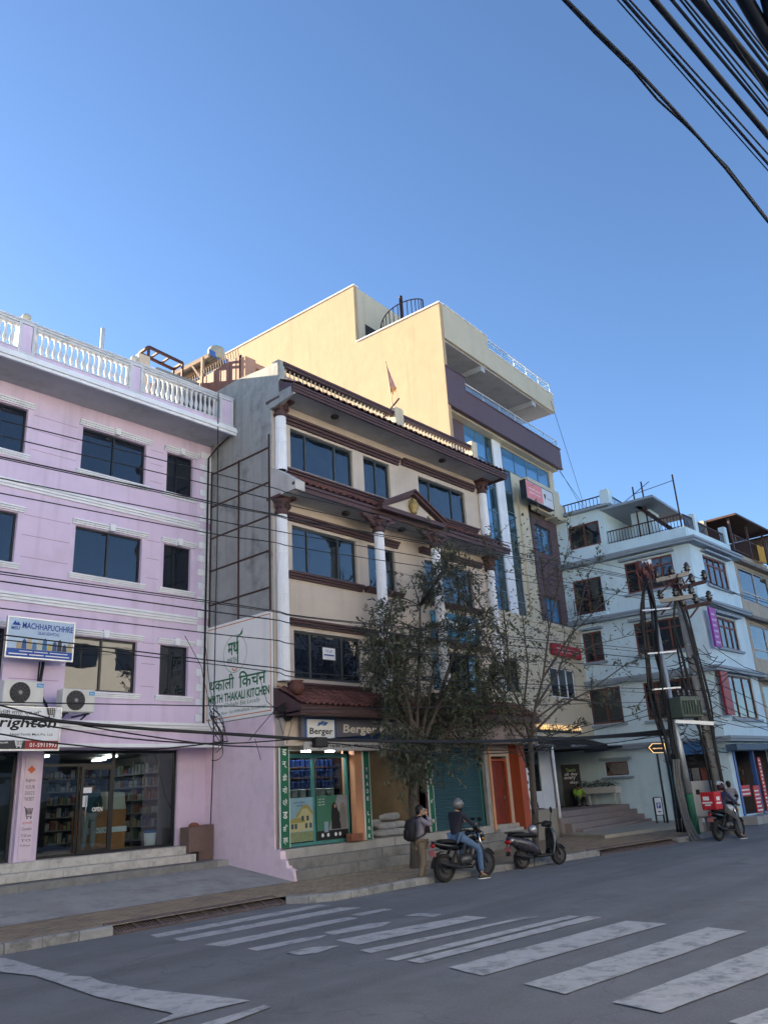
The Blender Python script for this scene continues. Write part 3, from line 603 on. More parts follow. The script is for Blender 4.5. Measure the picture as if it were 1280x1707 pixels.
b = MB(); b.box(XL-.02,XR+.1,15.6,YG+.0,13.3,13.42); b.box(XL,XR,YG+.001,29,13.36,13.46); b.build('roof_slab', soffitm, gh)
b = MB()
for z0, z1, o in ((13.17,13.25,.0),(13.255,13.33,.03),(13.335,13.40,.06)): b.box(XL-.12-o*.5,XR+.1+o,15.55-o,15.62,z0,z1)
b.box(XR+.1,XR+.16,15.58,17.6,13.2,13.40); fa = b.build('roof_fascia', brown, gh)
def tiles(parent, x0, x1, y0, z0, y1, z1, rows, w=.21, m=tile):
    """curved tiles laid in courses from the eave (y0,z0) up to (y1,z1)"""
    sl = math.atan2(z1-z0, y1-y0); L = math.hypot(y1-y0, z1-z0)/rows; me = None; n = int((x1-x0)/w); w = (x1-x0)/n
    for r in range(rows):
        for i in range(n):
            if me is None:
                vs = []; k = 6
                for e, (ll, up) in enumerate(((0,.022),(L*1.18,.0))):
                    for th in (.0,.016):
                        for j in range(k+1):
                            u = j/k; xx = (u-.5)*w*.98; hz = .032*math.sin(u*2*PI)+th+up
                            vs.append((xx, ll*math.cos(sl)-hz*math.sin(sl), ll*math.sin(sl)+hz*math.cos(sl)))
                q = k+1; fs = [(q+j, q+j+1, 3*q+j+1, 3*q+j) for j in range(k)] + [(j, j+1, q+j+1, q+j) for j in range(k)]
                mb = MB(); mb.add(vs, fs); o = mb.build('roof_tile', m, parent, local=True); me = o.data
            else: o = link('roof_tile', me, parent)
            o.location = ROOT[parent].inverted() @ Vector((x0+w*(i+.5), y0+L*r*math.cos(sl)+rnd.uniform(-.008,.008), z0+L*r*math.sin(sl)+rnd.uniform(-.004,.004)))
            o.rotation_euler = (0, rnd.uniform(-.02,.02), rnd.uniform(-.015,.015))
dtile = mat('dark eave tile', (.12,.06,.055), .8, .25, 9, .3, 40, rndv=.3)
b = MB(); b.prism([(15.5,13.405),(16.33,13.84),(16.33,13.46),(16.0,13.425)], XL-.03, XR+.1, 'x'); et = b.build('eave_roof', brown, gh)
tiles(et, XL, XR+.1, 15.47, 13.43, 16.3, 13.87, 2, .26, dtile)
# roof balustrade
b = MB(); b.box(XL+.1,24.1,16.30,16.5,13.86,13.94); ba = b.build('balustrade', beige, gh)
b = MB(); b.box(XL+.15,19.3,16.28,16.52,14.38,14.46); b.box(XL+.15,19.3,16.25,16.55,14.465,14.54); b.box(19.74,23.75,16.28,16.52,14.38,14.46); b.box(19.74,23.75,16.25,16.55,14.465,14.54); b.build('rail', brown, ba)
for (xa,xb,zt) in ((19.3,19.74,14.72),(23.76,24.1,14.72)): MB().box(xa,xb,16.22,16.58,13.85,zt).build('parapet_post', mat('cream parapet paint',(.55,.48,.36),.8,.1,3,streak=.2), ba, bevel=.012)  # posts in one cream tone with streaks
MB().box(XL-.04,XL+.22,16.28,16.6,13.43,14.56).build('parapet_post', conc, ba, bevel=.012)
wb = mat('cream baluster', (.42,.39,.34), .7, .1, 4)
balusters(ba, [14.45+.175*i for i in range(28)], 16.4, 13.94, .44, wb); balusters(ba, [19.85+.175*i for i in range(23)], 16.4, 13.94, .44, wb)
# windows with brown beams and sills
cur = [[(0,.24,curtain),(.7,1,curtain)],[(0,.45,curtain)],[(0,.3,curtain),(.35,.66,curtain),(.68,1,curtain)]]
for r, (d, e) in enumerate(rowsG):
    for c, (a, x) in enumerate(colsG):
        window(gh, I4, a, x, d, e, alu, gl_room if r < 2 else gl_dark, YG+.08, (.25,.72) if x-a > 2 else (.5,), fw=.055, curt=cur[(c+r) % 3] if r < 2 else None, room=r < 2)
def beam(x0, x1, z0, z1, out=.2):
    b = MB(); moulding(b, x0, x1, YG, z0, z1, out, 3); b.build('brown_beam', brown, gh)
beam(14.4,19.72,12.70,12.95); beam(19.92,24.12,12.78,13.02); beam(14.57,19.40,9.62,9.83); beam(20.55,24.1,9.70,9.9); beam(14.57,19.4,6.55,6.74); beam(20.55,24.1,6.55,6.74)
beam(14.36,19.45,11.04,11.22); beam(20.6,24.1,11.08,11.25); beam(14.57,17.6,7.9,8.09); beam(17.75,19.5,7.93,8.10); beam(20.55,23.9,7.92,8.10); beam(14.55,17.7,4.77,4.98); beam(20.55,23.9,4.8,4.98)
# middle eave
b = MB(); b.box(XL-.06,XR-.05,15.72,YG-.002,10.2,10.33); b.build('eave_slab', soffitm, gh)
b = MB(); b.box(XL-.06,XR-.05,15.66,15.72,10.15,10.28); b.box(XL-.08,XR-.03,15.62,15.72,10.285,10.37); b.build('eave_fascia', brown, gh)
b = MB(); b.prism([(15.68,10.372),(YG,10.98),(YG,10.335),(15.75,10.335)], XL+.3, XR-.06, 'x'); e2 = b.build('eave_roof', brown, gh); tiles(e2, XL+.32, XR-.06, 15.63, 10.41, YG-.22, 10.93, 2, .26, tile)
b = MB(); b.prism([(15.6,10.15),(15.6,10.42),(16.5,11.05),(YG+.01,11.05),(YG+.01,10.15)], XL-.07, XL+.29, 'x'); b.build('eave_cheek', mat('stained plaster',(.50,.49,.46),.9,.15,2,.4,30,streak=.5), gh)
b = MB(); b.prism([(15.15+.45,13.12),(15.6,13.40),(16.3,13.41),(YG+.003,13.41),(YG+.003,13.0)], XL-.07, XL+.0, 'x'); b.build('eave_cheek', conc, gh)
# pediment
px0, px1, pa, py = 17.42, 20.55, 11.17, 15.42
pd = MB(); pd.prism([(px0+.25,10.42),(px1-.25,10.42),(18.98,11.0)], py+.1, YG-.1, 'y'); pdo = pd.build('pediment', mat('pediment plaster',(.5,.44,.36),.8,.06), gh)
b = MB(); b.box(px0,px1,py-.02,py+.22,10.27,10.41)
for (xa,xb) in ((px0-.02,18.99),(px1+.02,18.97)): b.bar((xa,py+.1,10.42),(xb,py+.1,pa),.28,.12); b.bar((xa,py+.06,10.47),(xb,py+.06,pa+.07),.34,.06)
b.prism([(px0,10.43),(px1,10.43),(18.98,pa+.04)], py+.13, 16.6, 'y'); b.build('pediment_moulding', brown, pdo)
gold = mat('gilded plaster',(.34,.25,.09),.4,.2,20,.4,60,metal=.3)
e = MB(); e.lathe([(.02,0),(.13,.02),(.10,.06),(.17,.16),(.19,.28),(.15,.38),(.11,.42),(.14,.45),(.05,.52),(.02,.55)],(18.98,py+.05,10.44),12)
for s_ in (-1,1): e.tube([(18.98+s_*.15,py+.02,10.6),(18.98+s_*.24,py+.02,10.72),(18.98+s_*.2,py+.02,10.85),(18.98+s_*.1,py+.02,10.86)],.022,6)
e.build('gilded_crest', gold, pdo)
# columns with capitals
def column(x, y, z0, z1, r, capz):
    c = MB(); n = 20; vs = []; pr = [(r*1.05,z0),(r,z0+.15),(r*.97,(z0+z1)/2),(r*.93,z1)]
    for (rr,zz) in pr:
        for k in range(n*2):
            a = PI*k/n; q = rr*(1 if k % 2 == 0 else .93); vs.append((x+q*math.cos(a), y+q*math.sin(a), zz))
    m = n*2; c.add(vs, [(i*m+k, i*m+(k+1)%m, (i+1)*m+(k+1)%m, (i+1)*m+k) for i in range(3) for k in range(m)])
    for zz in [z0+(z1-z0)*t for t in (.25,.5,.75)]: c.lathe([(r*1.0,zz-.01),(r*1.0,zz+.01)],(x,y,0),16)
    co = c.build('column', white, gh)
    k = MB(); k.lathe([(r*1.02,z1-.05),(r*1.25,z1+.03),(r*.98,z1+.1),(r*1.05,z1+.15),(r*1.35,capz-.16),(r*1.7,capz-.08)],(x,y,0),14); k.box(x-r*1.75,x+r*1.75,y-r*1.75,y+r*1.75,capz-.08,capz)
    for a in range(8): k.ell((x+r*1.3*math.cos(a*PI/4), y+r*1.3*math.sin(a*PI/4), z1+.2),(.05,.05,.09),6,4)
    k.build('capital', brown, co)
for x in (14.33, 24.56): column(x, YG-.12, 11.05, 12.82, .175, 13.3); column(x, YG-.12, 4.98, 9.72, .175, 10.2)
for x in (17.6, 20.37): column(x, 15.78, 4.62, 9.65, .165, 10.05)
for x in (17.6, 20.37):
    k = MB()
    for s_ in (-1,1):
        k.prism([(x+s_*.2,10.12),(x+s_*.75,10.12),(x+s_*.7,10.02),(x+s_*.55,10.0),(x+s_*.5,9.92),(x+s_*.36,9.9),(x+s_*.32,9.8),(x+s_*.2,9.78)][::s_], 15.72, 15.86, 'y')
    k.box(x-.3,x+.3,15.7,15.95,10.055,10.14); k.build('carved_bracket', brown, gh)
for x, z, y in ((16.2,13.29,16.1),(21.6,13.29,16.1),(16.6,10.19,16.2),(19.2,10.19,16.2)): MB().lathe([(.03,-.13),(.12,-.1),(.14,-.04),(.1,0)],(x,y,z),12).build('soffit_lamp', blackf, gh)
# clay tiled canopy above the shops
b = MB(); b.prism([(15.62,4.12),(15.58,4.26),(YG,4.80),(YG,4.12)], XL-.05, 25.3, 'x'); ca = b.build('canopy_roof', brown, gh)
tiles(ca, XL-.02, 25.28, 15.55, 4.28, YG-.12, 4.80, 4, .2, tile)
b = MB(); b.box(XL-.06,25.32,15.56,15.64,4.06,4.20); b.box(XL-.03,25.3,15.6,16.6,4.02,4.075); b.build('canopy_fascia', brown, gh)
b = MB(); b.box(20.1,25.45,15.85,YG-.003,3.36,4.02); b.build('lintel', mat('pinkish concrete',(.30,.24,.22),.9,.15,1.5,.4,40,streak=.3), gh)
b = MB(); b.box(XL+.0,20.1,16.3,YG-.003,3.3,4.02); b.build('lintel', beige, gh)
pot = tag(MB().lathe([(.1,0),(.2,.12),(.21,.22),(.13,.3),(.19,.36),(.17,.37)],(14.26,15.95,4.55),14).build('clay_pot', tile), 'round clay pot on the left end of the tiled canopy', 'pot')
# shop fronts ---------------------------------------------------------------
MB().box(16.79,17.07,16.45,YG+.3,.825,3.35).build('pillar', orangep, gh); MB().box(20.02,20.24,16.58,YG+.3,.82,3.35).build('pillar', brown, gh)
MB().box(23.06,23.34,16.5,YG+.3,.66,3.36).build('pillar', conc2, gh); MB().box(24.74,25.12,16.25,YG+.4,.35,3.36).build('pillar', orange, gh); MB().box(23.25,23.36,16.45,16.60,.66,3.3).build('pillar', orangep, gh)
inw = mat('paint shop wall',(.20,.15,.09),.9,.15,2)
b = MB(); b.quad((14.2,20,.8),(20.1,20,.8),(20.1,20,3.3),(14.2,20,3.3)); b.quad((20.1,16.9,.8),(20.1,16.9,3.3),(20.1,20,3.3),(20.1,20,.8)); b.quad((14.2,20,.8),(14.2,20,3.3),(14.2,16.9,3.3),(14.2,16.9,.8)); b.quad((14.2,16.9,3.3),(14.2,20,3.3),(20.1,20,3.3),(20.1,16.9,3.3)); b.build('shop_room', inw, gh)
MB().quad((14.2,16.6,.832),(20.1,16.6,.832),(20.1,20,.832),(14.2,20,.832)).build('shop_floor', conc2, gh)
f = MB()
for x in (14.44,15.42,16.70): f.box(x,x+.08,16.70,16.78,.84,3.02)
f.box(14.44,16.78,16.70,16.78,3.02,3.12); f.box(14.44,16.78,16.701,16.779,.84,.92); fo = f.build('shop_front', tealf, gh)
for (a,c) in ((14.52,15.42),(15.50,16.70)): MB().box(a,c,16.73,16.74,.92,3.02).build('pane', gl_clear, fo)
# posters on the glass
po1 = thing('poster', 'blue sky poster of a yellow villa on the paint shop glass', 'poster', (14.95,16.69,.95))
MB().box(14.52,15.40,16.680,16.690,.95,2.02).build('sheet', mat('poster sky',(.22,.38,.46),.5,.15,2), po1)
hs = MB(); hs.prism([(14.56,1.2),(15.1,1.2),(15.1,1.44),(14.83,1.5),(14.56,1.44)],16.676,16.68,'y'); hs.prism([(14.82,1.22),(15.36,1.22),(15.36,1.66),(15.2,1.78),(15.0,1.78),(14.82,1.6)],16.672,16.676,'y'); hs.build('villa_print', mat('villa yellow',(.42,.40,.22),.6,.1), po1)
rf = MB(); rf.prism([(14.78,1.58),(15.05,1.84),(15.22,1.84),(15.40,1.62),(15.38,1.58),(15.18,1.75),(15.02,1.75),(14.84,1.54)],16.668,16.672,'y'); rf.prism([(14.52,1.44),(14.7,1.53),(15.0,1.53),(15.12,1.44),(15.1,1.41),(14.55,1.41)],16.669,16.673,'y'); rf.build('villa_roof_print', mat('villa roof',(.3,.27,.09),.6), po1)
wn_ = MB()
for (x,z) in ((14.62,1.27),(14.74,1.27),(14.98,1.45),(15.15,1.45),(15.1,1.27),(15.25,1.27)): wn_.box(x,x+.08,16.666,16.670,z,z+.12)
wn_.build('villa_windows_print', mat('villa window',(.05,.09,.1),.5), po1); MB().box(14.525,15.395,16.674,16.679,.955,1.19).build('lawn_print', mat('lawn print',(.20,.25,.13),.6,.2,9), po1)
for zz, w0, w1 in ((1.9,14.72,15.1),(1.83,14.82,15.05)): letter(po1,'घरलाई दिनुहोस्' if zz > 1.85 else 'नयाँ जीवन',ktext,I4,w0,w1,zz-.03,zz+.03,16.677)
po2 = thing('poster', 'dark green poster with two dark haired figures on the paint shop glass', 'poster', (16.1,16.69,.95))
MB().box(15.52,16.68,16.680,16.690,.93,2.04).build('sheet', mat('poster green',(.05,.17,.11),.5,.1,2), po2)
MB().add([(15.95,16.678,1.15),(16.675,16.678,1.15),(16.675,16.678,2.03),(16.3,16.678,2.03)],[(0,1,2,3)]).build('grey_print', mat('poster grey',(.26,.27,.28),.5,.2,3), po2); MB().box(15.525,16.675,16.676,16.6795,.935,1.16).build('black_print', ktext, po2)
fg = MB(); fg.add([(16.05,16.674,1.18),(16.42,16.674,1.18),(16.36,16.674,1.42),(16.42,16.674,1.52),(16.30,16.674,1.66),(16.25,16.674,1.82),(16.16,16.674,1.86),(16.09,16.674,1.80),(16.06,16.674,1.55)],[(0,1,2,3,4,5,6,7,8)]); fg.build('figure_print', mat('figure black',(.015,.012,.012),.5), po2)
fg = MB(); fg.add([(16.40,16.672,1.18),(16.62,16.672,1.18),(16.60,16.672,1.6),(16.52,16.672,1.84),(16.42,16.672,1.84),(16.36,16.672,1.6)],[(0,1,2,3,4,5)]); fg.build('figure_print', mat('figure grey',(.2,.19,.18),.5), po2)
fg = MB()
for (x,z) in ((16.2,1.76),(16.47,1.77)): fg.ell((x,16.672,z),(.04,.004,.055),10,6)
fg.build('face_print', skin, po2); MB().box(15.78,15.93,16.67,16.676,1.12,1.38).build('tin_print', mat('tin print',(.25,.33,.4),.4), po2)
for x in (15.72,15.92,16.2,16.36): MB().ell((x,16.674,1.05),(.05,.004,.05),10,5).build('badge_print', signw, po2)
for zz in (1.95,1.88,1.81): letter(po2,'रङ्ग नयाँ',wtext,I4,15.58,15.82,zz-.025,zz+.025,16.677)
# paint tins on shelves inside
tinb = mat('blue paint tin',(.05,.10,.34),.35,.15,6); tinw = mat('white paint tin',(.6,.6,.6),.4,.1)
rack = thing('paint_rack', 'dark rack of paint shelves behind the paint shop window', 'shelf', (15.6,18,.83)); b = MB()
for zz in (1.5,1.95,2.25,2.55,2.83): b.box(14.3,17.3,17.55,17.85,zz-.03,zz)
for x in (14.3,15.3,16.3,17.27): b.box(x,x+.03,17.53,17.85,.835,3.15)
b.build('rack', iron, rack)
tin0 = None
def tins(xs, y, z, r, h, m, label, group):
    me = None
    for x in xs:
        if me is None:
            o = MB().lathe([(r,0),(r,h*.9),(r*1.06,h*.9),(r*1.06,h)],(0,0,0),10).build('paint_tin', m); me = o.data
        else: o = link('paint_tin', me)
        o.location = (x, y+rnd.uniform(-.01,.01), z+.001); tag(o, label, 'paint tin', group)
for zz in (1.95,2.25,2.55,2.83): tins([14.45+.185*i for i in range(15)], 17.67, zz, .075, .19, tinb, 'blue paint tin in the rows behind the paint shop window', 'blue tins on the rack')
wt = thing('window_ledge', 'low ledge just behind the posters in the paint shop window', 'shelf', (15.6,17,.83)); b = MB(); b.box(14.5,16.7,16.85,17.25,2.0,2.03); b.box(14.5,16.7,17.2,17.25,.84,2.0); b.build('shelf', dark, wt)
tins([14.7+.3*i for i in range(3)]+[15.7+.32*i for i in range(3)], 17.02, 2.03, .13, .2, tinw, 'white paint tub standing above the posters in the paint shop window', 'white tubs above the posters')
rk2 = thing('paint_rack', 'shelves of blue paint tubs at the back of the open paint shop', 'shelf', (18.5,19,.83)); b = MB()
for zz in (1.75,2.1,2.45,2.8): b.box(17.2,19.5,19.2,19.6,zz-.03,zz)
for x in (17.2,18.35,19.5): b.box(x,x+.03,19.18,19.6,.835,3.2)
b.build('rack', iron, rk2)
for zz in (1.75,2.1,2.45,2.8): tins([17.4+.26*i for i in range(4 if zz < 2.7 else 8)], 19.38, zz, .11, .26, tinb, 'blue paint tub on the back shelves of the open paint shop', 'blue tubs in the open shop')
for i, (m, z0, z1) in enumerate(((orange,1.25,1.7),(tinb,.834,1.25))): tag(MB().box(17.9,18.6,18.95,19.15,z0+.002,z1).build('carton', m), ('orange' if i == 0 else 'blue')+' carton stacked under the shelves of the open paint shop', 'carton')
sack = mat('grey sack',(.30,.31,.32),.8,.2,5,.6,18)
sk_pos = [((18.35,17.0,.93),.1,'flat grey cement sack at the bottom of the pile'),((18.95,17.05,.93),-.1,'flat grey cement sack beside the bottom one of the pile'),((18.5,17.05,1.11),.05,'pale grey sack lying on top of the lower cement sacks'),((19.0,17.1,1.12),-.2,'crumpled grey sack on top of the pile near its right end'),((18.2,17.25,1.2),.5,'slumped grey sack leaning at the left of the cement pile'),((18.95,17.2,1.34),.3,'folded grey sack crowning the cement pile')]
for (p, a, lb) in sk_pos:
    bm = bmesh.new(); bmesh.ops.create_cube(bm, size=1); bmesh.ops.subdivide_edges(bm, edges=bm.edges, cuts=5, use_grid_fill=True)
    for v in bm.verts:
        x, y, z_ = v.co*2; r_ = (abs(x)**4+abs(y)**4+abs(z_)**4)**.25; v.co = Vector((x,y,z_))/max(r_,.01)
        v.co = Vector((v.co.x*.36, v.co.y*.24, v.co.z*.10*(1-.3*v.co.x**4)))+Vector((0,0,rnd.uniform(-.012,.012)))
    me = bpy.data.meshes.new('cement_sack'); bm.to_mesh(me); bm.free(); me.materials.append(sack)
    for q in me.polygons: q.use_smooth = True
    o = link('cement_sack', me); o.location = p; o.rotation_euler = (rnd.uniform(-.05,.05), rnd.uniform(-.06,.06), a); tag(o, lb, 'sack')
# roller shutter
st = MB(); st.box(20.24,20.30,16.70,16.80,.82,3.3); st.box(23.0,23.06,16.70,16.80,.82,3.3); shu = st.build('roller_shutter', tealf, gh)
slm = mat('blue green shutter slat',(.035,.10,.13),.5,.08,3,streak=.25,rndv=.06); me = None; z = .83; i = 0
while z < 3.24:
    if me is None:
        b = MB(); prof = [(0,0),(-.022,.018),(-.022,.05),(0,.07)]
        b.add([(20.30,16.75+p,q) for p,q in prof]+[(23.0,16.75+p,q) for p,q in prof],[(k,4+k,5+k,k+1) for k in range(3)]); o = b.build('slat', slm, shu); me = o.data
    else: o = link('slat', me, shu)
    o.location = (0,0,z); z += .0725
MB().box(20.3,23.0,16.70,16.8,3.2,3.3).build('shutter_box', slm, shu)
# red brown door and its dark stairwell
d = MB(); d.box(23.42,23.50,16.62,16.72,.7,2.92); d.box(24.42,24.50,16.62,16.72,.7,2.92); d.box(23.5,24.42,16.62,16.72,2.84,2.92); dd = d.build('door_frame', orange, gh)
MB().box(23.52,24.40,16.74,16.79,.71,2.83).build('door_leaf', doorred, dd)
for (a,c,e,g) in ((23.6,23.92,.85,1.7),(24.0,24.32,.85,1.7),(23.6,23.92,1.85,2.7),(24.0,24.32,1.85,2.7)): MB().box(a,c,16.725,16.739,e,g).build('door_panel', doorred, dd, bevel=.01)
MB().box(24.33,24.36,16.69,16.74,1.6,1.72).build('handle', steel, dd)
MB().box(23.3,24.7,16.3,16.68,.35,.69).build('door_step', conc2, gh, bevel=.015)
# signs of the beige house ---------------------------------------------------
Tk = frame((XL-.058, 19.62, 0), -PI/2)     # a face looking towards -X; its x runs towards the street
def side(y): return 19.62-y
ks = thing('restaurant_wall_sign', 'big white restaurant sign with green lettering on the concrete side wall', 'sign', (XL-.07,18,4.1))
MB(Tk).box(.0,2.98,-.02,.0,4.14,6.9).build('sheet', mat('white banner',(.84,.84,.80),.5,.05,1.5,streak=.12), ks)
e = MB(Tk)
for (a,c,g,h) in ((.07,2.92,4.22,4.245),(.07,2.92,6.80,6.825),(.07,.09,4.25,6.8),(2.90,2.92,4.25,6.8)): e.box(a,c,-.024,-.02,g,h)
e.build('orange_border', mat('orange line',(.60,.22,.05),.6), ks)
def ring(b, cx, cz, r, w, y, a0=0, a1=2*PI, n=48):
    vs = []
    for i in range(n+1):
        a = a0+(a1-a0)*i/n
        for q in (r-w, r): vs.append((cx+q*math.cos(a), y, cz+q*math.sin(a)))
    b.add(vs, [(2*i,2*i+1,2*i+3,2*i+2) for i in range(n)])
cx, cz = side(18.25), 5.95
b = MB(Tk); ring(b,cx,cz,.53,.012,-.025); b.build('ring_print', gtext, ks); b = MB(Tk); ring(b,cx,cz-.36,.13,.035,-.026,PI*1.08,PI*1.92,14); b.build('smile_print', MATS['orange line'], ks)
letter(ks,'मथ',gtext,Tk,cx-.33,cx+.16,cz-.02,cz+.34,-.025,.025)
b = MB(Tk)
for p,q in (((cx+.11,cz-.28),(cx+.11,cz+.3)),): b.box(p[0],p[0]+.05,-.027,-.025,p[1],q[1])
b.tube([(cx+.13,-.026,cz+.3),(cx+.1,-.026,cz+.4),(cx+.16,-.026,cz+.5),(cx+.3,-.026,cz+.52)],.02,5); b.add([(cx+.2,-.026,cz+.5),(cx+.32,-.026,cz+.5),(cx+.36,-.026,cz+.68)],[(0,1,2)]); b.build('leaf_print', gtext, ks)
letter(ks,'MIRTH',gtext,Tk,cx-.34,cx+.08,cz-.25,cz-.1,-.025,.0)
letter(ks,'थकाली',gtext,Tk,.2,1.34,4.99,5.42,-.025,.015); letter(ks,'िकचन',gtext,Tk,1.55,2.72,4.97,5.42,-.025,.015)
letter(ks,'MIRTH THAKALI KITCHEN',gtext,Tk,.16,2.86,4.66,4.90,-.025,.03); letter(ks,'Think Globally Eat Locally',gtext,Tk,.35,2.45,4.48,4.62,-.025,.0,.25); letter(ks,'1st Floor  Tel: 9749-670205, 01-5909450',gtext,Tk,.6,2.7,4.31,4.40,-.025,.0,.15)
# paint shop fascia board
Tf = frame((14.55,16.12,0), 0)
bb_ = thing('paint_shop_signboard', 'paint shop fascia signboard with white shield logo and blue swoosh', 'sign', (17,16.1,3.3))
MB(Tf).box(0,5.6,0,.1,3.44,4.02).build('board', mat('slate board',(.12,.12,.15),.5,.08), bb_)
MB(Tf).add([(.15,-.004,3.45),(.9,-.004,3.45),(2.6,-.004,3.62),(4.6,-.004,3.68),(5.59,-.004,3.66),(5.59,-.004,3.46)],[(0,1,2,3,4,5)]).build('swoosh_print', mat('navy print',(.012,.03,.10),.5), bb_); MB(Tf).box(.1,1.25,-.006,-.002,3.46,4.0).build('blue_print', mat('mid blue print',(.03,.10,.28),.5), bb_)
MB(Tf).prism([(.17,3.96),(1.14,3.96),(1.14,3.5),(.9,3.46),(.65,3.40),(.4,3.46),(.17,3.5)],-.05,-.01,'y').build('shield', signw, bb_); letter(bb_,'Berger',ktext,Tf,.22,1.06,3.53,3.74,-.056,.02,.08)
b = MB(Tf)
for (x,z,w) in ((.5,3.83,.16),(.58,3.86,.2),(.68,3.84,.24)): b.add([(x,-.056,z-.05),(x+w*.6,-.056,z-.03),(x+w,-.056,z+.05),(x+w*.4,-.056,z+.06)],[(0,1,2,3)])
b.build('wing_print', mat('wing blue',(.05,.16,.45),.5), bb_)
letter(bb_,'Berger Paints',mat('cream print',(.62,.60,.55),.5),Tf,1.5,4.1,3.56,3.86,-.012,.025,.1)
MB(Tf).box(0,5.6,-.08,-.05,3.16,3.38).build('address_strip', mat('strip grey',(.40,.40,.40),.5,.05), bb_); letter(bb_,'Indigo Trade Link, Maharajgunj, Kathmandu, Nepal',ktext,Tf,.2,4.6,3.21,3.34,-.085,.015)
def vsign(x0, x1, z0, z1, y, s, label, sc_=.12, m=green):
    t = thing('upright_sign', label, 'sign', ((x0+x1)/2,y,z0)); MB().box(x0,x1,y,y+.05,z0,z1).build('board', m, t); MB().box(x0-.015,x0,y-.004,y+.05,z0,z1).build('edge', wtext, t); MB().box(x1,x1+.015,y-.004,y+.05,z0,z1).build('edge', wtext, t)
    n = len(s)
    for i, ch in enumerate(s):
        if ch != ' ': zc = z1-(z1-z0)*(i+.5)/n; k_ = .12 if ch == 'I' else .5; letter(t, ch, wtext, I4, (x0+x1)/2-sc_*k_, (x0+x1)/2+sc_*k_, zc-sc_*.55, zc+sc_*.55, y-.004, .015)
vsign(14.13,14.42,.86,3.30,16.5,['इ','न्','डी','गो','ट्रे','ड','लि','ङ्क'],'green upright sign at the corner of the pink side wall',.15)
vsign(17.10,17.33,.84,3.15,16.4,list('  TRADE LINK'),'green upright sign with Latin letters beside the faded orange pillar',.09)
vsign(20.03,20.24,.84,3.15,16.5,['ट्रे','ड','लि','ङ्क'],'green upright sign at the left edge of the roller shutter',.12)
Tn = frame((0,0,0),0)
bn = board('cloth_banner', I4, 20.9,23.6,6.78,7.75, mat('blue banner',(.05,.22,.36),.6,.15,2), 'blue banner with white lettering hung on the beige wall behind the tree', .03, YG-.06); letter(bn,'सिकाइ केन्द्र',wtext,I4,21.3,23.4,7.1,7.6,YG-.07,.03)
nt_ = tag(MB().box(15.95,16.45,YG+.06,YG+.066,5.72,6.06).build('paper_notice', signw), 'white paper notice taped in the first floor window', 'notice')
letter(nt_,'TO LET',btext,I4,16.05,16.35,5.93,6.0,YG+.056,.01); MB().box(16.0,16.4,YG+.055,YG+.059,5.83,5.87).build('print_line', btext, nt_)
tube_p = emit('lit cool tube lamp', (.95,.97,1), 24)
for (x,y) in ((14.6,17.05),(15.4,17.05),(16.3,17.05),(18.2,18.0)): tag(MB().box(x,x+.3,y,y+.05,3.2,3.24).build('tube_lamp', tube_p), 'lit tube lamp under the ceiling of the paint shop', 'lamp', 'tube lamps in the paint shop')
tag(MB().box(16.5,16.95,16.38,16.6,.83,1.03).build('wooden_crate', mat('reddish crate',(.26,.10,.06),.7,.2,6), bevel=.01), 'small reddish wooden box at the foot of the faded orange pillar', 'box')
# roof top of the beige house
brick = mat('brick pink render',(.42,.24,.17),.8,.1,3); bsheet = mat('brown metal sheet',(.20,.095,.07),.6,.1,4,streak=.15)
tf = thing('roof_fence', 'brown sheet metal roof fence topped with spikes', 'fence', (XL,20,14.6))
for i in range(5):
    y0 = 18.2+.8*i; p = MB()
    for k in range(5): p.box(XL-.03-(.012 if k % 2 else 0), XL+.02, y0+k*.158, y0+(k+1)*.158, 14.4, 15.5)
    p.build('sheet_panel', bsheet, tf)
b = MB(); b.bar((XL,18.2,15.5),(XL,22.2,15.5),.05)
for i in range(6): b.bar((XL+.04,18.2+.8*i,14.3),(XL+.04,18.2+.8*i,15.56),.05)
b.build('fence_frame', iron, tf); b = MB(); y = 18.25
while y < 22.2: b.bar((XL,y,15.5),(XL-.06,y-.02,15.78),.022); y += .13
b.build('spikes', iron, tf)
tp = thing('terrace_parapet', 'brick pink terrace parapet with small cream balusters on the beige house roof', 'parapet', (15,18.1,14.5))
MB().box(XL+.02,XL+.45,17.95,18.3,13.47,15.42).build('corner_post', brick, tp); b = MB(); b.box(XL+.45,18.2,17.98,18.26,13.47,14.72); b.box(XL+.45,18.2,17.98,18.26,15.16,15.34); b.build('rail', brick, tp)
balusters(tp, [XL+.58+.18*i for i in range(19)], 18.12, 14.72, .44, wb)
MB().box(XL+.2,18.2,18.3,28.9,13.47,14.4).build('raised_roof', conc, gh)
fl = thing('flag', 'faded reddish pennant on a thin pole at the roof parapet', 'flag', (19.6,16.4,14.7)); pB = ony(660,705,16.4); pT = ony(643,602,16.4)
MB().tube([(pB.x,16.4,14.7),(pB.x-.02,16.4,pB.z),(pT.x,16.4,pT.z)],.018,6).build('pole', mat('bamboo',(.30,.2,.12),.8), fl); MB().bar(ony(640,695,16.38),ony(665,664,16.42),.05).build('cross_stick', iron, fl)
b = MB(); A = [(643,602),(646,612),(651,624),(656,636),(660,646)]; B = [(644,606),(646,622),(648,636),(650,650),(652,655)]; vs = []
for k,(p,q) in enumerate(zip(A,B)): vs += [ony(*p,16.4+.05*math.sin(k*2)), ony(*q,16.4-.04*math.sin(k*1.5))]
b.add(vs,[(2*i,2*i+1,2*i+3,2*i+2) for i in range(4)],True); b.build('cloth', mat('flag cloth',(.55,.27,.24),.9,.2,4), fl)
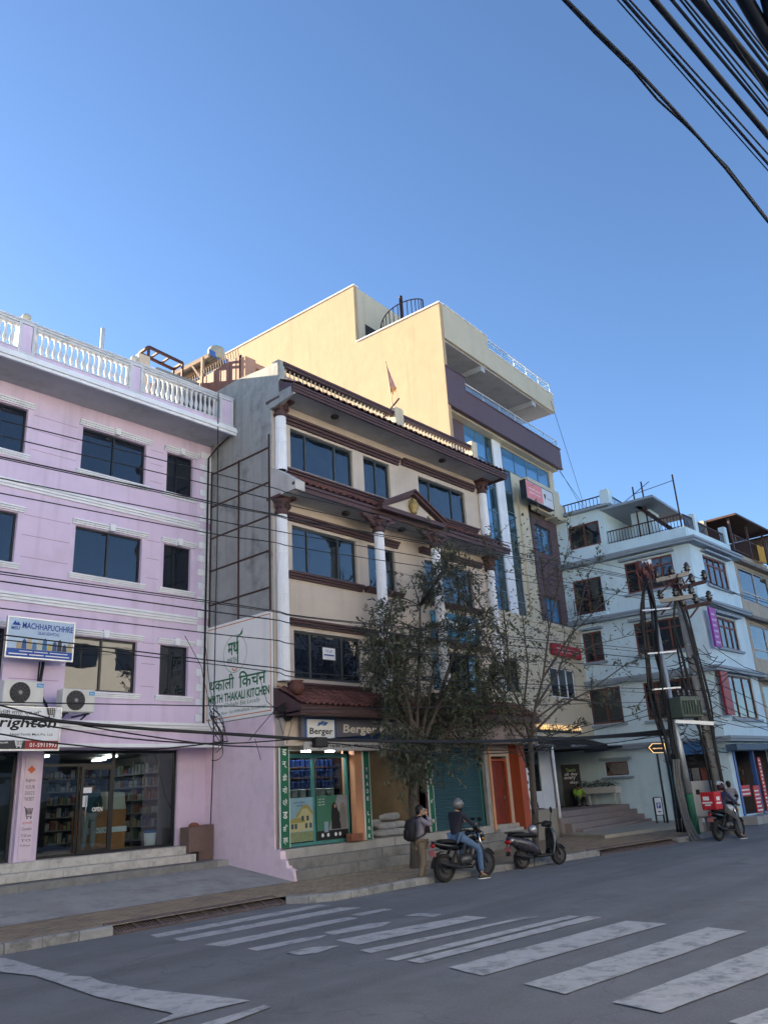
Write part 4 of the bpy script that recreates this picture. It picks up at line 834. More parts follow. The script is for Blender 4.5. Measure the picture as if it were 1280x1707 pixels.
b = MB(); b.add([ony(*p,16.39) for p in ((652,646),(661,645),(659,655),(657,650),(655,660),(653,652))],[(0,1,2,3,4,5)]); b.build('cloth_tail', mat('flag tail',(.65,.28,.08),.9), fl)
# lean-to with a blue edged sheet roof, frames and pots on the roof behind the pink balustrade
zr = lambda x, y, z: onz(180+x*300/1280, 540+y*300/1280, z)
lt = thing('roof_shelter', 'lean-to shelter with blue edged sheet roof behind the pink balustrade', 'shelter', (14,21,14.4))
C4 = [zr(430,362,16.35), zr(720,207,16.35), zr(850,282,16.35), zr(590,407,16.35)]
b = MB(); n = 16
for k in range(n):
    u, w = k/n, (k+1)/n; dz = Vector((0,0,.02*(k % 2))); q = [C4[0].lerp(C4[3],u)+dz, C4[0].lerp(C4[3],w)+dz, C4[1].lerp(C4[2],w)+dz, C4[1].lerp(C4[2],u)+dz]; up = Vector((0,0,.03)); b.add(q+[p+up for p in q],[(3,2,1,0),(4,5,6,7),(0,1,5,4),(1,2,6,5),(2,3,7,6),(3,0,4,7)])
b.build('sheet_roof', mat('grey roof sheet',(.13,.14,.155),.5,.1,4), lt); b = MB(); b.bar(C4[1]+Vector((0,0,.06)),C4[2]+Vector((0,0,.06)),.05,.2); b.build('blue_edge', mat('blue sheet edge',(.05,.13,.38),.5), lt)
b = MB(); b.bar(C4[0]-Vector((0,0,.1)),C4[1]-Vector((0,0,.1)),.07,.12); b.bar(C4[3]-Vector((0,0,.1)),C4[2]-Vector((0,0,.1)),.07,.12); b.bar(C4[0].lerp(C4[3],.5)-Vector((0,0,.08)),C4[1].lerp(C4[2],.5)-Vector((0,0,.08)),.07,.09)
for p in (C4[1].lerp(C4[0],.15), C4[0].lerp(C4[1],.1), C4[2].lerp(C4[3],.1), C4[3].lerp(C4[2],.1)): b.bar((p.x,p.y,12.97),(p.x,p.y,16.3),.09)
b.bar(C4[1].lerp(C4[0],.15)-Vector((0,0,.9)),C4[1].lerp(C4[0],.4)-Vector((0,0,.15)),.06); b.build('timber_frame', mat('weathered timber',(.26,.19,.14),.8,.15,5), lt)
q = zr(770,215,16.6); tag(MB().lathe([(.26,-.25),(.3,-.2),(.3,.1),(.26,.2),(.1,.26)],q,16).build('water_tank', mat('dull tank',(.35,.34,.27),.6)), 'small round tank on top of the blue edged shelter', 'tank')
b = MB(); A4 = [zr(225,207,16.1),zr(290,162,16.1),zr(530,277,16.1),zr(465,322,16.1)]
for i in range(4): b.bar(A4[i],A4[(i+1)%4],.08)
for t in (.3,.62): b.bar(A4[0].lerp(A4[3],t),A4[1].lerp(A4[2],t),.06)
for p in A4: b.bar((p.x,p.y,12.97),p,.07)
tag(b.build('iron_pergola', iron), 'rusty brown iron pergola frame on the pink house roof', 'pergola')
b = MB(); b.box(11.75,12.15,20.3,20.7,12.97,15.62); tag(b.build('stub_post', mat('beige plaster',(.5,.42,.33),.8,.1,3)), 'beige plaster stub post beside the pergola on the pink roof', 'post')  # plain stub post in one warm beige
ut = thing('upper_terrace', 'raised pinkish terrace block with a small white balustrade on the pink roof', 'terrace', (13,22,12.96)); b = MB(); b.box(12.16,13.85,20.35,24,12.97,14.75); b.build('block', brick, ut); b = MB(); b.box(12.16,13.85,20.4,20.6,15.2,15.36); b.box(12.16,13.85,20.4,20.6,14.752,14.8); b.build('rail', white, ut); balusters(ut,[12.26+.19*i for i in range(9)],20.5,14.8,.4,white)
par2 = thing('rear_parapet', 'rear white balustrade on the far side of the pink roof', 'parapet', (10,24,12.96)); b = MB(); b.box(2.2,13.9,25.9,26.1,12.96,13.4); b.box(2.2,13.9,25.9,26.1,14.0,14.15); b.build('rail', white, par2); balusters(par2,[8.2+.3*i for i in range(18)],26.0,13.4,.6,white)
lc = 0
for (x,y,w,h,m,lb) in ((11.7,19.6,.5,.55,'orange print','orange cloth hanging under the shelter behind the pink balustrade'),(12.7,19.6,.45,.35,'white sign sheet','white bundle under the shelter behind the pink balustrade')):
    b = MB(); wavy(b,x,x+w,y+.4,13.2,13.2+h+.3,.05,8); b.build('hanging_cloth', MATS[m]); tag(bpy.data.objects['hanging_cloth' if lc == 0 else 'hanging_cloth.001'], lb, 'cloth'); lc += 1
# small sheet canopy at the house joint, with an added board blocking low sun
b = MB(); b.box(13.2,14.02,18.9,20.4,14.2,14.24); b.box(12.4,14.03,20.28,20.33,12.97,15.35); b.bar((13.25,18.95,13.9),(14.0,18.95,14.2),.05); tag(b.build('canopy_and_sun_board', mat('old tin sheet',(.22,.23,.23),.6,.2,4)), 'small tin sheet canopy with added sun blocking board between the pink roof and the concrete wall', 'canopy')
# ================================================================ tall cream building with plum and blue glass front
TH = R(3.9); TY = frame((25.2,18.21,0), TH)
yb = thing('cream_building', 'tall cream building with plum bands, blue glass strips and open terraces', 'building', (30,18.5,.15))
def ybox(name, m, *boxes, parent=None, bevel=0):
    b = MB(TY)
    for q in boxes: b.box(*q)
    return b.build(name, m, parent or yb, bevel=bevel)
ybox('side_wall', cream, (-.02,.22,.0,4.86,15.5,22.62),(-.02,.22,4.861,15.4,15.5,25.86),(-.02,.22,.06,15.4,.1,15.499))
ybox('wall_coping', white, (-.06,.30,-.04,4.86,22.622,22.68),(-.06,.30,4.80,15.4,25.862,25.92))
ybox('stair_tower', creamf, (.221,4.2,4.861,5.1,18.0,25.86),(.221,10.2,15.1,15.4,3,25.5),(4.0,4.2,5.101,15.0,18,25.86),(.221,4.0,5.2,15.0,25.5,25.8))
ybox('tower_opening', dark, (.75,1.9,4.845,4.86,22.7,24.0))
ybox('roof_slab', creamf, (.221,10.74,.12,15.0,20.93,21.2))
ybox('fascia', creamf, (.221,4.05,-.01,.12,20.92,22.66),(4.051,10.76,-.01,.12,20.92,21.98),(10.62,10.75,.121,5.0,20.92,21.98)); ybox('fascia_coping', white, (.3,4.1,-.05,.16,22.662,22.70),(4.06,10.79,-.05,.16,21.982,22.03))
def glass_rail(s0, s1, z0, z1, y, n, name='glass_railing', inward=0.):
    b = MB(TY); b.tube([(s0,y,z1),(s1,y,z1)],.03,8)
    for i in range(n+1): x = s0+(s1-s0)*i/n; b.tube([(x,y,z0),(x,y,z1)],.022,6)
    if name == 'steel_railing': b.tube([(s0,y,(z0+z1)/2+.1),(s1,y,(z0+z1)/2+.1)],.018,6)
    if inward: b.tube([(s1,y,z1),(s1,y+inward,z1)],.03,8); b.tube([(s1,y+inward,z0),(s1,y+inward,z1)],.022,6)
    o = b.build(name, mat('white rail',(.62,.64,.66),.35,.05,5,metal=.4), yb)
    for i in range(n):
        x = s0+(s1-s0)*i/n; w = (s1-s0)/n; MB(TY).box(x+.04,x+w-.04,y-.005,y+.005,z0+.02,z1-.1).build('pane', gl_pale, o)
gl_pale = glass('pale rail glass', (.30,.36,.42), .12)
glass_rail(4.15,10.6,22.03,22.62,.06,5,'steel_railing',1.5); glass_rail(1.65,10.55,18.76,19.2,.06,6,'glass_railing',1.5)
ybox('terrace_ceiling', soffitm, (.221,10.6,.121,5.2,20.86,20.928)); ybox('ceiling_beam', soffitm, (3.4,3.75,.13,5.1,20.6,20.858)); ybox('ceiling_beam', soffitm, (8.4,8.75,.13,5.1,20.6,20.858))
ybox('terrace_back_wall', creamf, (.221,10.2,5.2,5.35,17.7,20.86)); ybox('terrace_floor', soffitm, (.221,10.62,.2,5.2,17.68,17.8))
for i in range(4): MB(TY).lathe([(.09,0),(.09,-.05)],(2+2.2*i,2.2,20.86),10).build('ceiling_lamp', blackf, yb)
ybox('plum_band', purple, (.03,1.55,-.02,.2,17.62,19.40),(1.551,10.68,-.02,.2,17.62,18.72),(10.5,10.68,.201,5.0,17.62,18.72)); ybox('band_coping', purple, (.0,1.58,-.06,.22,19.402,19.46),(1.6,10.72,-.06,.22,18.722,18.77)); ybox('band_underside', creamf, (.22,10.55,.2,.9,17.5,17.615)); ybox('band_lip', purple, (.0,10.68,-.06,.1,17.56,17.618))
# front wall
ym = .6
hw = [(7.7,9.35,12.68,14.05),(7.75,9.4,9.25,10.45)]
b = MB(TY); b.wall(7.35,10.55,8.9,14.93,ym-.08,hw,.18); b.build('plum_panel', purple, yb)
ybox('plum_strip', purple, (.22,2.0,ym-.04,ym+.3,8.9,17.5))
b = MB(TY); b.box(5.95,7.349,ym-.02,ym+.4,8.7,16.28); b.box(6.3,7.15,ym-.14,ym-.021,8.85,15.8); b.build('cream_pier', creamf, yb)
ybox('cream_band', creamf, (7.15,10.5,ym-.3,ym+.3,14.935,16.30),(7.16,10.2,-.02,ym-.301,14.55,15.0),(10.1,10.52,ym-.1,ym+1,16.3,17.5)); ybox('balcony_block', creamf, (8.9,10.3,-.05,.5,14.5,15.36))
ybox('white_pier', white, (4.40,5.12,ym-.1,ym+.2,8.7,17.5)); ybox('cream_head', creamf, (5.121,10.5,ym-.05,ym+.2,17.42,17.49))
ybox('main_body', creamf, (.5,10.4,1.2,14.9,3.9,17.45))
# curtain wall strips
def curtain_wall(s0, s1, z0, z1, nc, nr, gm):
    b = MB(TY); y = ym
    for i in range(nc+1): x = s0+(s1-s0)*i/nc; b.box(x-.02,x+.02,y-.03,y+.05,z0,z1)
    for j in range(nr+1): z = z0+(z1-z0)*j/nr; b.box(s0,s1,y-.025,y+.045,z-.02,z+.02)
    o = b.build('curtain_wall', mat('bluish mullion',(.10,.17,.22),.4), yb)
    for i in range(nc):
        for j in range(nr):
            x = s0+(s1-s0)*i/nc; w = (s1-s0)/nc; z = z0+(z1-z0)*j/nr; h = (z1-z0)/nr
            p = MB(TY); t = rnd.uniform(-.004,.004); u = rnd.uniform(-.004,.004)
            p.add([(x+.02,y+t,z+.02),(x+w-.02,y-t,z+.02),(x+w-.02,y-t+u,z+h-.02),(x+.02,y+t+u,z+h-.02)],[(0,1,2,3)]); p.build('pane', gm, o)
curtain_wall(2.02,3.85,8.85,17.5,2,7,gl_blue); curtain_wall(3.85,4.38,8.85,17.5,1,7,gl_teal); curtain_wall(5.14,5.92,8.72,16.28,1,7,gl_teal); curtain_wall(5.3,10.08,16.31,17.42,4,1,gl_blue)
for (a,c,d,e) in hw: window(yb, TY, a,c,d,e, alu, gl_blue, ym+.02, (.5,), fw=.05, room=False)
# first floor block
hl = [(6.4,8.85,5.6,6.92),(1.4,3.6,5.6,6.92)]
b = MB(TY); b.wall(.0,10.15,3.9,8.9,.0,hl,.2); b.quad((10.15,0,3.9),(10.15,4,3.9),(10.15,4,8.9),(10.15,0,8.9)); b.quad((0,0,8.9),(10.15,0,8.9),(10.15,1.2,8.9),(0,1.2,8.9)); b.quad((0,0,3.9),(0,6,3.9),(10.15,6,3.9),(10.15,0,3.9)); b.build('lower_wall', creamf, yb)
ybox('ledge', creamf, (-.02,10.2,-.06,.0,8.78,8.95))
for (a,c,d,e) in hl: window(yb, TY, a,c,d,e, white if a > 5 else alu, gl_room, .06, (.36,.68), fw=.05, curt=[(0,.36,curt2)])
# ground floor of the coffee house
ybox('plinth', mat('plinth tile',(.27,.25,.21),.7,.12,3), (-.05,2.85,-1.42,6,.1,1.12)); ybox('terrace_paving', granite, (2.851,10.6,-.3,6.5,.1,1.0))
ybox('shop_front', white, (1.5,1.62,-.16,-.06,1.12,3.6),(2.6,2.72,-.16,-.06,1.12,3.6),(4.2,4.32,-.16,-.06,1.12,3.6),(1.62,2.6,-.15,-.07,1.12,1.75),(2.72,4.2,-.15,-.07,1.12,1.75),(1.5,4.32,-.15,-.07,3.5,3.62),(4.32,5.2,-.14,-.05,1.0,3.6))
for (a,c) in ((1.62,2.6),(2.72,4.2)): ybox('pane', gl_room, (a,c,-.115,-.105,1.75,3.5))
ybox('ground_floor_room', mat('warm inside',(.25,.17,.10),.8), (.1,5.2,3.0,3.1,1.1,3.85)); ybox('passage_wall', mat('terracotta wall',(.66,.26,.13),.8,.06), (8.3,9.6,6.3,6.4,1.0,3.9)); ybox('passage_wall', creamf, (5.2,5.3,-.04,6.5,1.0,3.9),(5.3,8.3,6.3,6.39,1.0,3.9))
warm = emit('warm lamp', (1,.62,.25), 3); warmw = emit('warm letter', (1,.62,.26), .20)
for i,(s_,y_) in enumerate(((.4,-.5),(.9,-.4),(2.2,.8))): o = MB(TY).box(s_,s_+.28,y_,y_+.06,3.62,3.66).build('tube_lamp', warm); tag(o,'warm lit lamp under the coffee house awning','lamp','warm lamps under the awning')
aw = thing('coffee_house_awning', 'black fabric awning over the plaza steps on a white post', 'awning', TY @ Vector((4.6,-.7,3.4)))
awm = mat('black awning cloth',(.012,.012,.015),.8,.2,5); b = MB(TY); prof = [(.0,3.88),(-.4,3.80),(-.9,3.68),(-1.5,3.50)]
vs = [(s_,y,z) for (y,z) in prof for s_ in (.6,8.0)]; b.add(vs,[(2*i,2*i+1,2*i+3,2*i+2) for i in range(3)]); b.add([(.6,-1.5,3.50),(8.0,-1.5,3.50),(8.0,-1.52,3.28),(.6,-1.52,3.28)],[(0,1,2,3)]); b.build('cloth', awm, aw); b = MB(TY); b.box(.3,10.1,-1.45,6.2,3.40,3.44); b.build('lining', awm, aw)
for (a,c) in ((1.4,2.9),(4.4,5.9)): letter(aw,'HIMALAYAN JAVA',mat('dim print',(.42,.43,.46),.6),TY,a,c,3.33,3.44,-1.535,.01)
b = MB(TY); b.tube([(2.83,-1.48,.14),(2.83,-1.48,3.34)],.06,10); b.build('post', white, aw); b = MB(TY)
for s_ in (.65,2.83,5.4,7.95): b.bar((s_,-1.47,3.46),(s_,-.02,3.84),.05)
b.bar((.65,-1.47,3.46),(7.95,-1.47,3.46),.05); b.build('frame', blackf, aw)
hj = thing('lit_letter_sign', 'warm glowing raised letters on a dark strip above the black awning', 'sign', TY @ Vector((6.6,-.1,4.05)))
MB(TY).box(4.5,8.75,-.03,-.003,4.06,4.20).build('backing', blackf, hj); letter(hj,'HIMALAYAN  JAVA',warmw,TY,4.6,8.75,4.09,4.40,-.05,.012)
rs = board('red_signboard', TY, 6.6,9.5,7.45,7.97, mat('dark red sign',(.36,.025,.035),.5,.06), 'dark red signboard with two lines of small white lettering', .1, -.18); 
for (x0,x1,z) in ((7.0,9.3,7.78),(7.1,8.4,7.64),(8.5,9.2,7.64)): MB(TY).box(x0,x1,-.185,-.18,z-.035,z+.035).build('print_line', mat('pink print',(.55,.25,.25),.5), rs)
b = MB(TY); b.bar((7.2,-.1,7.6),(7.2,0,7.6),.05); b.bar((8.9,-.1,7.6),(8.9,0,7.6),.05); b.build('bracket', iron, rs)
ws = board('clinic_signboard', TY, 5.65,8.35,14.66,15.55, mat('white sign face',(.62,.62,.64),.5), 'white and salmon signboard hung high on the plum building front', .3, -.32, edge=blackf)
MB(TY).box(5.68,7.25,-.326,-.32,14.69,15.52).build('salmon_print', mat('salmon print',(.70,.22,.22),.5), ws)
for zz,xa,xb in ((15.2,5.85,7.1),(15.0,5.9,7.0)): letter(ws,'सहकारी संस्था',wtext,TY,xa,xb,zz-.07,zz+.07,-.332,.01)
MB(TY).prism([(7.5,15.0),(7.6,15.2),(7.55,15.3),(7.4,15.25)],-.33,-.32,'y').build('emblem', ktext, ws); MB(TY).box(7.75,8.2,-.325,-.32,15.08,15.14).build('print_line', mat('grey print',(.3,.3,.32),.5), ws)
# spiral stair rails on the roof
sr = thing('spiral_stair', 'rusty spiral stair with iron rails on the cream roof', 'stair', TY @ Vector((3.0,3.5,21.2))); cx, cy = 1.9, 3.4
b = MB(TY); b.tube([(cx,cy,21.2),(cx,cy,25.5)],.09,8); b.build('centre_post', iron, sr)
for k in range(14):
    a = -.4+k*.42; z = 21.4+.2*k; b = MB(TY); b.add([(cx,cy,z),(cx+1.1*math.cos(a),cy+1.1*math.sin(a),z),(cx+1.1*math.cos(a+.5),cy+1.1*math.sin(a+.5),z),(cx,cy,z+.05),(cx+1.1*math.cos(a),cy+1.1*math.sin(a),z+.05),(cx+1.1*math.cos(a+.5),cy+1.1*math.sin(a+.5),z+.05)],[(0,2,1),(3,4,5),(0,1,4,3),(1,2,5,4),(2,0,3,5)]); b.build('tread', mat('stone tread',(.4,.33,.22),.8), sr)
b = MB(TY); pr = []
for k in range(29):
    a = -.4+k*.21; z = 21.4+.1*k; p = (cx+1.1*math.cos(a),cy+1.1*math.sin(a)); b.bar((*p,z),(*p,z+1.0),.03); pr.append((*p,z+1.0))
b.tube(pr,.03,5); b.build('railing', iron, sr)
# guy wires from the roof to the right
for i,(a,c) in enumerate((((918,668),(972,838)),((925,770),(985,872)),((932,785),(1000,880)))):
    p = ondist(*a,40); q = ondist(*c,44); tag(MB().tube([p,q],.012,4).build('guy_wire', rubber), 'thin stay wire slanting from the cream building towards the pale blue roof', 'wire', 'stay wires beside the cream building')
# ================================================================ plaza steps
pz = thing('plaza_steps', 'broad brown granite steps climbing to the coffee house', 'steps', (31,16,.13)); me0 = frame((35.68,13.07,0), TH)
for k,(m_,z1) in enumerate(((4.62,.98),(4.30,.77),(4.0,.56),(3.7,.35))):
    xs = [-7.6+.25*k,-5.2,-2.7,-.0]
    for a,c in zip(xs,xs[1:]): MB(me0).box(a+.003,c-.003,m_,m_+.9-.002*k,.05,z1).build('step_slab', granite, pz, bevel=.01)
b = MB(); b.add([(p[0],p[1],z) for z in (.05,.24) for p in ((26.95,14.55),(32.1,14.0),(35.4,15.0),(35.5,17.2),(27.9,16.8))],[(4,3,2,1,0),(5,6,7,8,9)]+[(i,(i+1)%5,5+(i+1)%5,5+i) for i in range(5)]); b.build('low_platform', mat('beige plinth',(.36,.33,.27),.8,.1,3,dirt=((.2,.18,.15),.4)), pz)
pb = thing('planter_bench', 'white planter bench full of green plants against the pale blue wall', 'planter', me0 @ Vector((-.5,5.8,1.0)))
Tp = me0 @ Matrix.Rotation(-PI/2,4,'Z')
b = MB(Tp); b.box(-7.0,-4.85,-.75,-.1,1.48,1.75)
for x in (-6.9,-6.2,-5.0): b.box(x,x+.06,-.7,-.64,1.0,1.48); b.box(x,x+.06,-.2,-.14,1.0,1.48)
b.build('trough', mat('pale trough',(.56,.55,.52),.6,.05), pb)
leafd = mat('planter leaf',(.03,.075,.025),.6,.3,9,rndv=.2)
def leaf_cloud(b, c, rad, n, size, droop=.3, rr=rnd):
    for _ in range(n):
        while True:
            p = Vector((rr.uniform(-1,1),rr.uniform(-1,1),rr.uniform(-1,1)))
            if p.length < 1: break
        p = Vector((c[0]+p.x*rad[0],c[1]+p.y*rad[1],c[2]+p.z*rad[2])); leaf(b, p, size*rr.uniform(.7,1.3), droop, rr)
def leaf(b, p, s, droop=.4, rr=rnd, d=None, w=.36):
    if d is None:
        a = rr.uniform(0,2*PI); d = Vector((math.cos(a),math.sin(a),rr.uniform(-droop*1.6,.5-droop*.6)))
    d = d.normalized(); x = d.cross(Vector((rr.uniform(-.6,.6),rr.uniform(-.6,.6),1))).normalized(); n = x.cross(d)
    b.add([p, p+d*s*.45+x*s*w*.5-n*s*.05, p+d*s-n*s*.12, p+d*s*.45-x*s*w*.5-n*s*.05],[(0,1,2),(0,2,3)])
b = MB()
for i in range(9): leaf_cloud(b, Tp @ Vector((-6.8+.22*i,-.42,1.86+rnd.uniform(-.04,.06))), (.2,.28,.16), 60, .13)
b.build('foliage', leafd, pb)
pp_ = thing('potted_plant', 'tall leafy plant in a grey pot beside the black banner', 'plant', Tp @ Vector((-8.3,-1.6,1.0))); T=local(pp_); MB(T).lathe([(.22,.0),(.3,.75),(.28,.76)],(0,0,0),14).build('pot', mat('grey pot',(.33,.33,.33),.7), pp_)
b = MB(T)
for k in range(70): a = rnd.uniform(0,2*PI); leaf(b, Vector((rnd.uniform(-.15,.15),rnd.uniform(-.15,.15),rnd.uniform(.75,1.5))), rnd.uniform(.3,.55), 0, rnd, Vector((math.cos(a),math.sin(a),rnd.uniform(.4,1.4))), .16)
b.build('foliage', leafd, pp_); MB(T).tube([(0,0,.7),(0,.02,1.5)],.02,5).build('stem', iron, pp_)
pbn = me0 @ Vector((-1.95,6.75,0)); Tba = frame((pbn.x,pbn.y), TH-.75)
bn2 = thing('standing_banner', 'black roll-up banner with grey lettering at the top of the plaza steps', 'banner', Tba @ Vector((.4,0,1.0))); MB(Tba).box(0,.86,0,.04,1.0,2.78).build('panel', mat('black print',(.014,.014,.016),.5), bn2)
for t_,z,a,c in (("There's",2.52,.2,.66),('all day',2.33,.12,.74),('every',2.16,.08,.62),('day.',1.98,.32,.76)): letter(bn2,t_,mat('grey letters',(.5,.5,.52),.6) if z < 2.5 else mat('green letters',(.2,.35,.12),.6),Tba,a,c,z-.06,z+.10,-.006,.03)
# signs on the plaza
pa_ = onz(1113,1372,.26)
ar = thing('arrow_sign', 'black arrow sign with a lit orange outline on a slanted black post', 'sign', pa_); D = math.hypot(pa_.x,pa_.y); pt = ondist(1095,1257,D); Ta = frame((pt.x,pt.y,0), TH-.5)
MB().tube([pa_,pt],.045,8).build('post', blackf, ar)
A = lambda px,py: (Ta.inverted() @ ondist(px,py,D))
P5 = [A(1070,1248),A(1080,1241),A(1115,1239),A(1117,1254),A(1082,1256)]; P5 = [(p.x,p.z) for p in P5]; MB(Ta).prism(P5,-.06,.06,'y').build('arrow_panel', blackf, ar)
b = MB(Ta); n=len(P5)
for i in range(n): b.bar((P5[i][0],-.065,P5[i][1]),(P5[(i+1)%n][0],-.065,P5[(i+1)%n][1]),.03,.02)
b.build('lit_outline', warmw, ar); x0 = P5[1][0]; letter(ar,'HIMALAYAN JAVA',warmw,Ta,x0-.02,P5[2][0]-.06,P5[4][1]+.13,P5[2][1]-.16,-.07,.02)
p0 = onz(1097,1372,.26); pk = thing('parking_sign', 'white framed parking sign board with a blue P standing on the platform', 'sign', p0); D2 = math.hypot(p0.x,p0.y); Tq = frame((p0.x,p0.y,0), TH-.45)
lw = (Tq.inverted() @ ondist(1087,1331,D2)); rw = (Tq.inverted() @ ondist(1111,1331,D2)); zb = (ondist(1099,1359,D2)).z; x0,x1,z1 = lw.x,rw.x,lw.z
MB(Tq).box(x0,x1,-.02,.02,zb,z1).build('panel', signw, pk); b = MB(Tq)
for x in (x0,x1): b.box(x-.02,x+.02,-.03,.03,.245,z1)
b.box(x0,x1,-.025,.025,z1,z1+.03); b.box(x0,x1,-.025,.025,zb-.03,zb); b.build('frame', blackf, pk); cxp = (x0+x1)/2; w = (x1-x0)*.27
MB(Tq).box(cxp-w,cxp+w,-.026,-.02,(zb+z1)/2-w*.7,(zb+z1)/2+w*1.3).build('blue_square', mat('parking blue',(.02,.08,.35),.5), pk); letter(pk,'P',wtext,Tq,cxp-w*.5,cxp+w*.5,(zb+z1)/2-w*.5,(zb+z1)/2+w*1.1,-.03,.03); MB(Tq).box(cxp-w*.8,cxp+w*.8,-.026,-.02,zb+.1,zb+.14).build('arrow_print', ktext, pk)
am = thing('menu_board', 'white easel menu board with rows of dish pictures beside the orange pillar', 'menu board', TY @ Vector((1.2,-1.1,1.12))); Tm2 = TY @ Matrix.Translation((1.62,-1.2,1.12)) @ Matrix.Rotation(-.16,4,'Y') @ Matrix.Rotation(-.12,4,'X')
MB(Tm2).box(-.25,.25,-.02,.02,.35,1.5).build('panel', signw, am); b = MB(Tm2); b.bar((-.24,.03,.0),(-.2,.03,1.7),.03); b.bar((.24,.03,.0),(.2,.03,1.5),.03); b.bar((0,.06,1.4),(.05,.5,.0),.03); b.build('easel', wood, am)
for i in range(4):
    for j in range(2): MB(Tm2).ell((-.12+.24*j,-.024,.5+.26*i),(.075,.006,.06),10,5).build('dish_print', gcols[(i+2*j) % 7], am)
# ================================================================ pale blue corner house
Q = (35.68,13.07); TS = frame(Q, TH-PI/2); FA = R(-1.5); TF = frame(Q, FA)
bh = thing('pale_blue_house', 'pale blue corner house with red brown windows and roof railings', 'house', (37,15,.1)); WF = 5.25
def wood_window(T, a, c, d, e, cols, rows=(.72,), cm=curt2, gm=None): return window(bh, T, a, c, d, e, wood, gm or gl_room, .06, cols, rows, fw=.075, curt=[(0,.4,cm),(.6,1,cm)])
hs_ = [(-3.16,-.85,10.25,11.72),(-3.16,-.95,7.36,8.82),(-3.16,-.95,4.45,6.1),(-5.9,-4.4,9.72,11.4),(-5.77,-4.78,7.36,8.78),(-5.82,-4.28,4.48,6.1),(-5.5,-4.43,2.2,2.78),(-2.6,-.6,.3,2.95)]
b = MB(TS); b.wall(-11.5,0,.0,12.2,.0,hs_,.2); b.build('side_wall', skyb, bh)
hf = [(1.36,4.1,10.33,11.75),(1.25,3.85,7.4,8.82),(1.3,4.4,4.3,6.15),(.5,4.9,.35,2.9)]
b = MB(TF); b.wall(0,WF,.0,12.2,.0,hf,.2); b.quad((WF,0,0),(WF,12,0),(WF,12,12.2),(WF,0,12.2)); b.quad((WF,11,0),(-1,11.5,0),(-1,11.5,12.2),(WF,11,12.2)); b.build('front_wall', skyb, bh)
for q in hs_[:3]: wood_window(TS,*q,(.25,.5,.75))
for q in hs_[3:6]: wood_window(TS,*q,(.5,),())
w = window(bh, TS, *hs_[6], wood, gl_room, .03, (.5,), (), fw=.06); g = MB(TS)
for i in range(18): x = -5.45+i*.06; g.bar((x,.02,2.24),(min(x+.3,-4.48),.02,2.24+min(.5,(min(x+.3,-4.48)-x)*1.6)),.012); g.bar((x,.025,2.74),(min(x+.3,-4.48),.025,2.74-min(.5,(min(x+.3,-4.48)-x)*1.6)),.012)
g.build('lattice', mat('pale lattice',(.4,.36,.33),.7), w)
for q in hf[:2]: wood_window(TF,*q,(.25,.5,.75))
window(bh, TF, *hf[2], wood, gl_room, .06, (.33,.66), (), fw=.06, curt=[(0,1,mat('red print film',(.40,.14,.11),.6,.35,3))])
b = MB(TS)
for zc in (3.4,6.35,9.3,12.15):
    o = .32 if zc < 12 else .42; b.box(-6.3,-.0+o*.0,-o,.0,zc-.12,zc-.01); b.box(-6.3,0,-o-.06,.0,zc-.009,zc+.10)
b.build('cornice', bluetrim, bh); b = MB(TF)
for zc in (3.4,6.35,9.3,12.15):
    o = .32 if zc < 12 else .42; b.box(-o*.9,WF+.1,-o-.003,.0,zc-.121,zc-.012); b.box(-o*.9-.06,WF+.1,-o-.063,.0,zc-.0085,zc+.102)
b.build('cornice', bluetrim, bh)
for T, hh in ((TS,hs_[:3]+hs_[4:6]),(TF,hf[:3])):
    for (a,c,d,e) in hh:
        MB(T).box(a-.15,c+.15,-.28,.0,e+.08,e+.18).build('window_hood', bluetrim, bh); MB(T).box(a-.15,c+.15,-.13,.0,d-.14,d-.03).build('window_sill', bluetrim, bh)
MB(TS).box(-5.7,-4.2,-.22,0,2.87,2.97).build('window_hood', bluetrim, bh); MB(TS).box(-5.7,-4.2,-.14,0,2.05,2.14).build('window_sill', bluetrim, bh)
b = MB(TS); b.box(-11.5,.0,.0,.2,12.252,12.85); b.build('parapet', skyb, bh); b = MB(TF); b.box(.2,WF,.0,.2,12.253,12.85); b.build('parapet', skyb, bh); MB(TF).box(.05,WF,.2,11,12.18,12.26).build('roof_slab', conc2, bh)
def railing(T, x0, x1, y, z0, z1, n, parent, m=iron):
    b = MB(T); b.bar((x0,y,z1),(x1,y,z1),.05); b.bar((x0,y,z0+.08),(x1,y,z0+.08),.03)
    for i in range(n+1): x = x0+(x1-x0)*i/n; b.bar((x,y,z0),(x,y,z1),.025)
    return b.build('railing', m, parent)
railing(TS,-3.75,-.2,.1,12.85,13.5,24,bh); railing(TF,.2,1.2,.1,12.85,13.5,7,bh); railing(TF,1.6,4.8,.1,12.85,13.4,20,bh); railing(TS,-5.9,-4.35,-.12,9.6,10.35,10,bh)
MB(TS).box(-6.0,-4.25,-.2,.0,9.45,9.62).build('balcony_sill', skyb, bh); MB(TF).box(1.25,1.55,.0,.3,12.86,13.75).build('parapet_post', skyb, bh); MB(TF).box(4.85,5.2,.0,.3,12.86,13.8).build('parapet_post', skyb, bh)
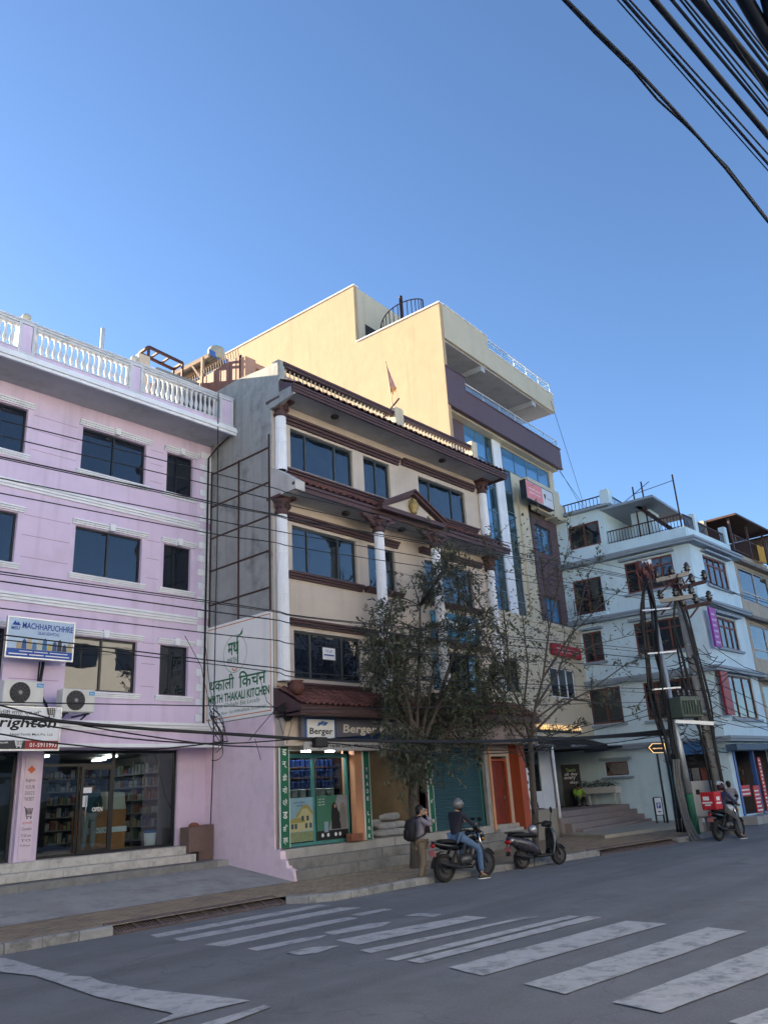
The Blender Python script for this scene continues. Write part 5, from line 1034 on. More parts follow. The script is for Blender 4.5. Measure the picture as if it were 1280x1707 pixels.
# set back top storey
b = MB(TS); b.wall(-11,-3.85,12.26,14.75,.02,[(-5.75,-4.1,13.0,14.2)],.2); b.quad((-3.85,.02,12.26),(-3.85,5,12.26),(-3.85,5,14.75),(-3.85,.02,14.75)); b.build('top_storey', skyb, bh)
wood_window(TS,-5.75,-4.1,13.0,14.2,(.5,),()); b = MB(TS); b.box(-11,-3.4,-.3,5,14.752,14.86); b.box(-3.9,-1.2,-.1,4.6,14.6,14.72); b.build('top_slab', bluetrim, bh)
railing(TS,-6.5,-3.75,-.1,14.86,15.35,14,bh); MB(TS).box(-3.75,-3.3,-.2,.25,14.86,15.6).build('parapet_post', skyb, bh); b = MB(TS); b.T = TS @ Matrix.Translation((-3.4,0,0)) @ Matrix.Rotation(PI/2,4,'Z'); railing(b.T,0.3,4,0,14.86,15.35,18,bh)
b = MB(TS); b.box(-3.0,-2.0,1.6,2.8,12.26,15.1); b.build('stair_head', skyb, bh); b = MB(TS)
for x,y in ((-2.6,1.4),(-2.0,1.0),(-.5,1.2)): b.bar((x,y,12.3),(x,y,15.9),.06)
b.bar((-2.6,1.4,15.5),(-.5,1.2,15.6),.025); b.bar((-3.2,1.4,15.2),(-1.6,1.0,15.8),.025); b.build('roof_posts', iron, bh)
for k in range(9): b = MB(TS); b.box(-2.4+.22*k,-2.16+.22*k,.7,1.5,14.6-.24*k,14.64-.24*k); b.build('stair_tread', iron, bh)
tg = thing('tin_roof_screen', 'ribbed blue grey tin screen on the pale blue roof end', 'screen', TF @ Vector((3.5,2,12.3))); b = MB(TF)
for k in range(11): b.box(2.6,4.9,1.0-.012*(k%2),1.05,12.9+.12*k,13.02+.12*k)
b.build('ribbed_sheet', mat('blue grey tin',(.16,.22,.26),.5,.1,4,metal=.3), tg); MB(TF).box(4.91,5.2,.95,2.2,12.3,14.4).build('post', mat('old plaster',(.40,.38,.30),.9,.15,2,streak=.4), tg)
# corner shop at street level
b = MB(TF); b.quad((.2,4,.3),(5.1,4,.3),(5.1,4,3.0),(.2,4,3.0)); b.quad((5.1,.2,.3),(5.1,.2,3.0),(5.1,4,3.0),(5.1,4,.3)); b.quad((.2,.2,3.0),(.2,4,3.0),(5.1,4,3.0),(5.1,.2,3.0)); b.quad((.2,.2,.32),(5.1,.2,.32),(5.1,4,.32),(.2,4,.32)); b.build('shop_room', mat('dark grey shop wall',(.12,.11,.12),.9), bh)  # shop walls in one dark grey
b = MB(TF); b.box(-.2,WF,-.75,.0,-.05,.30); b.build('shop_plinth', conc2, bh); MB(TF).box(-.35,5.2,-.55,-.1,2.9,3.15).build('shop_header', mat('faded blue board',(.06,.10,.16),.6,.15), bh)
for x,m_ in ((.42,MATS['blue edge'] if 'blue edge' in MATS else MATS['blue sheet edge']),(2.55,MATS['blue sheet edge']),(4.85,MATS['blue sheet edge'])): MB(TF).box(x,x+.16,-.05,.1,.31,2.9).build('shop_post', m_, bh)
for i,(x0,x1,z0,z1,y,lb) in enumerate(((1.75,2.42,.36,1.45,-.1,'red service board with white lines below the counter of the corner shop'),(2.72,3.05,.35,2.6,-.16,'tall red strip sign with white lines at the corner shop'),(.62,1.6,1.05,1.5,-.02,'red counter board in the corner shop'))):
    t = board('red_shop_sign', TF, x0,x1,z0,z1, red, lb, .04, y); n = int((z1-z0)/.16)
    for k in range(n): MB(TF).box(x0+.06,x1-.06-(k%3)*.05,y-.005,y,z0+.07+.155*k,z0+.13+.155*k).build('print_line', wtext, t)
for k in range(34):
    x = rnd.uniform(.6,4.8); z = rnd.choice([.9,1.4,1.9,2.3]); w = rnd.uniform(.15,.4); tag(MB(TF).box(x,x+w,1.2+.03*k,1.2+.03*k+.025,z,z+rnd.uniform(.2,.45)).build('goods_packet', rnd.choice(gcols)), 'colourful packet hanging in the corner shop of the pale blue house', 'packet', 'packets in the corner shop')
b = MB(TF); b.T = TS; b.box(-2.58,-.62,.3,.32,.3,2.95); b.build('side_shop_dark', dark, bh); MB(TS).box(-2.65,-2.5,-.06,.1,.3,2.98).build('shop_post', mat('bright blue post',(.08,.25,.42),.5), bh); MB(TS).box(-1.9,-.3,-.5,-.42,2.85,3.35).build('blue_shop_board', mat('blue board',(.04,.13,.30),.6), bh)
for k in range(5): tag(MB(TS).box(-2.4+.38*k,-2.1+.38*k,.02,.08,.7+.2*(k%3),2.3).build('hung_garment', rnd.choice(gcols)), 'garment hung in the side opening of the corner shop', 'garment', 'garments at the side opening')
ps_ = board('purple_signboard', TF, .08,.72,7.25,9.0, mat('purple print',(.30,.04,.33),.5,.08), 'upright purple signboard on the corner of the pale blue house', .1, -.35)
for k in range(6): MB(TF).box(.16,.62-(k%2)*.1,-.356,-.35,7.4+.25*k,7.5+.25*k).build('print_line', mat('pale purple print',(.5,.35,.55),.5), ps_)
rv = board('red_vertical_sign', TF, .05,.85,4.35,6.2, mat('maroon print',(.28,.03,.04),.5,.08), 'maroon upright sign behind the cables on the pale blue corner', .1, -.3)
# ================================================================ weathered beige house and the ones beyond
def far_house(name, label, x0, x1, ztop, m, fl, gm, roof):
    t = thing(name, label, 'house', TF @ Vector(((x0+x1)/2,0,0))); hh = []
    for zf in fl: n = max(1,int((x1-x0)/2.6)); hh += [(x0+.35+(x1-x0-.5)*i/n, x0+.15+(x1-x0-.5)*(i+1)/n, zf, zf+1.75) for i in range(n)]
    b = MB(TF); b.wall(x0,x1,-.1,ztop,.0,hh+[(x0+.3,x1-.3,.35,2.9)],.2); b.quad((x0,11,0),(x0,0,0),(x0,0,ztop),(x0,11,ztop)); b.quad((x1,0,0),(x1,11,0),(x1,11,ztop),(x1,0,ztop)); b.quad((x0,0,ztop),(x1,0,ztop),(x1,11,ztop),(x0,11,ztop)); b.build('wall', m, t)
    for q in hh: window(t, TF, *q, mat('pale window frame',(.45,.42,.38),.6), gm, .06, (.5,), (.28,), fw=.07, curt=[(0,1,curtain)])
    for zf in fl: MB(TF).box(x0-.0,x1,-.35,.0,zf+1.9,zf+2.05).build('floor_band', mat('stained band',(.22,.20,.18),.9,.2,2,streak=.5), t)
    MB(TF).box(x0+.3,x1-.3,.5,.6,.3,2.9).build('shop_front', dark, t); MB(TF).box(x0+.1,x1-.1,-.4,-.3,2.95,3.3).build('shop_board', mat('faded blue board',(.06,.10,.16),.6), t)
    if roof:
        MB(TF).box(x0-.1,x1+.2,-.6,4,ztop+1.75,ztop+1.85).build('tin_roof', iron, t); railing(TF,x0,x1,-.1,ztop,ztop+.9,30,t)
        for x in (x0+.1,(x0+x1)/2,x1-.1): MB(TF).bar((x,-.1,ztop),(x,-.1,ztop+1.8),.1).build('roof_post', brown, t)
        MB(TF).box(x0,x1,2.5,2.6,ztop,ztop+1.7).build('roof_room', brown, t)
    return t
worn = mat('worn beige render',(.46,.40,.31),.9,.1,1.5,.3,40,streak=.45)
far_house('weathered_house','weathered beige house with big glazed windows and a tin roofed terrace',WF+.05,10.2,12.6,worn,(10.1,7.2,4.2),gl_room,True)
far_house('distant_house','dark grey house beyond the weathered beige one',10.25,16,12.4,mat('dark render',(.25,.24,.23),.9,.15,1.5),(9.9,7.1,4.1),gl_dark,True)
far_house('distant_house','far pale house at the end of the visible street row',16.1,30,11,mat('pale render',(.5,.47,.42),.9,.1,1.5),(7.1,4.1),gl_dark,False)
o = MB(TF); wavy(o,8.2,9.4,-.3,12.5,13.4,.05,8); tag(o.build('hanging_cloth', mat('ochre cloth',(.55,.30,.06),.9)), 'ochre cloth hanging over the terrace rail of the weathered house', 'cloth')

# ================================================================ added unseen neighbours: they shade the street, bounce light and show in window reflections
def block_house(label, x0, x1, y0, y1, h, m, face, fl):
    t = thing('added_neighbour_house', label, 'house', ((x0+x1)/2,(y0+y1)/2,0)); yf = y1 if face > 0 else y0; T = frame((x1,y1,0), PI) if face > 0 else frame((x0,y0,0), 0); W = x1-x0; D = y1-y0; n = max(2,int(W/2.8)); hh = []
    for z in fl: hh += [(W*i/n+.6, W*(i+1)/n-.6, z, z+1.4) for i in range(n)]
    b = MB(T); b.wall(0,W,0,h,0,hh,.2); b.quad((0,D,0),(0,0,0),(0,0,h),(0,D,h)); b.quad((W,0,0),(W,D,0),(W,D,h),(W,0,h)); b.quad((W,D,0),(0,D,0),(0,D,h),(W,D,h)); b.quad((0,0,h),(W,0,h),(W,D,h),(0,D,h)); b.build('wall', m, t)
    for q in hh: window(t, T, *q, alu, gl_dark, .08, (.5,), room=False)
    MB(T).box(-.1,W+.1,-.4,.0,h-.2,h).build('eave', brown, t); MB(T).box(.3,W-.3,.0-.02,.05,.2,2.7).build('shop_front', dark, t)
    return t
block_house('added tall brick house out of view, shading the street left of the pink house',-16,1.85,19.0,31,14,mat('brick red render',(.30,.13,.09),.9,.15,2),-1,(10.5,7.4,4.3))  # added unseen so low sun stays off the pavement
for i,(xa,xb,h,c,lb) in enumerate(((-34,-21,14.5,(.50,.52,.56),'added tall slate grey house across the road, out of view'),(-20.8,-9,13.2,(.62,.65,.70),'added tall pale blue house across the road, out of view'),(-8.8,3,15,(.55,.56,.60),'added tall grey house across the road, out of view'),(3.2,16,13.6,(.64,.66,.70),'added tall bluish white house across the road, out of view'),(16.3,30,14.6,(.56,.58,.62),'added tall silver grey house across the road, out of view'),(30.3,46,13.4,(.55,.52,.54),'added tall mauve grey house across the road, out of view'))):
    block_house(lb,xa,xb,-20,-8.5,h,mat('opposite bounce render %d'%i,c,.9,.08,2),1,(4.2,7.4,10.5))  # cool pale paint chosen to tint the light bounced onto the facades
# ================================================================ poles, transformer, cables
leaning = 32.6
def pd(px, py, D=leaning): return ondist(px, py, D)
cp = thing('concrete_pole', 'leaning grey concrete power pole with iron and timber crossarms', 'pole', onz(1214,1386,.13)); c0 = onz(1214,1386,.13); DC = math.hypot(c0.x,c0.y)
top = ondist(1125,968,DC); MB().tube([c0-Vector((0,0,.2)), c0.lerp(top,.5), top],[.21,.175,.13],12).build('shaft', mat('pole concrete',(.30,.29,.27),.9,.2,3,.6,30,streak=.3), cp)
b = MB()
for t in (.18,.3,.45,.6,.72,.85): q = c0.lerp(top,t); b.lathe([(.22-.09*t,-.05),(.22-.09*t,.05)],q,12)
b.build('steel_bands', steel, cp)
timber = mat('pale crossarm timber',(.38,.34,.28),.8,.15,6); ins = mat('dark insulator',(.02,.017,.016),.25,.1,5,spec=.6)
def insul(p, parent, s=1.): MB().lathe([(.03*s,-.12*s),(.05*s,-.06*s),(.09*s,-.04*s),(.05*s,0),(.10*s,.03*s),(.05*s,.07*s),(.07*s,.10*s),(.03*s,.16*s)],p,10).build('insulator', ins, parent)
for (a,c,m,w) in (((1094,968),(1148,956),timber,.15),((1132,981),(1177,969),iron,.12),((1100,1003),(1155,994),timber,.15),((1138,1015),(1185,1004),iron,.12)):
    p,q = ondist(*a,DC-.2), ondist(*c,DC-.25); MB().bar(p,q,w,w).build('crossarm', m, cp)
    for t in (.04,.5,.97): insul(p.lerp(q,t)+Vector((0,0,.2)), cp, 1.5)
b = MB()
for a,c in (((1100,990),(1125,965)),((1148,985),(1158,968)),((1150,1030),(1165,1010)),((1102,1025),(1120,1002))): MB().bar(ondist(*a,DC-.2),ondist(*c,DC-.2),.06).build('stay_strut', iron, cp)
b = MB()
for k in range(26):
    p = top+Vector((rnd.uniform(-.3,.3),rnd.uniform(-.3,.3),rnd.uniform(-.5,.1))); b.tube([p,p+Vector((rnd.uniform(-.2,.2),rnd.uniform(-.2,.2),.28))],.03,5)
b.build('fuse_cluster', mat('red fuse',(.15,.05,.045),.5,.3,9), cp)
sp = thing('steel_pipe_pole', 'silver steel pipe pole with a green painted foot and red cable heads', 'pole', onz(1161,1392,.13)); s0 = onz(1161,1392,.13); DS = math.hypot(s0.x,s0.y); stp = ondist(1076,952,DS)
k0 = s0.lerp(stp,.14); MB().tube([s0-Vector((0,0,.2)),k0],[.135,.13],12).build('green_foot', mat('green pole paint',(.03,.15,.08),.6,.2,5), sp); MB().tube([k0,s0.lerp(stp,.33),s0.lerp(stp,.34),stp],[.12,.12,.09,.08],12).build('pipe', mat('dull pipe steel',(.40,.42,.43),.45,.15,4,metal=.6), sp)
b = MB()
for k in range(30):
    p = stp+Vector((rnd.uniform(-.3,.3),rnd.uniform(-.25,.25),rnd.uniform(-.55,.15))); b.tube([p,p+Vector((rnd.uniform(-.12,.12),rnd.uniform(-.1,.1),.3))],.035,5)
b.build('red_cable_heads', MATS['red fuse'], sp); b = MB()
for k in range(7): p = stp+Vector((rnd.uniform(-.22,.22),rnd.uniform(-.2,.2),.2)); b.tube([p,p+Vector((0,0,.22))],.035,5)
b.build('white_cable_tips', wtext, sp)
b = MB()
for py in (1018,1090,1150): p,q = ondist(1062+(py-945)*.12,py,DS-.2), ondist(1110+(py-945)*.12,py-4,DS-.2); MB().bar(p,q,.05).build('clamp', steel, sp)
# black cable bundles down the poles
def strand(pts, r, lb, grp, n=6, jit=.0):
    q = [Vector(p)+Vector((rnd.uniform(-jit,jit),rnd.uniform(-jit,jit),rnd.uniform(-jit,jit))) for p in pts]; s = []
    for i in range(len(q)-1):
        for t in range(6):
            u = t/6; a = q[max(i-1,0)]; c = q[i]; d = q[i+1]; e = q[min(i+2,len(q)-1)]
            s.append(.5*((2*c)+(d-a)*u+(2*a-5*c+4*d-e)*u*u+(3*c-a-3*d+e)*u**3))
    s.append(q[-1]); o = MB().tube(s, r, n).build('cable', rubber); return tag(o, lb, 'cable', grp)
for k in range(14):
    g = -1 if k % 2 else 1; o1, o2, o3 = rnd.uniform(4,14)*g, rnd.uniform(3,16)*g, rnd.uniform(2,11)*g; u = rnd.uniform(-.12,.12)
    strand([ondist(1076+rnd.uniform(-5,5),958+rnd.uniform(0,10),DS-.1+u), ondist(1081+o1,1015,DS-.15+u), ondist(1087+o1*.9,1085,DS-.15+u), ondist(1098+o2,1165,DS-.15+u), ondist(1113+o3,1232,DS-.15+u), ondist(1126+o3*.8,1300,DS-.1+u), ondist(1137+o3*.7,1388,DS+u*1.5)], rnd.uniform(.022,.045), 'black cable in the bundle running down beside the steel pipe pole','cables down the steel pole')
for k in range(10):
    g = -1 if k < 3 else 1; o1, o2, o3 = rnd.uniform(7,14)*g, rnd.uniform(8,20)*g, rnd.uniform(6,12)*g
    strand([ondist(1127+rnd.uniform(-6,6),975,DC-.2), ondist(1136+o1,1035,DC-.25), ondist(1151+o2,1110,DC-.3), ondist(1168+o2,1180,DC-.3), ondist(1183+o3,1250,DC-.3), ondist(1199+o3,1330,DC-.3), ondist(1209+o3*.8,1378,DC-.25)], rnd.uniform(.022,.042), 'black cable in the bundle running down beside the concrete pole','cables down the concrete pole')
for k in range(3): strand([ondist(1122+k*4,1266,DS-.3), ondist(1126+k*4,1310,DS-.35), ondist(1138+k*4,1360,DS-.5), ondist(1150+k*6,1395,DS-.8), ondist(1156+k*6,1404,DS-1.0)], .055, 'grey conduit hose curling onto the kerb at the pole foot','conduits at the pole foot').data.materials[0] = mat('grey conduit',(.13,.13,.125),.6,.2,6)
for k in range(130):
    px = rnd.uniform(1098,1182); py = rnd.uniform(1075,1275); l = rnd.uniform(12,38); s_ = rnd.uniform(-15,25)
    strand([ondist(px,py,leaning-.7+rnd.uniform(-.2,.3)), ondist(px+l*.5,py+s_*.4+rnd.uniform(1,8),leaning-.8), ondist(px+l,py+s_,leaning-.7)], .014, 'loose black wire tangled between the two power poles','tangled wires between the poles',4)
tr = thing('transformer', 'dull green transformer tank on a steel beam between the poles', 'transformer', ondist(1143,1200,30.6)); Tt = frame(tuple(ondist(1146,1200,30.6))[:2], -.4)
ztr0 = ondist(1148,1197,30.6).z; ztr1 = ondist(1143,1162,30.6).z; trm = mat('dull green tank',(.10,.13,.10),.6,.2,5,streak=.4); MB(Tt).box(-.45,.45,-.3,.3,ztr0,ztr1).build('tank', trm, tr, bevel=.03)
for k in range(7): MB(Tt).box(-.4+.125*k,-.37+.125*k,-.38,-.301,ztr0+.1,ztr1-.15).build('cooling_fin', trm, tr)
for x in (-.25,0,.25): MB(Tt).lathe([(.06,0),(.09,.08),(.05,.12),(.08,.2),(.03,.3)],(x,0,ztr1),10).build('bushing', ins, tr)
MB(Tt).box(.12,.22,-.31,-.302,ztr1-.3,ztr1-.15).build('plate', wtext, tr)
b = MB(); b.bar(ondist(1126,1203,30.3),ondist(1190,1207,30.3),.14,.10); b.bar(ondist(1126,1202,30.9),ondist(1190,1206,30.9),.14,.10); b.build('support_beam', steel, tr)
cb = thing('electric_cabinet', 'pale grey electric cabinet with two doors raised on a post by the pole', 'cabinet', ondist(1180,1375,32.2)); Tc = frame(tuple(ondist(1175,1330,32.2))[:2], -.55); z0 = ondist(1175,1362,32.2).z; z1 = ondist(1172,1302,32.2).z
cbm = mat('cabinet grey',(.42,.43,.43),.5,.08,4,streak=.2); MB(Tc).box(-.5,.5,.0,.6,z0,z1).build('case', cbm, cb, bevel=.015); MB(Tc).box(-.48,-.01,-.02,-.002,z0+.03,z1-.04).build('door', cbm, cb, bevel=.005); MB(Tc).box(.01,.48,-.02,-.002,z0+.03,z1-.04).build('door', cbm, cb, bevel=.005); MB(Tc).box(-.35,-.2,-.028,-.02,z1-.45,z1-.28).build('meter_window', blackf, cb); MB(Tc).box(-.06,-.02,-.05,-.02,z0+.6,z0+.8).build('handle', steel, cb)
b = MB(Tc); b.box(-.35,-.2,.1,.5,.1,z0); b.box(.2,.35,.1,.5,.1,z0); b.build('stand', cbm, cb)
# wires along the street
YW = 12.35
def wire(pts, r, lb, grp, Y=YW, ext=3.):
    q = [ony(px, py, Y) for px, py in pts]; d = (q[0]-q[1]).normalized(); q = [q[0]+d*ext]+q; s = []
    for i in range(len(q)-1):
        for t in range(8):
            u = t/8; a = q[max(i-1,0)]; c = q[i]; dd = q[i+1]; e = q[min(i+2,len(q)-1)]; s.append(.5*((2*c)+(dd-a)*u+(2*a-5*c+4*dd-e)*u*u+(3*c-a-3*dd+e)*u**3))
    s.append(q[-1]); o = MB().tube(s, r, 5).build('overhead_wire', rubber); return tag(o, lb, 'wire', grp)
for (y0,y1,y2,y3,xe,ye,r) in ((700,787,813,850,1105,962,.011),(726,808,833,868,1125,975,.011),(761,836,857,885,1098,970,.014),(764,839,859,888,1096,972,.010),(797,866,884,910,1110,1000,.011),(822,889,904,929,1118,1005,.011),(953,1002,1018,1038,1100,1085,.011),(957,1005,1020,1040,1098,1090,.009),(969,1019,1033,1052,1100,1100,.013),(1014,1056,1067,1083,1108,1115,.011),(1058,1101,1113,1128,1105,1150,.012),(1066,1107,1120,1136,1110,1156,.010),(1171,1177,1179,1182,1112,1170,.010)):
    wire([(0,y0),(350,y1),(455,y2),(600,y3),(xe,ye)], r, 'thin black power wire strung along the street to the poles','thin street wires')
for k in range(7):
    a = rnd.uniform(-2,2); wire([(0,1192+a+k*.4),(200,1211+a*.5+k*.4),(400,1225+k*.4-1),(560,1234+k*.4-1),(800,1236+k*.5-1),(984,1230+k*.6-2),(1118,1216+k*1.5)], .019, 'thick black cable in the low bundle strung across the shop fronts','low bundle of cables', YW+.05*(k%3))
for (p) in ([(0,1176),(120,1206),(250,1228),(370,1243),(480,1246)],[(95,1213),(220,1232),(372,1240),(520,1230)],[(0,1224),(100,1240),(240,1250),(380,1236)],[(560,1240),(760,1258),(960,1246),(1118,1225)],[(700,1240),(860,1250),(1000,1215),(1100,1188)],[(880,1236),(1000,1204),(1060,1190),(1105,1170)],[(890,1232),(1010,1240),(1110,1222)]):
    wire(p, .013, 'sagging thin cable hanging near the low cable bundle','sagging cables', YW+.1, .5)
jb = ony(533,1237,YW-.05); o = MB().box(jb.x-.16,jb.x+.16,jb.y-.08,jb.y+.08,jb.z-.11,jb.z+.09).build('cable_junction_box', rubber, bevel=.02); tag(o,'black junction box hanging on the low cable bundle','junction box')
for (a,c,e) in (((1150,1100),(1220,1115),(1300,1150)),((1155,1125),(1225,1150),(1300,1190)),((1190,1150),(1240,1180),(1300,1206)),((1190,1170),(1240,1190),(1300,1215)),((1185,1200),(1240,1210),(1300,1212)),((1180,1165),(1230,1200),(1300,1224)),((1150,958),(1220,985),(1300,1012)),((1178,968),(1230,990),(1300,1022)),((1155,995),(1230,1020),(1300,1048)),((1186,1005),(1240,1025),(1300,1056)),((1190,1080),(1240,1110),(1300,1132))):
    P = [ondist(*a,31.8), ondist(*c,33), ondist(*e,34.5)]; P[1].z -= .05; tag(MB().tube(P,.014,4).build('overhead_wire', rubber),'black wire running on from the poles along the corner house front','wire','wires past the corner house')
# cables hanging at the corner of the pink house
Pv = [ony(364,655,18.25),ony(362,900,18.25),ony(358,1100,18.25),ony(356,1230,18.25),ony(353,1320,18.6),ony(351,1374,18.95)]
tag(MB().tube(Pv,.016,5).build('down_cable', rubber),'black cable dropping from the pink parapet to the meter box','cable')
for k in range(9):
    c = ony(357+rnd.uniform(-4,8),1205+rnd.uniform(-10,26),17.9); rr = rnd.uniform(.25,.55); a0 = rnd.uniform(0,6); pts = [c+Vector((rr*.35*math.cos(a0+a),rr*.4*math.sin(a0+a),rr*1.1*math.sin(a*.5+a0))) for a in [i*.4 for i in range(15)]]
    tag(MB().tube(pts,.011,4).build('coiled_wire', rubber),'loop of loose black wire at the corner of the pink house','wire','wire loops at the pink corner')
for (p) in ([(308,1060),(335,1110),(352,1190),(372,1232)],[(343,1080),(350,1150),(380,1236)],[(460,1180),(472,1225),(478,1196),(488,1178)],[(462,1200),(475,1188),(486,1206),(478,1240)],[(430,1120),(445,1170),(470,1190)],[(415,1235),(440,1205),(462,1180)],[(425,1232),(430,1250),(435,1268)]):
    q = [ony(a,c,16.3 if a > 400 else 18.0) for a,c in p]; tag(MB().tube(q,.010,4).build('loose_wire', rubber),'loose thin wire straggling along the wall between pink and beige house','wire','loose wall wires')
q = ony(478,1186,16.2)
for k in range(14): c = q+Vector((rnd.uniform(-.1,.1),rnd.uniform(-.06,.06),rnd.uniform(-.1,.1))); tag(MB().tube([c+Vector((.16*math.cos(a),.03*math.sin(3*a),.16*math.sin(a))) for a in [i*.5 for i in range(14)]],.014,4).build('coiled_wire', rubber),'coil of black wire hung at the end of the tiled canopy','wire','wire coil at the canopy end')
# heavy wires overhead at the photographer's side of the street
navyc = mat('dark navy cable',(.012,.022,.042),.6,.2,10)
def over(p0, p1, r, z, mid=None):
    A0 = onz(880+p0[0]/3.2, p0[1]/3.2, z); B0 = onz(880+p1[0]/3.2, p1[1]/3.2, z); pts = [A0, B0]
    if mid: pts = [A0]+[onz(880+m[0]/3.2, m[1]/3.2, z) for m in mid]+[B0]
    d0 = (pts[0]-pts[1]).normalized(); d1 = (pts[-1]-pts[-2]).normalized(); pts = [pts[0]+d0*5+Vector((0,0,.12))]+pts+[pts[-1]+d1*9+Vector((0,0,.15))]
    tag(MB().tube(pts,r,8).build('overhead_wire', navyc), *(('thick heavy black cable high above the near side of the road','wire','thick overhead cables') if r > .02 else ('slim black cable high above the near side of the road','wire','slim overhead cables')))
over((205,0),(1280,1180),.013,6.6,[(370,165),(560,350),(700,500),(830,640),(1050,890)]); over((192,0),(1280,1170),.009,6.62,[(352,168),(560,372),(690,528),(830,655),(1060,885)])
for x0,y1,r in ((480,908,.005),(514,872,.011),(545,820,.007),(770,612,.011),(816,585,.007),(840,535,.007),(950,505,.005),(1000,365,.011),(1035,318,.009),(1060,285,.006)): over((x0,0),(1280,y1),r,6.7)
for x0,y1,r in ((672,722,.023),(908,450,.036),(1160,205,.050),(1275,20,.04)): over((x0,0),(1280,y1),r,6.9)
# ================================================================ trees
bark = mat('grey bark',(.085,.07,.058),.9,.25,8,.8,40); twigm = mat('twig bark',(.05,.04,.033),.9,.25,12)
def leafmat(name, col):
    m = mat(name, col, .55, .35, 3, spec=.3); N = m.node_tree.nodes; L = m.node_tree.links; p = N['Principled BSDF']; t = N.new('ShaderNodeBsdfTranslucent')
    src = p.inputs['Base Color'].links[0].from_socket; L.new(src, t.inputs[0]); x = N.new('ShaderNodeMixShader'); x.inputs[0].default_value = .25; L.new(p.outputs[0], x.inputs[1]); L.new(t.outputs[0], x.inputs[2]); L.new(x.outputs[0], N['Material Output'].inputs[0]); return m
leaf1 = leafmat('dusty dark leaf',(.105,.118,.082)); leaf2 = leafmat('yellow green leaf',(.115,.128,.072))
rt = random.Random(5)
def curve(p, q, bend, n=5):
    m = (p+q)/2+Vector((rt.uniform(-bend,bend),rt.uniform(-bend,bend),rt.uniform(0,bend))); return [p*(1-t)**2+m*2*t*(1-t)+q*t*t for t in [i/n for i in range(n+1)]]
t1 = thing('street_tree', 'dense dark leafy street tree in front of the paint shop', 'tree', onz(693,1447,.14)); base = onz(693,1447,.14); Y1 = base.y
tk = [base-Vector((0,0,.2)),base+Vector((0,0,.02)),ony(693,1400,Y1),ony(688,1330,Y1),ony(690,1280,Y1),ony(700,1225,Y1)]; MB().tube(tk,[.19,.16,.14,.125,.12,.115],10).build('trunk', bark, t1)
E1 = [(690,1090,85,100),(700,1110,80,90),(660,1120,60,90),(760,1100,90,105),(660,1190,45,55),(730,1200,100,60),(815,1120,50,85),(830,1150,55,70),(800,1190,60,50),(705,1000,60,60),(690,1265,60,40),(640,1060,35,60),(790,1030,50,70),(640,1120,40,60),(770,1220,60,45),(740,950,35,45),(765,985,45,60),(665,1285,35,28),(700,1150,110,70)]
limbs = MB(); twigs = MB(); lv = MB(); fork = tk[-1]; mids = []
for (px,py) in ((640,1130),(680,1080),(730,1070),(780,1090),(820,1130),(660,1200),(740,1180),(700,1010),(780,1010),(640,1080)):
    q = ony(px,py,Y1+rt.uniform(-.8,.8)); c = curve(tk[-2] if rt.random() < .4 else fork, q, .5); limbs.tube(c,[.085-.012*i for i in range(6)],6); mids.append(c[3]); mids.append(q); mids.append(c[4])
ncl = 185
for k in range(ncl):
    px,py,rx,ry = rt.choice(E1); a = rt.uniform(0,2*PI); r_ = math.sqrt(rt.random()); q = ony(px+rx*r_*math.cos(a),py+ry*r_*math.sin(a),Y1+rt.gauss(0,.75)); s = min(mids, key=lambda m: (m-q).length)
    c = curve(s,q,.25,4); twigs.tube(c,[.022,.018,.014,.010,.007],4)
    for j in range(7):
        d = Vector((rt.gauss(0,1),rt.gauss(0,1),rt.gauss(.15,.8))).normalized(); L_ = rt.uniform(.35,.7); st = c[rt.choice((2,3,4))]; pts = [st, st+d*L_*.5, st+d*L_+Vector((0,0,-.14*L_*(2 if q.z < 4.5 else 1)))]; twigs.tube(pts,[.007,.005,.003],3,False)
        for i in range(14):
            t = .15+.85*i/13; p = pts[0].lerp(pts[2],t)+Vector((rt.gauss(0,.04),rt.gauss(0,.04),rt.gauss(0,.03))); dd = (d+Vector((rt.gauss(0,.7),rt.gauss(0,.7),rt.gauss(-.35 if q.z < 5 else -.05,.5)))); leaf(lv, p, rt.uniform(.10,.19), .4, rt, dd, .36)
limbs.build('limbs', bark, t1); twigs.build('twigs', twigm, t1, kind='stuff'); lv.build('crown', leaf1, t1, kind='stuff')
t2 = thing('street_tree', 'sparse young street tree with few leaves before the coffee house', 'tree', onz(893,1426,.14)); base = onz(893,1426,.14); Y2 = base.y
tk = [base-Vector((0,0,.2)),base,ony(892,1360,Y2),ony(887,1300,Y2),ony(884,1240,Y2)]; MB().tube(tk,[.13,.105,.095,.09,.08],9).build('trunk', bark, t2)
limbs = MB(); twigs = MB(); lv = MB()
br = [([(884,1240),(892,1180),(905,1130),(915,1050),(905,960),(893,880)],.055),([(884,1240),(872,1190),(850,1140),(845,1070),(835,980),(800,880)],.045),([(892,1180),(930,1120),(960,1040),(980,960),(1000,925)],.04),([(886,1225),(930,1180),(985,1150),(1040,1110),(1090,1085)],.04),([(905,1130),(950,1060),(1000,1010),(1040,980)],.035),([(884,1240),(850,1205),(815,1170),(790,1120),(780,1060)],.04),([(872,1190),(880,1110),(870,1020),(868,930)],.035),([(890,1200),(940,1165),(980,1170),(1020,1175),(1070,1185)],.03),([(850,1140),(815,1080),(770,1000),(740,930),(700,880)],.03),([(915,1050),(930,980),(945,920),(950,890)],.025),([(886,1260),(905,1240),(940,1210),(975,1205)],.025),([(845,1070),(800,1010),(775,960),(750,915)],.025),([(884,1290),(862,1240),(845,1205),(830,1160)],.03),([(935,1105),(990,1075),(1050,1060),(1085,1040)],.025)]
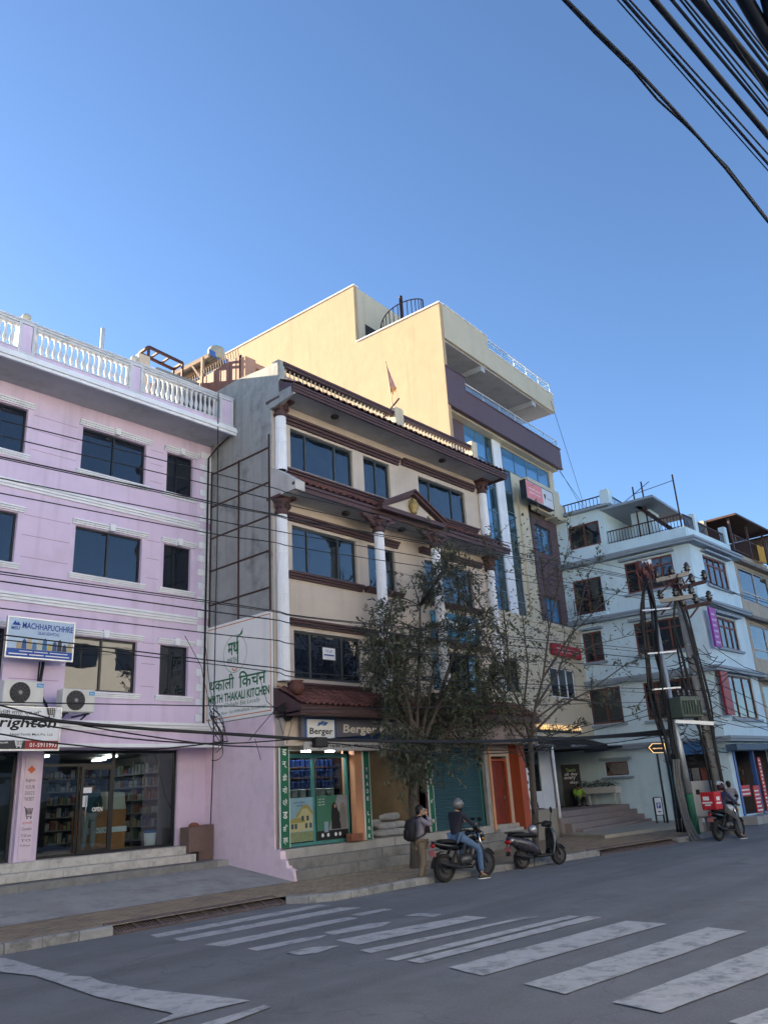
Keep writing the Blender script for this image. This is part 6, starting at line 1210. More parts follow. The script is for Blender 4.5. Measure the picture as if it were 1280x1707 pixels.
for pts,r in br:
    dz = rt.uniform(-.9,.9); c = [ony(px,py,Y2+dz*i/len(pts)) for i,(px,py) in enumerate(pts)]; limbs.tube(c,[r*(1-.8*i/(len(c)-1)) for i in range(len(c))],6)
    for i in range(1,len(c)):
        for j in range(5):
            s = c[i-1].lerp(c[i],rt.random()); d = ((c[i]-c[i-1]).normalized()+Vector((rt.gauss(0,.7),rt.gauss(0,.7),rt.gauss(.2,.5)))).normalized(); L_ = rt.uniform(.4,1.1); e = s+d*L_; twigs.tube([s,s.lerp(e,.5)+Vector((0,0,.03)),e],[.011,.008,.004],4,False)
            n = int(rt.uniform(3,11)*(1.7 if i >= 3 else .8))
            for k in range(n): leaf(lv, s.lerp(e,rt.uniform(.25,1))+Vector((rt.gauss(0,.03),rt.gauss(0,.03),rt.gauss(0,.03))), rt.uniform(.10,.19), .4, rt, d+Vector((rt.gauss(0,.8),rt.gauss(0,.8),rt.gauss(-.1,.7))), .42)
for (px,py,rx,ry,n) in ((810,1100,60,80,600),(780,1160,50,60,400),(850,1180,50,45,300),(870,1100,50,70,300),(800,930,55,45,220),(900,910,40,65,260),(870,1020,45,60,260),(930,1060,60,70,260),(980,1000,50,60,160),(1020,1120,60,50,140),(940,960,40,50,160)):
    for k in range(n): leaf(lv, ony(px+rt.gauss(0,rx*.5),py+rt.gauss(0,ry*.5),Y2+rt.gauss(.2,.5)), rt.uniform(.10,.18), .4, rt, None, .42)
limbs.build('limbs', bark, t2); twigs.build('twigs', twigm, t2, kind='stuff'); lv.build('crown', leaf2, t2, kind='stuff')

# fallen leaves along the pavement edge and gutter
b = MB(); rl = random.Random(3)
for k in range(420):
    x = rl.uniform(12.5,24); e_ = 12.95-(max(0,x-15)*.08); y = e_+abs(rl.gauss(0,1.1)) if rl.random() < .7 else e_-abs(rl.gauss(0,.25)); z = PZ+.012 if y > e_+.18 else (.012 if y < e_ else PZ+.03)
    if y > 15.8: continue
    a = rl.uniform(0,6.3); s_ = rl.uniform(.05,.10); d = Vector((math.cos(a),math.sin(a),rl.uniform(-.05,.2))); w_ = Vector((-d.y,d.x,rl.uniform(-.2,.2)))*.2; p = Vector((x,y,z)); b.add([p,p+d*s_*.5+w_*s_,p+d*s_,p+d*s_*.5-w_*s_],[(0,1,2),(0,2,3)])
o = b.build('fallen_leaves', mat('dry leaf',(.17,.125,.06),.9,.4,4), kind='stuff'); tag(o,'dry fallen leaves scattered along the pavement and gutter','leaves')
# ================================================================ motorcycles
def loft(b, secs, n=14, pw=2.4):
    """closed skin through cross sections (x, yc, zc, half width, half height)"""
    vs = []
    for (x,yc,zc,hw_,hh) in secs:
        for k in range(n):
            a = 2*PI*k/n; c, s = math.cos(a), math.sin(a); vs.append((x, yc+hw_*math.copysign(abs(c)**(2/pw),c), zc+hh*math.copysign(abs(s)**(2/pw),s)))
    m = len(secs); b.add(vs, [(i*n+k, i*n+(k+1)%n, (i+1)*n+(k+1)%n, (i+1)*n+k) for i in range(m-1) for k in range(n)], True)
    o = len(b.v)-len(vs); b.f.append([o+k for k in range(n)][::-1]); b.sm.append(True); b.f.append([o+(m-1)*n+k for k in range(n)]); b.sm.append(True)
    return b
gloss = mat('glossy black paint',(.010,.010,.012),.18,.1,3,spec=.6); mblack = mat('matt black plastic',(.018,.018,.02),.5,.1,6); seatm = mat('seat vinyl',(.012,.012,.013),.6,.1,10); tyrem = mat('tyre rubber',(.022,.021,.02),.85,.2,10,.3,60)
chrome = mat('chrome',(.6,.6,.62),.15,.05,5,metal=1.); engm = mat('engine alloy',(.10,.10,.105),.4,.2,9,metal=.6); lampr = mat('red lamp lens',(.40,.01,.012),.2,.1,4,spec=.6); lampc = mat('clear lamp lens',(.55,.57,.6),.1,.05,4,spec=.7); plate = mat('pink number plate',(.50,.17,.17),.5,.06); gunm = mat('grey violet panel',(.045,.043,.055),.25,.1,4,spec=.6)
AXY = Matrix.Rotation(PI/2,3,'X')
def wheel(root, T, x, r, w, spokes=5, rim=chrome):
    m = MB(T); ri = r*.74; m.lathe([(ri*.9,-w*.3),(ri,-w*.36),(ri,w*.36),(ri*.9,w*.3)],(x,0,r),28,AXY); m.lathe([(.05,-w*.6),(.05,w*.6)],(x,0,r),12,AXY)
    for k in range(spokes): a = 2*PI*k/spokes+.3; m.bar((x+.04*math.cos(a),0,r+.04*math.sin(a)),(x+ri*.95*math.cos(a),0,r+ri*.95*math.sin(a)),.035,.05)
    o = m.build('wheel', rim, root); t = MB(T); n = 32; pr = [(ri*.95,-w*.35),(ri+.02,-w*.5),(r*.94,-w*.5),(r,-w*.2),(r,w*.2),(r*.94,w*.5),(ri+.02,w*.5),(ri*.95,w*.35)]; vs = []
    for k in range(n):
        a = 2*PI*k/n
        for (q,y) in pr: vs.append((x+q*math.cos(a),y,r+q*math.sin(a)))
    p = len(pr); t.add(vs,[(k*p+i,k*p+(i+1)%p,((k+1)%n)*p+(i+1)%p,((k+1)%n)*p+i) for k in range(n) for i in range(p)],True); t.build('tyre', tyrem, o)
    d = MB(T); d.lathe([(.11,-.012),(.11,.012)],(x,-w*.62,r),20,AXY); d.build('brake_disc', engm, o)
def motorcycle(loc, rz, label, tankm, box=None, rim=None):
    t = thing('motorcycle', label, 'motorcycle', loc, rz); T = local(t); W = .66; R_ = .305; rim = rim or engm
    wheel(t,T,-W,R_,.12,5,rim); wheel(t,T,W,R_,.10,5,rim)
    f = MB(T); f.tube([(.48,0,.86),(.1,0,.80),(-.35,0,.68),(-.75,0,.74)],.028,8); f.tube([(.46,0,.8),(.30,0,.42),(.0,0,.32),(-.2,0,.35),(-.25,0,.66)],.028,8)
    for s in (-1,1): f.tube([(-.2,s*.1,.36),(-W,s*.11,R_)],.022,6); f.tube([(-.35,s*.12,.66),(-.58,s*.13,.36)],.035,8)
    f.build('frame', mblack, t)
    e = MB(T); loft(e,[(-.18,0,.42,.06,.06),(-.12,0,.42,.13,.12),(.08,0,.42,.14,.14),(.16,0,.44,.09,.1)]); e.lathe([(.075,0),(.085,.24)],(.1,0,.50),12,Matrix.Rotation(.35,3,'Y'))
    for k in range(5): e.lathe([(.10,0),(.10,.012)],(.12+.012*k,0,.53+.04*k),12,Matrix.Rotation(.35,3,'Y'))
    e.build('engine', engm, t)
    x = MB(T); x.tube([(.2,-.09,.5),(.26,-.12,.36),(.1,-.14,.26),(-.25,-.15,.28)],.022,8); x.tube([(-.25,-.16,.28),(-.45,-.17,.31),(-.85,-.18,.42),(-.92,-.18,.44)],[.03,.05,.055,.035],10); x.build('exhaust', mblack, t)
    g = MB(T); loft(g,[(-.12,0,.84,.08,.05),(-.05,0,.87,.13,.10),(.12,0,.92,.155,.13),(.28,0,.93,.15,.12),(.38,0,.92,.09,.08),(.42,0,.91,.04,.04)]); g.build('fuel_tank', tankm, t)
    s = MB(T); loft(s,[(-.80,0,.88,.07,.03),(-.72,0,.88,.11,.045),(-.45,0,.86,.13,.05),(-.25,0,.82,.14,.05),(-.08,0,.83,.11,.05),(-.02,0,.85,.06,.04)]); s.build('seat', seatm, t)
    q = MB(T); loft(q,[(-.98,0,.86,.04,.03),(-.90,0,.83,.085,.055),(-.6,0,.76,.12,.08),(-.3,0,.72,.13,.08),(-.15,0,.72,.10,.07)]); q.build('tail_cover', gloss, t)
    MB(T).ell((-.97,0,.80),(.05,.07,.05)).build('tail_light', lampr, t); p = MB(T); p.obox((-1.0,0,.64),(.02,.20,.13),Matrix.Rotation(-.25,3,'Y')); p.build('number_plate', plate, t)
    rf_ = MB(T); rf_.add([(-W+.36*math.cos(a),y,R_+.36*math.sin(a)) for a in (1.2,1.6,2.0,2.4,2.8,3.1) for y in (-.07,.07)],[(2*i,2*i+1,2*i+3,2*i+2) for i in range(5)],True); rf_.build('rear_fender', mblack, t); ff = MB(T); ff.add([(W+.335*math.cos(a),y,R_+.335*math.sin(a)) for a in (.5,.9,1.3,1.7,2.1,2.5) for y in (-.06,.06)],[(2*i,2*i+1,2*i+3,2*i+2) for i in range(5)],True); ff.build('front_fender', gloss, t)
    for sgn in (-1,1): MB(T).tube([(W,sgn*.085,R_),(.5,sgn*.085,.70),(.42,sgn*.085,.98)],[.03,.026,.022],8).build('fork', chrome if sgn < 0 else mblack, t)
    c = MB(T); loft(c,[(.46,0,.94,.06,.10),(.54,0,.93,.11,.13),(.62,0,.90,.10,.11),(.67,0,.88,.05,.06)]); co = c.build('headlight_cowl', gloss, t); MB(T).ell((.64,0,.88),(.05,.075,.06)).build('headlight', lampc, co); sc_ = MB(T); sc_.add([(.47,-.1,1.02),(.47,.1,1.02),(.40,.08,1.14),(.40,-.08,1.14)],[(0,1,2,3)]); sc_.build('visor', mblack, co)
    h = MB(T); h.tube([(.22,-.36,1.03),(.32,-.22,1.06),(.41,0,1.03),(.32,.22,1.06),(.22,.36,1.03)],.016,8); ho = h.build('handlebar', mblack, t)
    for sgn in (-1,1):
        MB(T).tube([(.24,sgn*.33,1.035),(.18,sgn*.41,1.02)],.022,8).build('grip', seatm, ho); m = MB(T); m.tube([(.30,sgn*.25,1.06),(.28,sgn*.32,1.26)],.008,6); m.ell((.27,sgn*.33,1.30),(.02,.075,.05)); m.build('mirror', mblack, t)
    for sgn in (-1,1): MB(T).bar((-.05,sgn*.08,.34),(-.05,sgn*.28,.33),.03).build('footpeg', mblack, t); MB(T).ell((.50,sgn*.17,.86),(.03,.04,.03),10,6).build('indicator', mat('amber lens',(.6,.22,.02),.2), t)
    if box: box(t,T)
    return t
def at2(a, c): p, q = onz(*a), onz(*c); return (p+q)/2, math.atan2(q.y-p.y, q.x-p.x)
mp_, ma = at2((740,1472),(813,1461)); bike = motorcycle(mp_, ma, 'black motorcycle with alloy wheels standing at the kerb under its rider', gloss)
dp, da = at2((1201,1402),(1233,1397)); dp = dp+Vector((0,0,0))
dbike = motorcycle(dp, da, 'black delivery motorcycle stopped beside the power poles', mat('white tank paint',(.6,.6,.62),.3,.05))
Td = local(dbike); db = thing('delivery_box', 'red insulated delivery box with white print strapped behind the rider', 'box', Td @ Vector((-.72,0,.93)), da); Tdb = local(db)
MB(Tdb).box(-.22,.20,-.25,.25,.0,.52).build('case', mat('red box cloth',(.48,.02,.03),.6,.08,4,.1,30), db, bevel=.025); MB(Tdb).box(-.225,.205,-.255,.255,.46,.54).build('lid', red, db, bevel=.02)
Tr = Tdb @ Matrix.Rotation(-PI/2,4,'Z'); 
for (x0,x1,z0,z1) in ((-.16,.05,.36,.50),(-.2,.14,.24,.30),(-.12,.08,.16,.21)): MB(Tr).box(x0,x1,-.226,-.2205,z0*.82,z1*.82).build('white_print', wtext, db)
for (x0,x1,z0,z1) in ((-.1,.1,.34,.48),(-.14,.16,.22,.28)): MB(Tdb).box(x0-.02,x1-.03,-.256,-.2505,z0*.82,z1*.82).build('white_print', wtext, db)
# scooter
sp_, sa = at2((873,1449),(931,1442)); sct = thing('scooter', 'dark grey scooter parked at the kerb with a red tail lamp', 'scooter', sp_, sa); T = local(sct) @ Matrix.Rotation(-.06,4,'X')
wheel(sct,T,-.60,.235,.11,5,engm); wheel(sct,T,.62,.235,.10,5,engm)
b = MB(T); loft(b,[(-.98,0,.74,.05,.04),(-.90,0,.70,.13,.10),(-.65,0,.60,.18,.16),(-.35,0,.52,.19,.18),(-.15,0,.42,.17,.14),(-.05,0,.34,.14,.07)]); b.build('body', gunm, sct); b = MB(T); loft(b,[(-.92,0,.82,.06,.03),(-.8,0,.82,.13,.05),(-.5,0,.79,.16,.06),(-.2,0,.77,.15,.06),(-.05,0,.75,.08,.04)]); b.build('seat', seatm, sct)
b = MB(T); b.tube([(-.55,-.17,.86),(-.9,-.14,.88),(-1.02,0,.88),(-.9,.14,.88),(-.55,.17,.86)],.018,8); b.build('grab_rail', mblack, sct); b = MB(T); loft(b,[(-.15,0,.27,.15,.05),(.1,0,.26,.17,.04),(.35,0,.28,.16,.05)]); b.build('floorboard', mblack, sct)
b = MB(T); vs = []; pr = [(.30,.26,.15),(.40,.42,.20),(.43,.60,.21),(.42,.78,.18),(.38,.92,.10)]
for (x,z,w) in pr: vs += [(x,-w,z),(x+.10,-w*.7,z),(x+.16,0,z),(x+.10,w*.7,z),(x,w,z),(x+.02,0,z)]
b.add(vs,[(i*6+k,i*6+(k+1)%6,(i+1)*6+(k+1)%6,(i+1)*6+k) for i in range(4) for k in range(6)],True); b.build('leg_shield', gloss, sct); b = MB(T); loft(b,[(.24,0,1.0,.06,.05),(.34,0,1.02,.14,.08),(.44,0,1.0,.12,.08),(.50,0,.97,.05,.04)]); b.build('handle_cowl', mblack, sct); MB(T).ell((.53,0,.70),(.06,.09,.08)).build('headlight', lampc, sct)
b = MB(T); b.tube([(.24,-.36,1.02),(.34,-.2,1.05),(.38,0,1.04),(.34,.2,1.05),(.24,.36,1.02)],.02,8); b.build('handlebar', mblack, sct)
for s in (-1,1): m = MB(T); m.tube([(.32,s*.24,1.06),(.30,s*.34,1.28)],.009,6); m.ell((.29,s*.36,1.34),(.02,.05,.08)); m.build('mirror', mblack, sct); MB(T).tube([(.62,s*.08,.235),(.48,s*.08,.62)],.025,8).build('fork', mblack, sct)
b = MB(T); b.ell((-.97,0,.66),(.06,.13,.06)); b.build('tail_light', lampr, sct); b = MB(T)
for s in (-1,1): b.ell((-.93,s*.13,.69),(.05,.05,.035))
b.build('indicator', lampc, sct); b = MB(T); b.obox((-1.0,0,.48),(.02,.2,.13),Matrix.Rotation(-.3,3,'Y')); b.build('number_plate', plate, sct); b = MB(T); loft(b,[(.42,0,.46,.05,.02),(.55,0,.49,.07,.04),(.7,0,.48,.07,.03),(.85,0,.38,.05,.02)]); b.build('front_fender', gloss, sct)
b = MB(T); b.tube([(-.35,-.13,.26),(-.55,-.16,.27),(-.9,-.17,.36)],[.04,.055,.045],10); b.build('exhaust', mblack, sct); b = MB(T); b.bar((-.95,-.07,.6),(-1.0,-.07,.35),.02); b.bar((-.95,.07,.6),(-1.0,.07,.35),.02); b.add([(-.97,-.09,.55),(-.97,.09,.55),(-1.02,.08,.33),(-1.02,-.08,.33)],[(0,1,2,3)]); b.build('mud_flap', mblack, sct)
MB(T).tube([(-.1,.1,.25),(-.05,.22,.0)],.014,6).build('side_stand', mblack, sct)
hel = thing('helmet', 'silver helmet resting on the seat of the parked scooter', 'helmet', T @ Vector((-.12,0,.80))); Th = local(hel)
helm = mat('silver helmet shell',(.42,.43,.45),.2,.05,4,metal=.6); MB(Th).ell((0,0,.1),(.13,.12,.125)).build('shell', helm, hel)

# ================================================================ people
def skin_geo(nodes, edges, rootn, sub=2):
    names = list(nodes); me = bpy.data.meshes.new('s'); me.from_pydata([nodes[n][0] for n in names],[],[]); me.edges.add(len(edges))
    for i,(a,c) in enumerate(edges): me.edges[i].vertices = (names.index(a), names.index(c))
    me.update(); o = bpy.data.objects.new('s', me); COL.objects.link(o); o.modifiers.new('k','SKIN'); sv = me.skin_vertices[0].data
    for i,n in enumerate(names):
        r = nodes[n][1]; sv[i].radius = r if isinstance(r, tuple) else (r,r); sv[i].use_root = n == rootn
    m = o.modifiers.new('s','SUBSURF'); m.levels = sub; dg = bpy.context.evaluated_depsgraph_get(); dg.update()
    g = bpy.data.meshes.new_from_object(o.evaluated_get(dg)); vs = [v.co.copy() for v in g.vertices]; fs = [tuple(p.vertices) for p in g.polygons]
    bpy.data.objects.remove(o); bpy.data.meshes.remove(me); bpy.data.meshes.remove(g); return vs, fs
def skinned(name, T, nodes, edges, rootn, m, parent, sub=2):
    vs, fs = skin_geo(nodes, edges, rootn, sub); b = MB(T); b.add(vs, fs, True); return b.build(name, m, parent)
def hand(T, wrist, d, up, parent, curl=.5, gl=None):
    """palm, four unequal bent fingers and a thumb leaving the side of the palm"""
    d = Vector(d).normalized(); up = Vector(up).normalized(); x = d.cross(up).normalized(); up = x.cross(d); w = Vector(wrist); b = MB(T); M3 = Matrix((x,d,up)).transposed()
    b.ell(w+d*.045,(.040,.055,.017),10,7,M3)
    for k,(o,L_) in enumerate(((-.028,.066),(-.009,.076),(.010,.072),(.028,.055))):
        p0 = w+d*.085+x*o; p1 = p0+(d*math.cos(curl*.5)-up*math.sin(curl*.5))*L_*.45; p2 = p1+(d*math.cos(curl*1.4)-up*math.sin(curl*1.4))*L_*.33; p3 = p2+(d*math.cos(curl*2.2)-up*math.sin(curl*2.2))*L_*.25; b.tube([p0-d*.03,p0,p1,p2,p3],[.009,.009,.0085,.008,.006],7)
    p0 = w+d*.03-x*.034; b.tube([p0,p0-x*.028+d*.025,p0-x*.034+d*.055-up*.01,p0-x*.028+d*.075-up*.02],[.011,.011,.0095,.007],7); return b.build('hand', gl or skin, parent)
BODY_E = [('pel','wai'),('wai','che'),('che','nec'),('nec','hd1'),('hd1','hd2'),('che','shl'),('shl','ell'),('ell','wrl'),('che','shr'),('shr','elr'),('elr','wrr'),('pel','hil'),('hil','knl'),('knl','anl'),('anl','tol'),('pel','hir'),('hir','knr'),('knr','anr'),('anr','tor')]
RB = dict(pel=(.135,.11),wai=(.125,.095),che=(.15,.11),nec=.055,hd1=(.078,.088),hd2=(.080,.092),shl=.062,ell=.044,wrl=.030,shr=.062,elr=.044,wrr=.030,hil=.09,knl=.058,anl=.04,tol=.035,hir=.09,knr=.058,anr=.04,tor=.035)
def person(label, loc, rz, J, top, trousers, shoe, hair=None, extra=1.10, sleeve='wr', T2=None):
    t = thing('person', label, 'person', loc, rz); T = local(t) if T2 is None else T2
    def shr_(k): r = RB[k]; f = .6 if k in ('che','shl','shr') else .72 if k in ('pel','wai','hil','hir') else (.85 if k[:2] in ('el','kn') else 1); return (r[0]*f,r[1]*f) if isinstance(r,tuple) else r*f
    nd = {k:(Vector(J[k]),shr_(k)) for k in J}; skinned('body',T,nd,BODY_E,'pel',skin,t)
    def sc(n,f,dz=0): r = RB[n]; return (r[0]*f,r[1]*f) if isinstance(r,tuple) else r*f
    tn = {k:(Vector(J[k]),sc(k,extra*1.04)) for k in ('wai','che','shl','ell','shr','elr')}; hip = Vector(J['pel'])+(Vector(J['pel'])-Vector(J['wai'])).normalized()*.04; tn['pel'] = (hip,sc('pel',extra*1.12))
    tn['nec'] = (Vector(J['che']).lerp(Vector(J['nec']),.75),.075)
    for s in 'lr': tn['wr'+s] = (Vector(J['el'+s]).lerp(Vector(J['wr'+s]),.9),.048)
    skinned('jacket',T,tn,[('pel','wai'),('wai','che'),('che','nec'),('che','shl'),('shl','ell'),('ell','wrl'),('che','shr'),('shr','elr'),('elr','wrr')],'pel',top,t)
    ln = {k:(Vector(J[k]),sc(k,1.16)) for k in ('pel','hil','knl','hir','knr')}
    for s in 'lr': ln['kn'+s] = (Vector(J['kn'+s]),.078); ln['an'+s] = (Vector(J['kn'+s]).lerp(Vector(J['an'+s]),.93),.066)
    skinned('trousers',T,ln,[('pel','hil'),('hil','knl'),('knl','anl'),('pel','hir'),('hir','knr'),('knr','anr')],'pel',trousers,t)
    for s in 'lr':
        a = Vector(J['an'+s]); e = Vector(J['to'+s]); d = (e-a); d.z = 0; d.normalize(); h = Vector((a.x,a.y,e.z))-d*.06; b = MB(T); ang = math.atan2(d.y,d.x); M3 = Matrix.Rotation(ang,3,'Z')
        b2 = MB(T @ Matrix.Translation(h-Vector((0,0,.035))) @ Matrix.Rotation(ang,4,'Z')); loft(b2,[(-.03,0,.045,.02,.03),(.0,0,.05,.04,.05),(.08,0,.055,.045,.055),(.17,0,.04,.048,.038),(.25,0,.03,.035,.028),(.275,0,.028,.015,.015)]); so = b2.build('shoe', shoe, t)
        b3 = MB(T @ Matrix.Translation(h-Vector((0,0,.035))) @ Matrix.Rotation(ang,4,'Z')); loft(b3,[(-.035,0,.008,.03,.012),(.08,0,.008,.05,.014),(.18,0,.008,.053,.014),(.285,0,.01,.02,.012)]); b3.build('sole', wtext, so)
    return t, T
def head_bits(t, T, J, face, hair=None):
    h = Vector(J['hd2']); f = Vector(face).normalized(); u = (h-Vector(J['hd1'])).normalized(); s = f.cross(u).normalized(); c = (h+Vector(J['hd1']))/2; M3 = Matrix((s,f,u)).transposed()
    b = MB(T); b.add([c+f*.088+u*.03,c+f*.088-s*.016-u*.012,c+f*.112-u*.012,c+f*.088+s*.016-u*.012],[(0,1,2),(0,2,3),(1,3,2)],True); b.build('nose', skin, t)
    for k in (-1,1): MB(T).ell(c+s*.085*k+u*.005,(.014,.022,.032),8,6,M3).build('ear', skin, t); MB(T).ell(c+f*.083+s*.032*k+u*.035,(.014,.008,.008),8,5,M3).build('eye', ktext, t)
    MB(T).ell(c+f*.086-u*.045,(.026,.008,.007),8,5,M3).build('mouth', mat('lips',(.28,.11,.09),.5), t)
    if hair: MB(T).ell(c-f*.018+u*.055,(.094,.104,.098),14,9,M3).build('hair', hairm, t); MB(T).ell(c-f*.05+u*.0,(.082,.066,.095),12,8,M3).build('hair', hairm, t)
# man with backpack, on the phone
J = dict(pel=(0,0,.90),wai=(.01,0,1.06),che=(.0,0,1.28),nec=(.02,0,1.43),hd1=(.045,-.01,1.52),hd2=(.055,-.012,1.60),shl=(.0,.19,1.37),ell=(.16,.25,1.16),wrl=(.30,.12,1.28),shr=(.0,-.19,1.37),elr=(.20,-.30,1.24),wrr=(.16,-.14,1.47),hil=(0,.09,.86),knl=(.10,.10,.49),anl=(.06,.10,.09),tol=(.20,.11,.035),hir=(0,-.09,.86),knr=(.03,-.10,.48),anr=(-.10,-.10,.10),tor=(.05,-.11,.035))
grysw = mat('grey lilac fleece',(.22,.20,.235),.9,.18,7,.9,13); khaki = mat('khaki cotton',(.17,.135,.095),.9,.2,7,.9,13)
mloc = onz(704,1474); mz = R(-28); man, T = person('man in grey sweater and khaki trousers with a black backpack phoning beside the motorcycle', mloc, mz, J, grysw, khaki, mat('black shoe',(.02,.02,.022),.5))
head_bits(man,T,J,(.98,-.1,-.1),True); hand(T,(.165,-.135,1.475),(-.35,.1,1),(-.4,1,0),man,1.0); hand(T,(.30,.12,1.28),(.8,-.5,.3),(0,0,1),man,.7)
ph_ = tag(MB(T).obox((.10,-.105,1.555),(.012,.072,.15),Matrix.Rotation(.25,3,'Y') @ Matrix.Rotation(1.2,3,'Z')).build('mobile_phone', gloss),'dark mobile phone held to the ear of the man with the backpack','phone')
bp_ = thing('backpack', 'black rounded backpack worn by the man on the phone', 'backpack', T @ Vector((-.2,0,.98)), mz); Tk2 = T; b = MB(T @ Matrix.Translation((-.22,0,1.02)) @ Matrix.Rotation(-.05,4,'Y')); bpm = mat('black nylon',(.012,.012,.015),.7,.15,9,.2,60)
M_ = T @ Matrix.Translation((-.225,0,.92)) @ Matrix.Rotation(PI/2*3,4,'Y') @ Matrix.Rotation(0,4,'X'); b = MB(M_); loft(b,[(.0,0,0,.12,.06),(.03,0,0,.155,.09),(.2,0,.0,.165,.115),(.36,0,0,.15,.105),(.45,0,0,.11,.075),(.48,0,0,.06,.04)],16,2.8); b.build('bag', bpm, bp_)
M_ = T @ Matrix.Translation((-.33,0,.96)) @ Matrix.Rotation(PI/2*3,4,'Y'); b = MB(M_); loft(b,[(.0,0,0,.10,.02),(.03,0,0,.12,.035),(.18,0,0,.12,.035),(.22,0,0,.09,.02)],14,2.8); b.build('front_pocket', bpm, bp_)
for s in (-1,1): MB(T).tube([(-.14,s*.10,1.40),(-.02,s*.12,1.455),(.10,s*.13,1.40),(.155,s*.14,1.25),(.08,s*.175,1.06),(-.12,s*.15,.98)],.018,6).build('strap', bpm, bp_)
# rider of the black motorcycle
Tbk = local(bike); navy = mat('dark navy jacket',(.026,.026,.038),.8,.25,7,.9,12); jean = mat('faded blue denim',(.10,.17,.28),.9,.25,8,.9,14)
J = dict(pel=(-.22,0,.97),wai=(-.21,0,1.13),che=(-.17,0,1.36),nec=(-.12,0,1.52),hd1=(-.085,-.01,1.60),hd2=(-.07,-.012,1.69),shl=(-.16,.2,1.45),ell=(.06,.27,1.26),wrl=(.24,.14,1.26),shr=(-.16,-.2,1.45),elr=(.04,-.29,1.22),wrr=(.24,-.16,1.20),hil=(-.20,.11,.93),knl=(.20,.24,.80),anl=(.10,.25,.42),tol=(.24,.26,.37),hir=(-.18,-.12,.93),knr=(.24,-.27,.66),anr=(.20,-.33,.11),tor=(.34,-.36,.04))
rd, T = person('rider in dark jacket, blue jeans and silver helmet sitting on the black motorcycle', bike.matrix_world.translation, ma, J, navy, jean, mat('black yellow shoe',(.05,.045,.02),.5,.4,25)); head_bits(rd,T,J,(.9,-.3,-.35))
h = MB(T); h.ell((-.085,-.01,1.665),(.142,.128,.145)); ho = h.build('helmet', mat('grey helmet shell',(.16,.165,.17),.2,.05,4,spec=.6,metal=.3), rd); v = MB(T); v.ell((-.045,-.01,1.655),(.125,.117,.06)); v.build('visor', gloss, ho); v = MB(T); v.ell((-.07,-.01,1.57),(.115,.10,.06)); v.build('chin_guard', mblack, ho)
hand(T,(.24,.14,1.26),(.9,-.35,.1),(0,0,1),rd,.9); hand(T,(.24,-.16,1.20),(.9,.3,.15),(0,0,1),rd,.9)
MB(T).box(-.36,.0,-.005,.005,.9,.905).build('jacket_hem', navy, rd)
ph2 = tag(MB(T).obox((.33,-.02,1.30),(.09,.16,.012),Matrix.Rotation(-.6,3,'Y')).build('mobile_phone', gloss),'dark mobile phone in the hands of the helmeted motorcycle rider','phone')
MB(T).tube([(.215,-.31,.16),(.21,-.32,.11)],.05,8).build('sock', ktext, rd)
# delivery rider
J = dict(pel=(-.20,0,.95),wai=(-.18,0,1.10),che=(-.10,0,1.32),nec=(-.04,0,1.46),hd1=(.0,0,1.54),hd2=(.02,0,1.62),shl=(-.09,.2,1.40),ell=(.08,.29,1.18),wrl=(.24,.33,1.07),shr=(-.09,-.2,1.40),elr=(.08,-.29,1.18),wrr=(.24,-.33,1.07),hil=(-.18,.11,.91),knl=(.22,.24,.80),anl=(.10,.25,.42),tol=(.24,.26,.37),hir=(-.16,-.12,.91),knr=(.16,-.28,.60),anr=(.10,-.36,.11),tor=(.24,-.39,.04))
dr_, T = person('delivery rider in a dark blue jacket with white striped helmet', dbike.matrix_world.translation, da, J, mat('navy red jacket',(.035,.04,.10),.7,.2,5), mat('grey jeans',(.11,.115,.12),.9,.15,9), mat('dark shoe',(.03,.028,.025),.6)); head_bits(dr_,T,J,(1,0,-.1))
h = MB(T); h.ell((.0,0,1.60),(.14,.128,.145)); ho = h.build('helmet', mat('maroon helmet',(.05,.02,.03),.3), dr_); v = MB(T)
for k in (-1,0,1): v.tube([(.0+.146*math.cos(a),.055*k+.01*math.sin(a),1.60+.15*math.sin(a)) for a in [.5+i*.24 for i in range(10)]],.014,5)
v.build('white_stripes', wtext, ho); hand(T,(.24,.33,1.07),(.5,.1,-.3),(0,0,1),dr_,1.3); hand(T,(.24,-.33,1.07),(.5,-.1,-.3),(0,0,1),dr_,1.3)
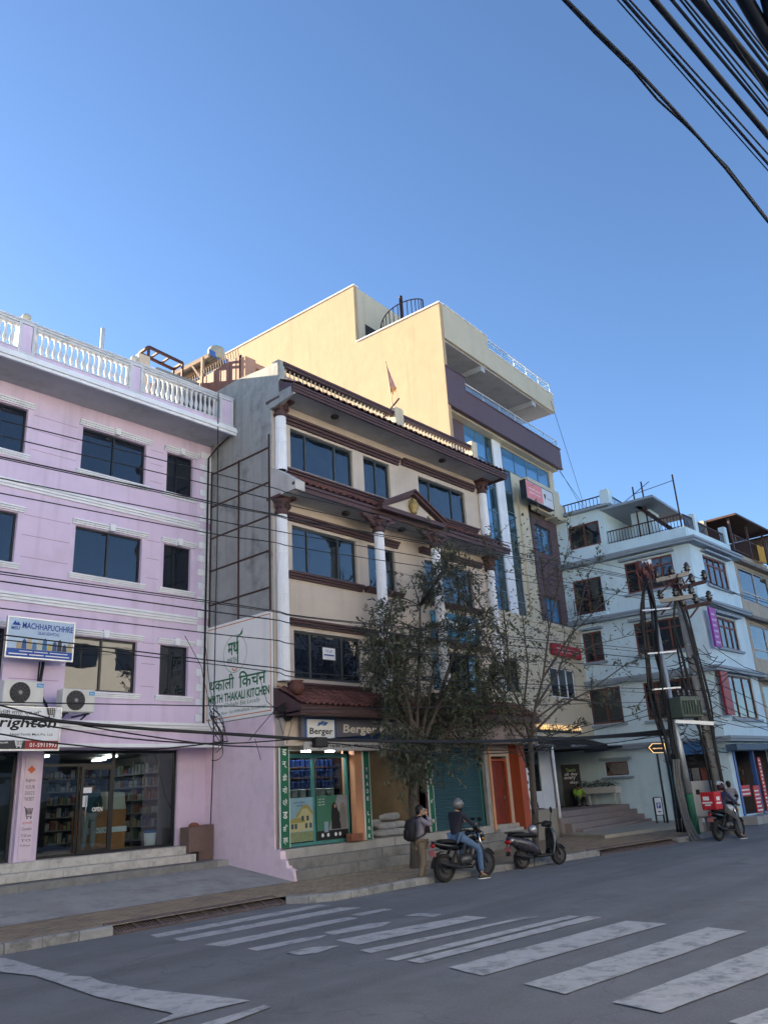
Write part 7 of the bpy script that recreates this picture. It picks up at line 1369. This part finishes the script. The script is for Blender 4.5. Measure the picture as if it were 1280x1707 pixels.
# standing customers
STAND = dict(pel=(0,0,.92),wai=(.0,0,1.08),che=(.0,0,1.31),nec=(.01,0,1.46),hd1=(.025,0,1.55),hd2=(.03,0,1.63),shl=(0,.2,1.40),ell=(.02,.27,1.13),wrl=(.14,.22,.96),shr=(0,-.2,1.40),elr=(.02,-.27,1.13),wrr=(.14,-.2,.98),hil=(0,.09,.88),knl=(.03,.10,.49),anl=(0,.11,.09),tol=(.14,.13,.035),hir=(0,-.09,.88),knr=(.0,-.10,.49),anr=(-.03,-.11,.09),tor=(.11,-.13,.035))
J = STAND; cl = onz(1228,1383); c2, T = person('person in a grey checked shirt standing at the corner shop behind the delivery motorcycle', (cl.x,cl.y,0), R(40), J, mat('grey checked shirt',(.24,.25,.28),.9,.25,14), mat('grey trousers',(.13,.135,.14),.9), mat('dark shoe',(.03,.028,.025),.6)); head_bits(c2,T,J,(1,0,0),True); hand(T,J['wrl'],(.6,-.2,-.6),(0,0,1),c2,.6); hand(T,J['wrr'],(.6,.2,-.6),(0,0,1),c2,.6)
c3, T = person('shop assistant in a teal jacket standing behind the glass door of the family mart', (10.95,20.15,1.003), R(-100), J, mat('teal jacket',(.05,.11,.12),.8,.1,6), mat('pale grey trousers',(.30,.30,.30),.9), mat('dark shoe',(.03,.028,.025),.6)); head_bits(c3,T,J,(1,0,0),True); hand(T,J['wrl'],(.6,-.2,-.6),(0,0,1),c3,.6); hand(T,J['wrr'],(.6,.2,-.6),(0,0,1),c3,.6)
# seated person on the top step
J = dict(pel=(0,0,.16),wai=(.02,0,.32),che=(.08,0,.53),nec=(.14,0,.66),hd1=(.19,0,.74),hd2=(.22,0,.81),shl=(.07,.19,.62),ell=(.25,.25,.44),wrl=(.42,.14,.42),shr=(.07,-.19,.62),elr=(.25,-.25,.44),wrr=(.42,-.14,.42),hil=(.03,.1,.13),knl=(.40,.18,.36),anl=(.42,.16,.02),tol=(.55,.17,-.03),hir=(.03,-.1,.13),knr=(.40,-.18,.36),anr=(.42,-.16,.02),tor=(.55,-.17,-.03))
sl_ = me0 @ Vector((-1.75,6.2,1.0)); gt = mat('bright green shirt',(.22,.42,.05),.8,.1,6); c4, T = person('person in a bright green shirt sitting on the top plaza step beside the banner', (sl_.x,sl_.y,1.04), TH-2.3, J, gt, mat('dark shorts',(.04,.04,.045),.9), mat('dark shoe',(.03,.028,.025),.6)); head_bits(c4,T,J,(.9,0,-.3),True); hand(T,J['wrl'],(.6,-.5,-.2),(0,0,1),c4,.6); hand(T,J['wrr'],(.6,.5,-.2),(0,0,1),c4,.6)
